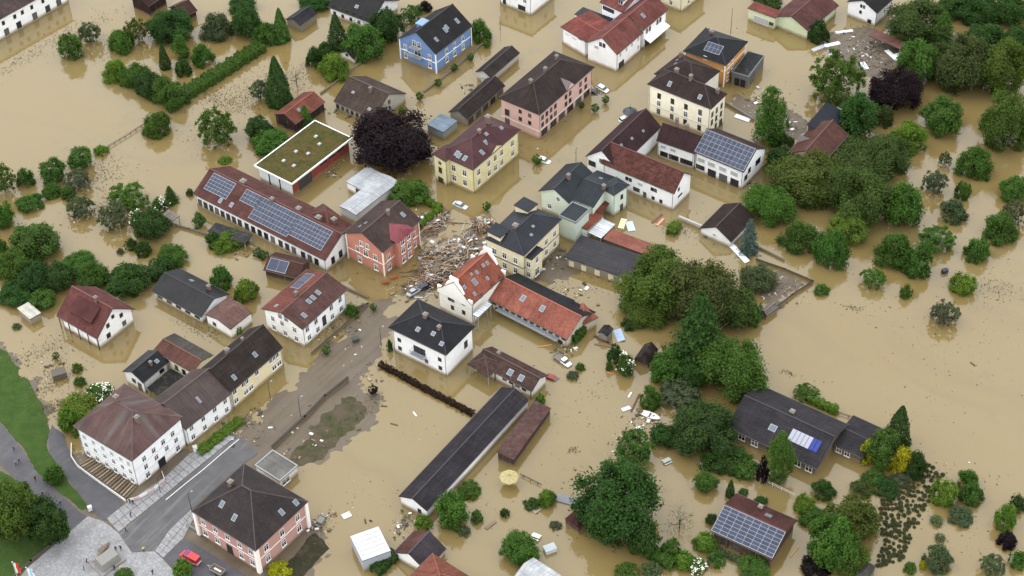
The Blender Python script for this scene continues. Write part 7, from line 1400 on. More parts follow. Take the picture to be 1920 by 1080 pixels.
# ---------------------------------------------------------------- trees and bushes
LEAVES={}
def leaf_mat(key,thin=.3):
    m=bpy.data.materials.new(key); m.use_nodes=True; nt=m.node_tree; nt.nodes.clear(); g=N(nt)
    oi=nt.nodes.new('ShaderNodeObjectInfo'); at=nt.nodes.new('ShaderNodeAttribute'); at.attribute_name='tint'
    sp=nt.nodes.new('ShaderNodeSeparateColor'); nt.links.new(at.outputs['Color'],sp.inputs[0])
    c=g.mix(g.ramp(sp.outputs[1],0,1,0,.55),oi.outputs['Color'],g.mix(1.,oi.outputs['Color'],(1.35,1.25,.8,1),'MULTIPLY'))
    c=g.bright(c,g.ramp(sp.outputs[0],0,1,.62,1.42))
    di=g.new('BsdfDiffuse',{'Color':c}); tr=g.new('BsdfTranslucent',{'Color':c}); gl=g.new('BsdfGlossy',{'Roughness':.45,'Color':(.5,.5,.5,1)})
    mx=g.new('MixShader',{0:thin,1:di.outputs[0],2:tr.outputs[0]}); mx2=g.new('MixShader',{0:.012,1:mx.outputs[0],2:gl.outputs[0]})
    o=g.new('OutputMaterial',{'Surface':mx2.outputs[0]}); return m
LM=leaf_mat('foliage')
BARK=plain('bark',(.055,.042,.03,1),.95)
def quads_mesh(name,P,Nn,size,tint,mat,rng,aspect=1.5):
    n=len(P); Nn=Nn/np.linalg.norm(Nn,axis=1,keepdims=True)
    ref=rng.normal(size=(n,3)); t=np.cross(Nn,ref); t/=np.linalg.norm(t,axis=1,keepdims=True)+1e-9; b_=np.cross(Nn,t)
    s=size[:,None]*.5; a=t*s*aspect; c=b_*s
    V=np.empty((n,4,3)); V[:,0]=P-a; V[:,1]=P-c*.9+a*.1; V[:,2]=P+a; V[:,3]=P+c*.9+a*.1
    me=bpy.data.meshes.new(name); me.vertices.add(4*n); me.vertices.foreach_set('co',V.ravel()); me.loops.add(4*n); me.loops.foreach_set('vertex_index',np.arange(4*n,dtype=np.int32))
    me.polygons.add(n); me.polygons.foreach_set('loop_start',np.arange(0,4*n,4,dtype=np.int32)); me.polygons.foreach_set('loop_total',np.full(n,4,dtype=np.int32))
    me.materials.append(mat)
    ca=me.color_attributes.new('tint','FLOAT_COLOR','POINT'); T=np.ones((n,4,4)); T[:,:,0]=tint[:,0:1]; T[:,:,1]=tint[:,1:2]; T[:,:,2]=0
    ca.data.foreach_set('color',T.ravel()); me.update(); me.validate(); return me
def crown_data(kind,D,H,n,leaf,seed):
    "points of a crown of diameter D and height H standing on z=0, made of leafy clumps of uneven size"
    rng=np.random.default_rng(seed); Rr=D/2
    if kind in'rbsok':
        nc={'r':52,'b':38,'s':130,'o':40,'k':90}[kind]; fill={'r':.16,'b':.14,'s':.10,'o':.1,'k':.12}[kind]
        d=rng.normal(size=(nc,3)); d[:,2]=np.abs(d[:,2])*1.0-.75*(rng.random(nc)); d/=np.linalg.norm(d,axis=1,keepdims=True)
        rr=rng.uniform(.50,.88,nc); rc=rng.uniform(.16,.36,nc)
        if kind=='s': rr=rng.uniform(.35,1.0,nc)**.7; rc=rng.uniform(.07,.17,nc)
        if kind=='o': d=rng.normal(size=(nc,3)); d/=np.linalg.norm(d,axis=1,keepdims=True); rr=np.full(nc,.78); rc=rng.uniform(.2,.26,nc)
        if kind=='k': d[:,2]=rng.uniform(-.9,1,nc)
        C0=d*rr[:,None]
        if kind=='k':
            zz=rng.uniform(-.92,.9,nc); prof=np.where(zz<-.4,.55+.5*(zz+.92),1-.78*np.clip((zz+.4)/1.3,0,1)**1.3); an=rng.random(nc)*6.28; q_=prof*rng.uniform(.3,.95,nc); C0=np.stack([np.cos(an)*q_,np.sin(an)*q_,zz],1); rc=rng.uniform(.22,.36,nc)*np.sqrt(prof)
        if kind=='b': C0[:,2]=np.abs(C0[:,2])*1.5-.75
        sh=rng.random(nc); wgt=rc**2; ci=rng.choice(nc,n,p=wgt/wgt.sum())
        ns=7; sd_=rng.normal(size=(nc,ns,3)); sd_/=np.linalg.norm(sd_,axis=2,keepdims=True); si=rng.integers(0,ns,n)      # sprays within each clump
        dl=sd_[ci,si]+rng.normal(size=(n,3))*(.42 if kind!='o' else .9); dl/=np.linalg.norm(dl,axis=1,keepdims=True)
        # mostly the outward and upward side of each clump
        out=C0[ci]/(np.linalg.norm(C0[ci],axis=1,keepdims=True)+1e-6); flip=(dl*(out+np.array([0,0,.5]))).sum(1)<-.25; dl[flip]*=-1
        P=C0[ci]+dl*(rc[ci]*np.where(rng.random(n)<.11,rng.uniform(.9,1.4,n),rng.uniform(.35,1.08,n)))[:,None]+rng.normal(size=(n,3))*.02; Nn=dl*.45+out*.3+rng.normal(size=(n,3))*.6+np.array([0,0,.4])
        sp_=rng.random((nc,ns))[ci,si]
        nf=int(n*fill); q=rng.normal(size=(nf,3)); q/=np.linalg.norm(q,axis=1,keepdims=True); P[:nf]=q*rng.uniform(.1,.75,nf)[:,None]
        if kind=='k': P[:nf,:2]*=.6
        tint=np.stack([np.clip(.5+(sh[ci]-.5)*.28+(sp_-.5)*.45+rng.normal(size=n)*.16,0,1),np.clip(rng.random(n)*.5+sh[ci]*.5,0,1)],1)
        rh=np.percentile(np.hypot(P[:,0],P[:,1]),95.5); zt=np.percentile(P[:,2],98.5); zl=min(-.55,np.percentile(P[:,2],1.5)); P[:,:2]/=rh; P[:,2]=(P[:,2]-zl)/(zt-zl)*2-1
        P=P*np.array([Rr,Rr,H/2])+np.array([0,0,H/2])
        P[:,2]=np.maximum(P[:,2],-.1*H+rng.uniform(0,.1,n)*H)
    else: # c: dense cone, p: layered spruce
        z=rng.random(n)**1.35; ang=rng.random(n)*2*math.pi
        if kind=='c':
            prof=(1-z)**.72*(.9+.1*np.sin(ang*5+z*9)); prof*=np.where(z<.12,.75+z*2.1,1)
            lay=rng.uniform(.72,1.03,n)
        else:
            lv=np.floor(z*11)/11; fr=z*11-np.floor(z*11); prof=(1-lv)**.8*(1.06-.4*fr)*(.88+.2*np.sin(ang*7+lv*40)); lay=rng.uniform(.35,1.05,n)
        r_=prof*lay*Rr+.03*Rr
        P=np.stack([r_*np.cos(ang),r_*np.sin(ang),z*H],1); Nn=np.stack([np.cos(ang),np.sin(ang),np.full(n,.55)],1)+rng.normal(size=(n,3))*.5
        pt=.5+.25*np.sin(ang*6+z*22)+rng.normal(size=n)*.17; tint=np.stack([np.clip(pt,0,1),rng.random(n)],1)
    return P,Nn,leaf*rng.uniform(.65,1.35,n),tint,rng
def limb_mesh(name,D,H,zb,seed,nl=7,rad=None,fine=0):
    rng=random.Random(seed); mb=MB(); top=zb+H*.62; r0=rad or max(.08,D*.022)
    mb.tube([(0,0,-1.2),(rng.uniform(-.1,.1),rng.uniform(-.1,.1),zb*.6),(rng.uniform(-.03,.03)*D,rng.uniform(-.03,.03)*D,zb+H*.3),(0,0,top)],[r0*1.25,r0,r0*.7,r0*.25],7)
    for i in range(nl):
        a=2*math.pi*i/nl+rng.uniform(-.4,.4); z0=zb+H*rng.uniform(.02,.4); rr=D*rng.uniform(.28,.44); zz=z0+H*rng.uniform(.15,.5)
        mid=(math.cos(a)*rr*.5,math.sin(a)*rr*.5,z0+(zz-z0)*.35); end=(math.cos(a)*rr,math.sin(a)*rr,zz)
        mb.tube([(0,0,z0),mid,end],[r0*.5,r0*.32,r0*.1],5)
        for k in range(fine):
            b_=a+rng.uniform(-1,1); l=D*rng.uniform(.1,.2); f=rng.uniform(.4,1); s=Vector(mid).lerp(Vector(end),f); mb.tube([s,s+Vector((math.cos(b_)*l,math.sin(b_)*l,rng.uniform(.0,.3)*l+.2))],[r0*.16,r0*.05],4)
    return mb.me(name,BARK,smooth=True)
PROTO={}
def proto(kind,D,H,var):
    cls=min((3,6,10,16),key=lambda s:abs(math.log(s/D)))
    if kind in'cpk': cls=min((6,10),key=lambda s:abs(math.log(s/max(D,.6*H))))
    if kind=='o': cls=3
    key=(kind,cls,var%{3:2,6:3,10:3,16:3}[cls] if kind in'rbs' else var%2 if kind!='o' else 0)
    if key in PROTO: return PROTO[key]
    n={3:1500,6:5200,10:12000,16:26000}[cls]; leaf={3:.20,6:.27,10:.33,16:.38}[cls]
    H0={'r':.85,'b':.72,'s':.8,'o':.95,'k':1.9,'c':1.6,'p':1.9}[kind]*cls
    if kind=='s': n=int(n*.62); leaf*=.95
    if kind in'cp': n=int(n*.9)
    zb={'r':.14,'s':.16,'o':.35,'p':.05}.get(kind,.0)*H0
    P,Nn,sz,ti,rng=crown_data(kind,cls,H0,n,leaf,hash(key[1:])%1000+ord(kind)*7+key[2]*131)
    P[:,2]+=zb
    me=quads_mesh('crown',P,Nn,sz,ti,LM,rng)
    tr=limb_mesh('trunk',cls,H0,zb,key[2]*17+cls,nl={'s':9,'o':3}.get(kind,6),fine=3 if kind=='s' else 0)
    bl=None
    PROTO[key]=(me,tr,cls,H0,zb); return PROTO[key]
def blossom(D,H,seed):
    P,Nn,sz,ti,rng=crown_data('b',D,H,int(260*max(1,(D/4)**1.5)),.34,seed); c=P.mean(0); up=P[:,2]>H*.25
    P=P[up]; P=c+(P-c)*1.05; m=plain('elder_blossom','e9e8d8',.9,var=.05)
    return quads_mesh('blossom',P,np.tile([0,0,1.],(len(P),1))+rng.normal(size=(len(P),3))*.3,sz[up],ti[up],m,rng,1.1)
BAREM=None
def tree(i,kind,col,x,y,z,D,H,zb,label,white=0,group=None):
    nm={'r':'tree','b':'bush','s':'tree','o':'clipped_tree','k':'columnar_tree','c':'cypress','p':'spruce','x':'bare_tree','y':'palm'}[kind]
    rg=random.Random(i*7+3)
    o=root(nm,label,{'b':'bush','o':'tree','y':'plant'}.get(kind,'tree'),TR(x,y,z,rg.uniform(0,6.28)),group)
    cc=(*[c*rg.uniform(.9,1.1) for c in col],1)
    if kind=='x':
        ob('trunk',limb_mesh('trunk',D,H,.2*H,i,nl=11,rad=.14,fine=7),o); 
        P,Nn,sz,ti,rng=crown_data('s',D,H,420,.22,i); k=rng.random(len(P))<.4; c=ob('crown',quads_mesh('crown',P[k],Nn[k],sz[k],ti[k],LM,rng),o); c.color=cc; return
    if kind=='y':
        mb=MB()
        for k in range(12):
            a=k*.523; l=D/2; pts=[(0,0,H*.75),(math.cos(a)*l*.5,math.sin(a)*l*.5,H),(math.cos(a)*l,math.sin(a)*l,H*.7)]
            for p_,q_ in zip(pts,pts[1:]):
                w_=.35 if q_ is pts[1] else .22; t_=Vector((-math.sin(a),math.cos(a),0))*w_
                mb.poly([Vector(p_)-t_*.6,Vector(q_)-t_*.5,Vector(q_)+t_*.5,Vector(p_)+t_*.6])
        c=ob('crown',mb.me('crown',plain('palm_leaf',(.03,.06,.025,1),.7)),o); tb=MB(); tb.tube([(0,0,-1),(0,0,H*.78)],.18,7); ob('trunk',tb.me('trunk',BARK),o); return
    me,tr,D0,H0,zb0=proto(kind,D,H,i)
    sx=D/D0; sz_=H/H0
    # crown bottom at zb above the ground point
    M=Matrix.Translation((0,0,zb-zb0*sz_))@Matrix.Diagonal((sx*rg.uniform(.95,1.05),sx*rg.uniform(.95,1.05),sz_,1))
    t=ob('trunk',tr,o,M); c=ob('crown',me,o,M); c.color=cc
    if white: ob('blossom',blossom(D*.98,H,i),o,Matrix.Translation((0,0,zb)))
for i,t in enumerate(TREES): tree(i,*t,group={'o':'ball-clipped trees','b':'bushes standing in the flood','c':'conifers','p':'conifers'}.get(t[0],'trees around the flooded town'))

# ---------------------------------------------------------------- hedges, walls, fences
def along(pts,step):
    out=[]; 
    for (x0,y0),(x1,y1) in zip(pts,pts[1:]):
        l=math.hypot(x1-x0,y1-y0); n=max(1,round(l/step))
        for i in range(n): out.append((x0+(x1-x0)*(i+.5)/n,y0+(y1-y0)*(i+.5)/n,math.atan2(y1-y0,x1-x0),l/n))
    return out
def hedge(pts,w_,h_,col,label,seed):
    rng=np.random.default_rng(seed); Ps=[];Ns=[]
    for (x0,y0),(x1,y1) in zip(pts,pts[1:]):
        l=math.hypot(x1-x0,y1-y0); n=int(l*(w_+2*h_)*46); t=rng.random(n); s=rng.uniform(-1,1,n)*(w_/2+h_); dx,dy=(x1-x0)/l,(y1-y0)/l
        lump=.12*np.sin(t*l*1.7+seed)+.1*np.sin(t*l*4.1)
        top=np.abs(s)<w_/2; off=np.where(top,s,np.sign(s)*(w_/2)); z=np.where(top,h_,h_-(np.abs(s)-w_/2)); off=off*(1+lump)+rng.normal(size=n)*.12; z=z*(1+lump*.8)+rng.normal(size=n)*.13
        Ps.append(np.stack([x0+t*(x1-x0)-dy*off,y0+t*(y1-y0)+dx*off,z],1)); nx=np.where(top,0,np.sign(s)); Ns.append(np.stack([-dy*nx,dx*nx,np.where(top,1.,.3)],1)+rng.normal(size=(n,3))*.5)
    P=np.concatenate(Ps); Nn=np.concatenate(Ns); c=P.mean(0); c[2]=0
    ti=np.stack([np.clip(.5+rng.normal(size=len(P))*.22,0,1),rng.random(len(P))],1)
    o=root('hedge',label,'hedge',Matrix.Translation((c[0],c[1],max(0,float(gh(c[0],c[1]))))))
    q=ob('foliage',quads_mesh('foliage',P-c,Nn,rng.uniform(.2,.40,len(P)),ti,LM,rng),o); q.color=(*col,1)
    mb=MB()
    for x,y,a,l in along(pts,1.2): mb.tube([(x-c[0],y-c[1],-.8),(x-c[0],y-c[1],h_*.6)],[.06,.03],5)
    mb.build('stem',BARK,o)
for i,h in enumerate(HEDGES): hedge(*h,i)
def gwall(pts,w_,h_,col,label,name='garden_wall'):
    c=pts[0]; z=0
    o=root(name,label,'wall',Matrix.Translation((c[0],c[1],0))); m=wallm(col)
    for (x0,y0),(x1,y1) in zip(pts,pts[1:]):
        a=math.atan2(y1-y0,x1-x0); l=math.hypot(x1-x0,y1-y0); M=Matrix.Translation((x0-c[0],y0-c[1],0))@Matrix.Rotation(a,4,'Z')
        mb=MB(); mb.box(-w_/2,l+w_/2-.01,-w_/2,w_/2,-1,h_); mb.build('wall_section',m,o,M)
        cp=MB(); cp.box(-w_/2-.05,l+w_/2+.04,-w_/2-.06,w_/2+.06,h_+.002,h_+.1); cp.build('coping',plain('coping_'+col,tuple(v*.6 for v in lin(col)[:3])+(1,),.9),o,M)
for g_ in WALLS: gwall(*g_)
def rail_fence(pts,h_,col,label,step=2.2,name='fence'):
    c=pts[0]; o=root(name,label,'fence',Matrix.Translation((c[0],c[1],max(0,float(gh(*c)))))); m=plain('fence_'+col,col,.75)
    for x,y,a,l in along(pts,step):
        M=Matrix.Translation((x-c[0],y-c[1],0))@Matrix.Rotation(a,4,'Z')
        p=MB(); p.box(-.06,.06,-.06,.06,-1,h_); p.build('post',m,o,M)
        for z in(.45,.9):
            r=MB(); r.box(-l/2,l/2,.062,.10,z*h_-.09,z*h_+.07); r.build('rail',m,o,M)
for f in FENCES: rail_fence(*f)

# ---------------------------------------------------------------- vehicles
def loft(st,name,mat,parent,M=None,smooth=True):
    "st: stations (x, [(y,z)...]) with equal point counts, closed rings"
    v=[];f=[];k=len(st[0][1])
    for x,ring in st: v+=[(x,y,z) for y,z in ring]
    for i in range(len(st)-1):
        for j in range(k): f.append((i*k+j,i*k+(j+1)%k,(i+1)*k+(j+1)%k,(i+1)*k+j))
    f.append(tuple(range(k-1,-1,-1))); f.append(tuple((len(st)-1)*k+j for j in range(k)))
    me=mesh(name,v,f,[mat]); 
    bm=bmesh.new(); bm.from_mesh(me); bmesh.ops.recalc_face_normals(bm,faces=bm.faces[:]); bm.to_mesh(me); bm.free()
    return ob(name,me,parent,M)
def ring(hw,z0,z1,tuck=.08):
    h=z1-z0; return [(-hw+tuck,z0),(hw-tuck,z0),(hw,z0+h*.3),(hw,z0+h*.7),(hw-tuck,z1),(-hw+tuck,z1),(-hw,z0+h*.7),(-hw,z0+h*.3)]
def paint(c): return plain('car_paint_'+c,c,.25,.0,.05,.6)
def wheel(o,x,y,r=.33):
    t=MB(); t.tube([(0,-.11,0),(0,.11,0)],r,14); w_=t.build('wheel',plain('tyre_rubber','1b1a19',.9),o,Matrix.Translation((x,y,r)))
    m=MB(); m.tube([(0,-.125,0),(0,.125,0)],r*.6,10); ob('rim',m.me('rim',METAL()),w_)
def car(kind,col,x,y,z,yaw,pitch,roll,label):
    nm={'sedan':'car','hatch':'car','van':'fire_service_van','pickup':'pickup_truck'}[kind]
    o=root(nm,label,'van' if kind=='van' else 'truck' if kind=='pickup' else 'car',TR(x,y,z,yaw)@Matrix.Rotation(pitch,4,'Y')@Matrix.Rotation(roll,4,'X'),'cars caught in the flood' if kind in('hatch','sedan') else None)
    P=paint(col); G=glassm()
    if kind=='van':
        loft([(-2.45,ring(.88,.45,1.05)),(-2.35,ring(.95,.32,1.15)),(1.45,ring(.95,.3,1.12)),(2.2,ring(.92,.3,1.02)),(2.5,ring(.8,.4,.85))],'body',P,o)
        loft([(-2.42,ring(.86,1.06,1.85)),(-2.2,ring(.86,1.08,1.92)),(.9,ring(.86,1.08,1.92)),(1.35,ring(.84,1.08,1.5)),(1.85,ring(.82,1.02,1.1))],'windows',G,o)
        loft([(-2.4,ring(.8,1.86,1.93,.03)),(-2.2,ring(.84,1.9,1.99,.03)),(.75,ring(.84,1.9,1.99,.03)),(1.0,ring(.78,1.84,1.93,.03))],'roof_panel',P,o)
        for s_ in(-1,1):
            mb=MB(); mb.box(-2.3,1.6,s_*.955-.006,s_*.955+.006,.62,.8); mb.build('side_stripe',WHITE(),o)
            for xx in(-1.0,.1): mb=MB(); mb.box(xx-.06,xx+.06,s_*.868-.006,s_*.868+.006,1.1,1.88); mb.build('pillar',P,o)
        mb=MB(); mb.box(-2.56,-2.47,-.8,.8,.42,.62); mb.build('bumper',WHITE(),o)
        mb=MB(); mb.box(2.42,2.56,-.78,.78,.38,.56); mb.build('bumper',WHITE(),o)
        mb=MB(); mb.box(.35,.75,-.62,.62,2.0,2.13); mb.build('light_bar',plain('blue_lamp','2a3fa8',.2),o)
        for xx in(-.5,-1.3): mb=MB(); mb.box(xx-.03,xx+.03,-.8,.8,1.995,2.01); mb.build('roof_rib',plain('car_paint_rib','8e1d1d',.5),o)
        wx=1.55; wy=.82
    elif kind=='pickup':
        loft([(-.2,ring(.85,.4,.95)),(1.2,ring(.85,.38,.95)),(2.2,ring(.8,.4,.85)),(2.35,ring(.7,.48,.72))],'body',P,o)
        loft([(-.15,ring(.76,.9,1.5)),(.0,ring(.76,.9,1.55)),(.8,ring(.74,.9,1.52)),(1.4,ring(.72,.88,.98))],'windows',G,o)
        loft([(-.16,ring(.7,1.5,1.6,.03)),(.05,ring(.74,1.54,1.63,.03)),(.7,ring(.72,1.52,1.6,.03)),(.85,ring(.66,1.48,1.54,.03))],'roof_panel',P,o)
        mb=MB(); mb.box(-2.8,-.25,-.95,.95,.62,.72); mb.build('load_bed',plain('load_bed','6d665a',.8),o)
        for s_ in(-1,1): mb=MB(); mb.box(-2.8,-.25,s_*.93-.03,s_*.93+.03,.722,1.0); mb.build('side_board',METAL(),o)
        mb=MB(); mb.box(-2.84,-2.78,-.95,.95,.722,1.0); mb.build('tailgate',METAL(),o)
        wx=1.5; wy=.76
    else:
        hb=kind=='hatch'; L=1.95 if hb else 2.2
        loft([(-L-.05,ring(.68,.42,.78)),(-L+.1,ring(.84,.3,.9)),(-.6,ring(.88,.28,.92)),(.9,ring(.88,.28,.9)),(L-.3,ring(.82,.3,.76)),(L,ring(.68,.4,.62))],'body',P,o)
        rear=-L+.12 if hb else -1.55
        loft([(rear,ring(.7,.85,1.0)),(rear+.45,ring(.7,.88,1.38)),(-.4,ring(.68,.88,1.44)),(.35,ring(.68,.88,1.36)),(1.1,ring(.74,.84,.92))],'windows',G,o)
        loft([(rear+.38,ring(.6,1.36,1.4,.03)),(-.4,ring(.66,1.42,1.49,.03)),(.2,ring(.66,1.39,1.44,.03)),(.4,ring(.6,1.33,1.37,.03))],'roof_panel',P,o)
        wx=1.3; wy=.78
    for s_ in(-1,1):
        wheel(o,wx,s_*wy); wheel(o,-wx,s_*wy)
        L=2.44 if kind=='van' else 2.26 if kind=='pickup' else (1.93 if kind=='hatch' else 2.16)
        mb=MB(); mb.box(L-.1,L+.03,s_*.58-.14,s_*.58+.14,.58,.74); mb.build('headlight',plain('headlight','d8dadb',.1),o)
        if kind!='pickup': L=2.44 if kind=='van' else L; mb=MB(); mb.box(-L-.07,-L+.08,s_*.66-.1,s_*.66+.1,.62,.82); mb.build('tail_light',plain('tail_light','8a1a16',.2),o)
for c in CARS: car(*c)
def trailer(x,y,z,yaw,label):
    o=root('trailer',label,'trailer',TR(x,y,z,yaw)); A=METAL()
    mb=MB(); mb.box(-1.6,1.6,-.85,.85,.55,.62); mb.build('floor',plain('trailer_floor','5e4a3a',.8),o)
    for s_ in(-1,1): mb=MB(); mb.box(-1.6,1.6,s_*.88-.03,s_*.88+.03,.5,.95); mb.build('side_board',A,o); wheel(o,-.1,s_*1.0,.3)
    for s_ in(-1,1): mb=MB(); mb.box(s_*1.62-.03,s_*1.62+.03,-.85,.85,.5,.95); mb.build('end_board',A,o)
    mb=MB(); mb.tube([(1.6,.4,.5),(2.9,0,.5)],.05,6); mb.tube([(1.6,-.4,.5),(2.9,0,.5)],.05,6); mb.build('drawbar',A,o)
    mb=MB(); mb.box(-1.0,.9,-.2,.15,.66,.78); mb.build('tarpaulin_roll',WHITE(),o)
for t in TRAILERS: trailer(*t)

# ---------------------------------------------------------------- people
def person_mesh(walk,seed):
    rng=random.Random(seed); s=.28 if walk else .06
    V=[(0,0,.95),(0,0,1.2),(0,0,1.42),(0,0,1.52),(0,.02,1.62),(0,.02,1.74),
       (.11,s*.4,.5),(.12,s,.08),(.12,s+.14,.04),(-.11,-s*.2,.5),(-.12,-s,.08),(-.12,-s+.14,.04),
       (.22,0,1.4),(.28,-s*.5-.02,1.12),(.27,.1-s*.6,.88),(-.22,0,1.4),(-.28,s*.5-.02,1.12),(-.27,.1+s*.5,.88),(.1,0,.9),(-.1,0,.9)]
    E=[(0,1),(1,2),(2,3),(3,4),(4,5),(0,18),(18,6),(6,7),(7,8),(0,19),(19,9),(9,10),(10,11),(2,12),(12,13),(13,14),(2,15),(15,16),(16,17)]
    rad=[.15,.15,.17,.07,.105,.09,.085,.06,.05,.085,.06,.05,.075,.055,.045,.075,.055,.045,.1,.1]
    me=bpy.data.meshes.new('person'); me.from_pydata(V,E,[]); o=bpy.data.objects.new('tmp',me); C.objects.link(o)
    md=o.modifiers.new('s','SKIN'); sv=me.skin_vertices[0].data
    for d_,r_ in zip(sv,rad): d_.radius=(r_,r_*.85)
    sv[0].use_root=True
    o.modifiers.new('u','SUBSURF').levels=1
    dg=bpy.context.evaluated_depsgraph_get(); m2=bpy.data.meshes.new_from_object(o.evaluated_get(dg)); bpy.data.objects.remove(o); return m2
PM=[person_mesh(False,1),person_mesh(True,2)]
def person(x,y,z,yaw,walk,jacket,legs,label,hat=None):
    me=PM[walk].copy(); me.materials.clear()
    for m in(plain('cloth_'+jacket,jacket,.9),plain('cloth_'+legs,legs,.9),plain('skin_tone','b98a6e',.7),plain('hair_dark','2a2019',.8)): me.materials.append(m)
    for p in me.polygons:
        c=p.center; p.material_index=1 if c.z<.93 and abs(c.x)<.2 else 2 if (c.z>1.5 and c.y>-.03 and c.z<1.74) or c.z<.9 and abs(c.x)>=.2 else 3 if c.z>1.5 else 0
        p.use_smooth=True
    tag(ob('person',me,None,TR(x,y,z,yaw)),label,'person','people on the square and footpath')
for p in PEOPLE: person(*p)

# ---------------------------------------------------------------- street furniture and small things
def lamp(x,y,z,h,label,kind='lamp'):
    o=root('street_lamp' if kind=='lamp' else 'flagpole' if kind=='flag' else 'pole',label,'lamp' if kind=='lamp' else 'pole',TR(x,y,z,.6),'street lamps' if kind=='lamp' else None)
    mb=MB(); mb.tube([(0,0,-.8),(0,0,h)],[.1,.055],8); mb.build('post',plain('lamp_post','3a3c3e',.5,.3),o)
    if kind=='lamp':
        mb=MB(); mb.tube([(0,0,h),(.35,0,h+.18),(.8,0,h+.15)],.045,6); mb.build('arm',plain('lamp_post','3a3c3e',.5,.3),o)
        mb=MB(); mb.box(.6,1.2,-.14,.14,h+.02,h+.14); mb.build('lamp_head',plain('lamp_head','8f9294',.4),o)
    elif kind=='globe':
        mb=MB(); mb.lathe([(.02,h),(.2,h+.1),(.25,h+.25),(.18,h+.42),(.02,h+.5)],10); mb.build('globe',WHITE(),o)
        mb=MB(); mb.tube([(0,0,h-.5),(.7,0,h-.1)],.04,6); mb.lathe([(.02,h-.1),(.16,h),(.2,h+.12),(.02,h+.3)],8); mb.build('side_lamp',WHITE(),o,Matrix.Translation((.0,.7,-.3)))
for l in LAMPS: lamp(*l)
def flag(x,y,z,h,cols,label):
    o=root('flagpole',label,'flag',TR(x,y,z,.35)); mb=MB(); mb.tube([(0,0,-.5),(0,0,h)],[.09,.05],8); mb.build('pole',plain('flagpole_alu','c5c8ca',.35,.4),o)
    mb=MB(); mb.lathe([(.01,h),(.13,h+.08),(.13,h+.18),(.01,h+.28)],8); mb.build('finial',WHITE(),o)
    v=[];f=[];mi=[]; nx,nz=8,12
    for j in range(nz+1):
        for i in range(nx+1): u=i/nx; v.append((.1+1.3*u*(.75+.1*math.sin(j*.9)),.22*math.sin(u*5+j*.5)*u,h-.3-3.6*j/nz-.25*u))
    for j in range(nz):
        for i in range(nx): f.append((j*(nx+1)+i,j*(nx+1)+i+1,(j+1)*(nx+1)+i+1,(j+1)*(nx+1)+i)); mi.append(min(len(cols)-1,int(i/nx*len(cols))))
    ob('flag_cloth',mesh('flag_cloth',v,f,[plain('flag_'+c,c,.8,var=.03) for c in cols],mi,smooth=True),o)
for f in FLAGS: flag(*f)
def slabs(name,lst,cat):
    for (x,y,z,yaw,l,w_,h_,col,label,tilt) in lst:
        mb=MB(); mb.box(-l/2,l/2,-w_/2,w_/2,-h_/2,h_/2)
        n=max(1,int(l/1.4))
        for i in range(1,n): t_=-l/2+l*i/n; mb.box(t_-.03,t_+.03,-w_/2+.02,w_/2-.02,h_/2+.002,h_/2+.03)
        o=mb.build(name,plain('sheet_'+col,col,.5,var=.1),None,TR(x,y,z,yaw)@Matrix.Rotation(tilt,4,'X')); tag(o,label,cat,'sheets drifting on the flood')
slabs('drifting_sheet',PANELS,'sheet')
def plank_obj(x,y,z,yaw,l,w_,col,label):
    mb=MB(); mb.box(-l/2,l/2,-w_/2,w_/2,-.06,.12); mb.box(-l*.3,-l*.28,-w_/2-.02,w_/2+.02,-.05,.14); mb.box(l*.28,l*.3,-w_/2-.02,w_/2+.02,-.05,.14)
    tag(mb.build('plank',plain('plank_'+col,col,.85),None,TR(x,y,z,yaw)),label,'plank','loose beams and boards')
for p in PLANKS: plank_obj(*p)
def parasol(x,y):
    o=root('parasol','faded yellow garden parasol opened above the flood','parasol',TR(x,y,0)); k=8; h=2.5; r_=2.3; m=plain('parasol_cloth','a0946a',.85,var=.08)
    mb=MB(); mb.tube([(0,0,-1),(0,0,h+.75)],.04,6); mb.build('pole',WOOD(),o)
    for j in range(k):
        a,b_=2*math.pi*j/k,2*math.pi*(j+1)/k; A=(math.cos(a)*r_,math.sin(a)*r_,h); B_=(math.cos(b_)*r_,math.sin(b_)*r_,h); Mi=(math.cos((a+b_)/2)*r_*.9,math.sin((a+b_)/2)*r_*.9,h+.05)
        mb=MB(); T=(0,0,h+.7); mb.poly([A,Mi,T]); mb.poly([Mi,B_,T]); D=lambda q:(q[0],q[1],q[2]-.22); mb.poly([D(A),D(Mi),Mi,A]); mb.poly([D(Mi),D(B_),B_,Mi]); mb.build('canopy_panel',m,o)
        mb=MB(); mb.tube([(A[0],A[1],h+.03),(0,0,h+.73)],.03,4); mb.build('rib',plain('parasol_rib','86733c',.8),o)
parasol(*PARASOL)
def kiosk(x,y):
    o=root('kiosk','small round white kiosk with black conical roof and spire','kiosk',TR(x,y,0)); mb=MB()
    mb.lathe([(1.5,-1),(1.5,2.4)],12); mb.build('wall',wallm('dfe0dd'),o); mb=MB(); mb.lathe([(2.1,2.35),(2.15,2.5),(1.2,3.2),(.35,3.6),(.1,4.2)],14); mb.build('roof',plain('kiosk_roof','2a2f37',.4),o)
    mb=MB(); mb.tube([(0,0,4.2),(0,0,5.6)],[.06,.02],5); mb.build('spire',DARK(),o)
kiosk(*KIOSK)
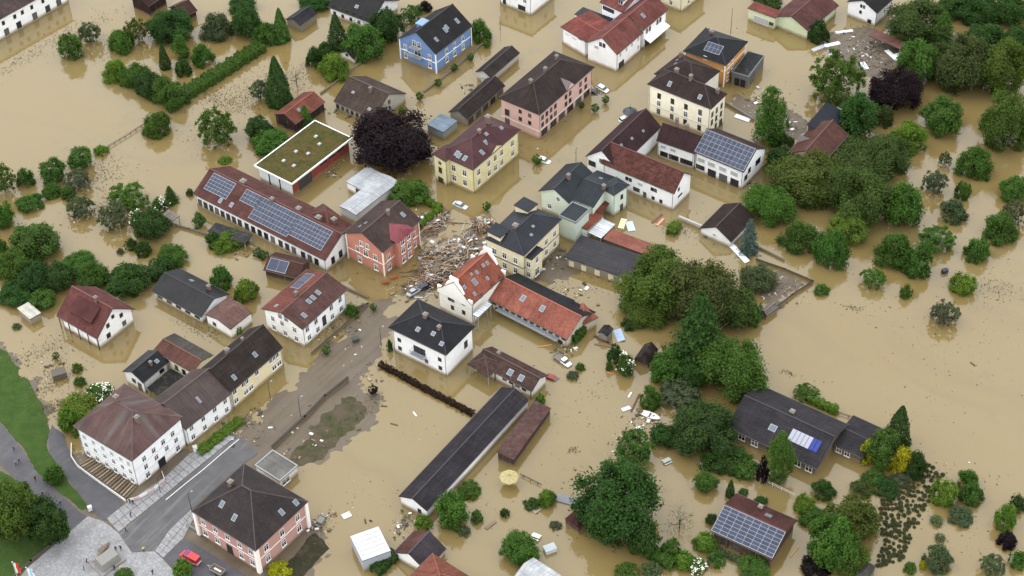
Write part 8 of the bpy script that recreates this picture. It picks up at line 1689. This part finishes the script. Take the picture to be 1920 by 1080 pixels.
def fish(x,y,z,yaw,L):
    o=root('fish_sculpture','big brown fish-shaped sculpture lying on the cobbled square','sculpture',TR(x,y,z,yaw)); m=plain('bronze_brown','6b5a48',.6,.1,.2)
    prof=[(-.5,.10,.05),(-.42,.06,.05),(-.3,.16,.13),(-.05,.26,.2),(.2,.24,.2),(.36,.18,.16),(.47,.1,.09),(.5,.04,.04)]
    st=[]
    for t_,h_,w_ in prof: st.append((t_*L,[(math.cos(q)*w_*L*.42,max(.02,.4+math.sin(q)*h_*L*.35)) for q in [i*math.pi/5 for i in range(10)]]))
    loft(st,'body',m,o)
    mb=MB(); mb.poly([(-.48*L,-.03,.5),(-.62*L,-.16*L,.55),(-.58*L,0,.45),(-.62*L,.16*L,.55),(-.48*L,.03,.5)]); mb.poly([(-.48*L,.03,.4),(-.62*L,.16*L,.45),(-.58*L,0,.35),(-.62*L,-.16*L,.45),(-.48*L,-.03,.4)]); mb.build('tail_fin',m,o)
    mb=MB(); mb.box(-.05*L,.12*L,.09*L,.2*L,.35,.45); mb.build('side_fin',m,o); mb=MB(); mb.box(.18*L,.25*L,.08*L,.18*L,.35,.45); mb.build('side_fin',m,o)
fish(*FISH)
def plinth(x,y,z,yaw):
    o=root('monument','pale stone monument block with stepped base on the square','monument',TR(x,y,z,yaw)); m=plain('limestone','7d7b77',.8,var=.12)
    mb=MB(); mb.box(-3.2,3.2,-2.3,2.3,-.3,.35); mb.build('base',m,o)
    mb=MB(); mb.poly([(-2.4,-1.7,.353),(2.4,-1.7,.353),(2.2,-1.4,2.3),(-2.2,-1.4,2.3)]); mb.poly([(2.4,1.7,.353),(-2.4,1.7,.353),(-2.2,.9,2.9),(2.2,.9,2.9)]); mb.poly([(-2.2,-1.4,2.3),(2.2,-1.4,2.3),(2.2,.9,2.9),(-2.2,.9,2.9)]); mb.poly([(2.4,-1.7,.353),(2.4,1.7,.353),(2.2,.9,2.9),(2.2,-1.4,2.3)]); mb.poly([(-2.4,1.7,.353),(-2.4,-1.7,.353),(-2.2,-1.4,2.3),(-2.2,.9,2.9)]); mb.build('block',m,o)
plinth(*PLINTH)
def bench_table(x,y,z,yaw,col,label,kind):
    o=root(kind,label,'table',TR(x,y,z,yaw)); m=plain('furn_'+col,col,.7)
    for j in(-1,0,1): mb=MB(); mb.box(-1,1,j*.27-.12,j*.27+.12,.7,.76); mb.build('board',m,o)
    for s_ in(-1,1):
        mb=MB(); mb.box(-1,1,s_*.75-.14,s_*.75+.14,.42,.47); mb.build('seat',m,o); mb=MB(); mb.box(s_*.7-.04,s_*.7+.04,-.8,.8,-.2,.42); mb.box(s_*.7-.04,s_*.7+.04,-.3,.3,.42,.7); mb.build('leg',m,o)
for t in TABLES: bench_table(*t)
def boat(x,y,z,yaw,l,col,label):
    o=root('boat',label,'boat',TR(x,y,z,yaw)@Matrix.Rotation(.15,4,'X')); st=[]
    for t_,w_ in((-.5,.75),(-.2,1.),(.15,.95),(.38,.55),(.5,.08)):
        W_=w_*l*.19; st.append((t_*l,[(-W_,.4),(-W_*.75,0),(W_*.75,0),(W_,.4),(W_*.85,.4),(W_*.6,.1),(-W_*.6,.1),(-W_*.85,.4)]))
    loft(st,'hull',plain('boat_'+col,col,.5),o); mb=MB(); mb.box(-.12*l,-.04*l,-.16*l,.16*l,.28,.33); mb.build('thwart',WOOD(),o)
for b_ in BOATS: boat(*b_)
def container(x,y,z,yaw,sx,sy,sz,col,label,name):
    o=root(name,label,'bin',TR(x,y,z,yaw)); mb=MB(); mb.box(-sx/2,sx/2,-sy/2,sy/2,-.4,sz); mb.build('body',plain('bin_'+col,col,.6),o); mb=MB(); mb.box(-sx/2-.06,sx/2+.06,-sy/2-.06,sy/2+.06,sz+.002,sz+.12); mb.build('lid',plain('bin_lid_'+col,tuple(c*.7 for c in lin(col)[:3])+(1,),.6),o)
for b_ in BINS: container(*b_)
# sidewalk slabs: every slab its own piece
def sidewalk(name,inner,outer,n,dz):
    o=struct(ob(name,None)); m=CO
    def at(pl,f):
        L=[0]
        for p,q in zip(pl,pl[1:]): L.append(L[-1]+math.dist(p,q))
        t=f*L[-1]
        for i in range(len(pl)-1):
            if t<=L[i+1]+1e-6: k=(t-L[i])/(L[i+1]-L[i]); return (pl[i][0]+(pl[i+1][0]-pl[i][0])*k,pl[i][1]+(pl[i+1][1]-pl[i][1])*k)
        return pl[-1]
    for i in range(n):
        g_=.06
        a,b_=(i+g_/2)/n,(i+1-g_/2)/n; q=[at(inner,a),at(outer,a),at(outer,b_),at(inner,b_)]
        for c0,c1 in((.0,.485),(.515,1.)):
            L_=lambda A,B_,k:(A[0]+(B_[0]-A[0])*k,A[1]+(B_[1]-A[1])*k)
            pp=[L_(q[0],q[1],c0),L_(q[0],q[1],c1),L_(q[3],q[2],c1),L_(q[3],q[2],c0)]
            zz=[float(gh(*p)) for p in pp]; v=[(p[0],p[1],z-.3) for p,z in zip(pp,zz)]+[(p[0],p[1],z+dz) for p,z in zip(pp,zz)]
            s_=ob('paving_slab',mesh('paving_slab',v,[(4,5,6,7),(0,1,5,4),(1,2,6,5),(2,3,7,6),(3,0,4,7)],[m]),o)
            bm=bmesh.new(); bm.from_mesh(s_.data); bmesh.ops.recalc_face_normals(bm,faces=bm.faces[:]); bm.to_mesh(s_.data); bm.free()
for s_ in SIDEWALKS: sidewalk(*s_)
# white road line
def road_line(pts):
    bm=MB()
    for x,y,a,l in along(pts,3):
        c,s_=math.cos(a),math.sin(a); q=[(x+u*c-v*s_,y+u*s_+v*c) for u,v in((-l/2,-.09),(l/2,-.09),(l/2,.09),(-l/2,.09))]
        bm.poly([(p[0],p[1],float(gh(*p))+.125) for p in q])
    struct(bm.build('road_marking',plain('road_paint','d9d9d4',.7)))
road_line(ROADLINE)
# stacked timber yard beside the corner house, fenced by a white barrier
def timber(rows,label):
    o=root('timber_decking',label,'decking',Matrix.Translation((rows[0][0][0],rows[0][0][1],0))); c=rows[0][0]
    for i,(a,b_) in enumerate(rows):
        z=float(gh(*a)); yaw=math.atan2(b_[1]-a[1],b_[0]-a[0]); l=math.dist(a,b_); mb=MB(); mb.box(0,l,-.17,.17,.0,.22+.04*(i%3))
        mb.build('plank',plain('decking_%d'%(i%3),['7d6c58','8d8270','6a5b4a'][i%3],.9,var=.25),o,Matrix.Translation((a[0]-c[0],a[1]-c[1],z))@Matrix.Rotation(yaw,4,'Z'))
timber(TIMBER,'rows of timber planks laid beside big white corner house')
def barrier(pts,label,checker):
    c=pts[0]; o=root('site_barrier',label,'barrier',Matrix.Translation((c[0],c[1],0)))
    for i,(x,y,a,l) in enumerate(along(pts,1.6)):
        z=float(gh(x,y)); M=Matrix.Translation((x-c[0],y-c[1],z))@Matrix.Rotation(a,4,'Z'); mb=MB(); mb.box(-l/2+.01,l/2-.01,-.06,.06,.1,.95); mb.build('barrier_panel',WHITE() if not(checker and i%2) else plain('barrier_red','c9b3ae',.6),o,M)
        mb=MB(); mb.box(-l/2-.05,-l/2+.05,-.25,.25,0,.1); mb.build('foot',DARK(),o,M)
for b_ in BARRIERS: barrier(*b_)

# ---------------------------------------------------------------- debris
CHIPM=None
def chip_mat():
    m,nt,p=newmat('driftwood'); at=nt.nodes.new('ShaderNodeAttribute'); at.attribute_name='tint'; nt.links.new(at.outputs['Color'],p.inputs['Base Color']); p.inputs['Roughness'].default_value=.85; return m
CHIPM=chip_mat()
PAL=np.array([(.085,.065,.045),(.13,.10,.065),(.05,.04,.03),(.24,.18,.12),(.045,.04,.032),(.16,.125,.085),(.6,.6,.58),(.075,.067,.052)])
def chips(name,label,regions,seed,lmin,lmax,pal_p,zmax=.1,boxy=True):
    rng=np.random.default_rng(seed); V=[];F=[];Cc=[]
    for (x,y,rx,ry,yaw,n) in regions:
        q=rng.normal(size=(n,2))*.55; c,s_=math.cos(yaw),math.sin(yaw); X=x+q[:,0]*rx*c-q[:,1]*ry*s_; Y=y+q[:,0]*rx*s_+q[:,1]*ry*c
        ln=lmin*(lmax/lmin)**rng.random(n)**2; wd=np.minimum(ln,np.maximum(.06,ln*rng.uniform(.12,.7,n))); an=rng.random(n)*6.28; zz=rng.random(n)*zmax; pi_=rng.choice(len(PAL),n,p=pal_p); 
        for k in range(n):
            a=an[k]; cx,cy=math.cos(a)*ln[k]/2,math.sin(a)*ln[k]/2; ux,uy=-math.sin(a)*wd[k]/2,math.cos(a)*wd[k]/2; b0=len(V); t_=.03+wd[k]*.25; tl=rng.normal()*.1*ln[k]*(zmax>.3)
            for zz_ in(zz[k]-.05,zz[k]+t_):
                V+=[(X[k]-cx-ux,Y[k]-cy-uy,zz_-tl),(X[k]+cx-ux,Y[k]+cy-uy,zz_+tl),(X[k]+cx+ux,Y[k]+cy+uy,zz_+tl),(X[k]-cx+ux,Y[k]-cy+uy,zz_-tl)]
            F+=[(b0+4,b0+5,b0+6,b0+7),(b0,b0+1,b0+5,b0+4),(b0+1,b0+2,b0+6,b0+5),(b0+2,b0+3,b0+7,b0+6),(b0+3,b0,b0+4,b0+7)]
            Cc+=[(*(PAL[pi_[k]]*rng.uniform(.75,1.25)),1)]*8
    me=mesh(name,V,F,[CHIPM]); ca=me.color_attributes.new('tint','FLOAT_COLOR','POINT'); ca.data.foreach_set('color',np.array(Cc,dtype=np.float32).ravel())
    o=ob(name,me); stuff(o,label); return o
PN=lambda *a: (lambda v:v/v.sum())(np.array(a,float))
chips('floating_litter','brown twigs and chips drifting on the flood water',LITTER,5,.08,.5,PN(3,3,3,1.2,3,1.5,.5,3),.04)
chips('debris_scatter','broken boards and pale rubbish washed together between houses',RUBBISH,6,.12,1.2,PN(3,3,2.5,2,2.5,2,4,3),.25)
def heap(zones,label):
    c=zones[0][:2]; o=root('debris_heap',label,'debris heap',Matrix.Translation((c[0],c[1],0))); rng=random.Random(4)
    mats=[plain('wreck_%d'%i,q,.85,var=.2) for i,q in enumerate(['947858','7a6046','5c4836','a8906e','705640','46382e'])]; wm=[plain('wreck_w%d'%i,q,.6,var=.08) for i,q in enumerate(['b9bbbb','9fa3a5','c6c7c6','87939c'])]
    cache={}
    for (x,y,rx,ry,yaw,hh,npl,nsh,dirn) in zones:
        # rubble body under the boards
        mb=MB()
        for k in range(int(rx*ry*9)):
            q,w_=rng.gauss(0,.45),rng.gauss(0,.45); d_=max(0,1-q*q-w_*w_); s_=rng.uniform(.12,.45); X=x-c[0]+q*rx*math.cos(yaw)-w_*ry*math.sin(yaw); Y=y-c[1]+q*rx*math.sin(yaw)+w_*ry*math.cos(yaw)
            mb.box(-s_,s_,-s_*.5,s_*.5,-.3,.12+hh*d_*rng.uniform(.3,.8),k%3,Matrix.Translation((X,Y,0))@Matrix.Rotation(rng.uniform(0,3),4,'Z')@Matrix.Rotation(rng.uniform(-.3,.3),4,'X'))
        stuff(mb.build('rubble',[plain('rubble_a','5d4a3c',.95,var=.3),plain('rubble_b','6f655c',.95,var=.3),plain('rubble_c','3a2f28',.95,var=.3)],o))
        sp=MB()      # splinters and laths too small to pick apart
        for k in range(int(rx*ry*10)):
            q,w_=rng.gauss(0,.55),rng.gauss(0,.55); d_=max(0,1-.8*(q*q+w_*w_)); l=rng.uniform(.35,1.5); X=x-c[0]+q*rx*math.cos(yaw)-w_*ry*math.sin(yaw); Y=y-c[1]+q*rx*math.sin(yaw)+w_*ry*math.cos(yaw)
            sp.box(-l,l,-.05,.05,-.03,.03,rng.choice((0,0,1,2,2,3)),Matrix.Translation((X,Y,.15+hh*d_*rng.uniform(.7,1.15)))@Matrix.Rotation(dirn+rng.gauss(0,.9),4,'Z')@Matrix.Rotation(rng.gauss(0,.3),4,'Y'))
        stuff(sp.build('splinters',[plain('splinter_a','8f7858',.9,var=.3),plain('splinter_b','8c8780',.9,var=.3),plain('splinter_c','4f3f32',.9,var=.2),plain('splinter_d','bfc0bf',.8,var=.1)],o))
        for k in range(npl+nsh):
            q,w_=rng.gauss(0,.55),rng.gauss(0,.55); d_=max(0,1-.8*(q*q+w_*w_)); X=x-c[0]+q*rx*math.cos(yaw)-w_*ry*math.sin(yaw); Y=y-c[1]+q*rx*math.sin(yaw)+w_*ry*math.cos(yaw); z=.15+hh*d_*rng.uniform(.6,1.1)
            if k<npl: l,b_,t_,mat,nm=rng.choice([1.6,2.5,3.5,4.5,6.]),rng.choice([.12,.16,.24]),.07,rng.choice(mats),'plank'; a=dirn+rng.gauss(0,.5) if rng.random()<.75 else rng.uniform(0,3.14)
            else: l,b_,t_,mat,nm=rng.choice([.7,1.1,1.6,2.2]),rng.choice([.35,.6,.9]),.06,rng.choice(wm),'board'; a=rng.uniform(0,3.14)
            ky=(l,b_,mat.name)
            if ky not in cache: m_=MB(); m_.box(-l/2,l/2,-b_/2,b_/2,-t_,t_); cache[ky]=m_.me(nm,mat)
            ob(nm,cache[ky],o,Matrix.Translation((X,Y,z))@Matrix.Rotation(a,4,'Z')@Matrix.Rotation(rng.gauss(0,.16),4,'Y')@Matrix.Rotation(rng.gauss(0,.25),4,'X'))
for z_,lb in HEAPS: heap(z_,lb)
# half-drowned weeds and reeds: tufts of blades standing out of the water
def weeds(regions,seed):
    rng=np.random.default_rng(seed); P=[];Nn=[];sz=[]
    for (x,y,rx,ry,yaw,n) in regions:
        q=rng.normal(size=(n,2))*.55; c,s_=math.cos(yaw),math.sin(yaw)
        P.append(np.stack([x+q[:,0]*rx*c-q[:,1]*ry*s_,y+q[:,0]*rx*s_+q[:,1]*ry*c,rng.uniform(.0,.25,n)],1)); Nn.append(rng.normal(size=(n,3))+np.array([0,0,.8])); sz.append(rng.uniform(.10,.28,n))
    P=np.concatenate(P); Nn=np.concatenate(Nn); sz=np.concatenate(sz); o=ob('drowned_weeds',quads_mesh('drowned_weeds',P,Nn,sz,np.stack([rng.random(len(P)),rng.random(len(P))],1),LM,rng,2.2)); o.color=(.085,.078,.05,1)
    stuff(o,'half-drowned weeds and grass showing through the flood')
weeds(WEEDS,9)
# small dark shrubs in rows in the drowned nursery
me_,tr_,D0_,H0_,_z=proto('b',3,2.2,1)
for i,(x,y,s_) in enumerate(SHRUBS):
    o=root('berry_shrub','small dark half-drowned shrub in the nursery rows at lower right','shrub',TR(x,y,0,i*1.7),'shrubs in the drowned nursery rows')
    M=Matrix.Diagonal((s_/D0_,s_/D0_,s_*.6/H0_,1)); c=ob('crown',me_,o,M); c.color=(.058,.072,.034,1)
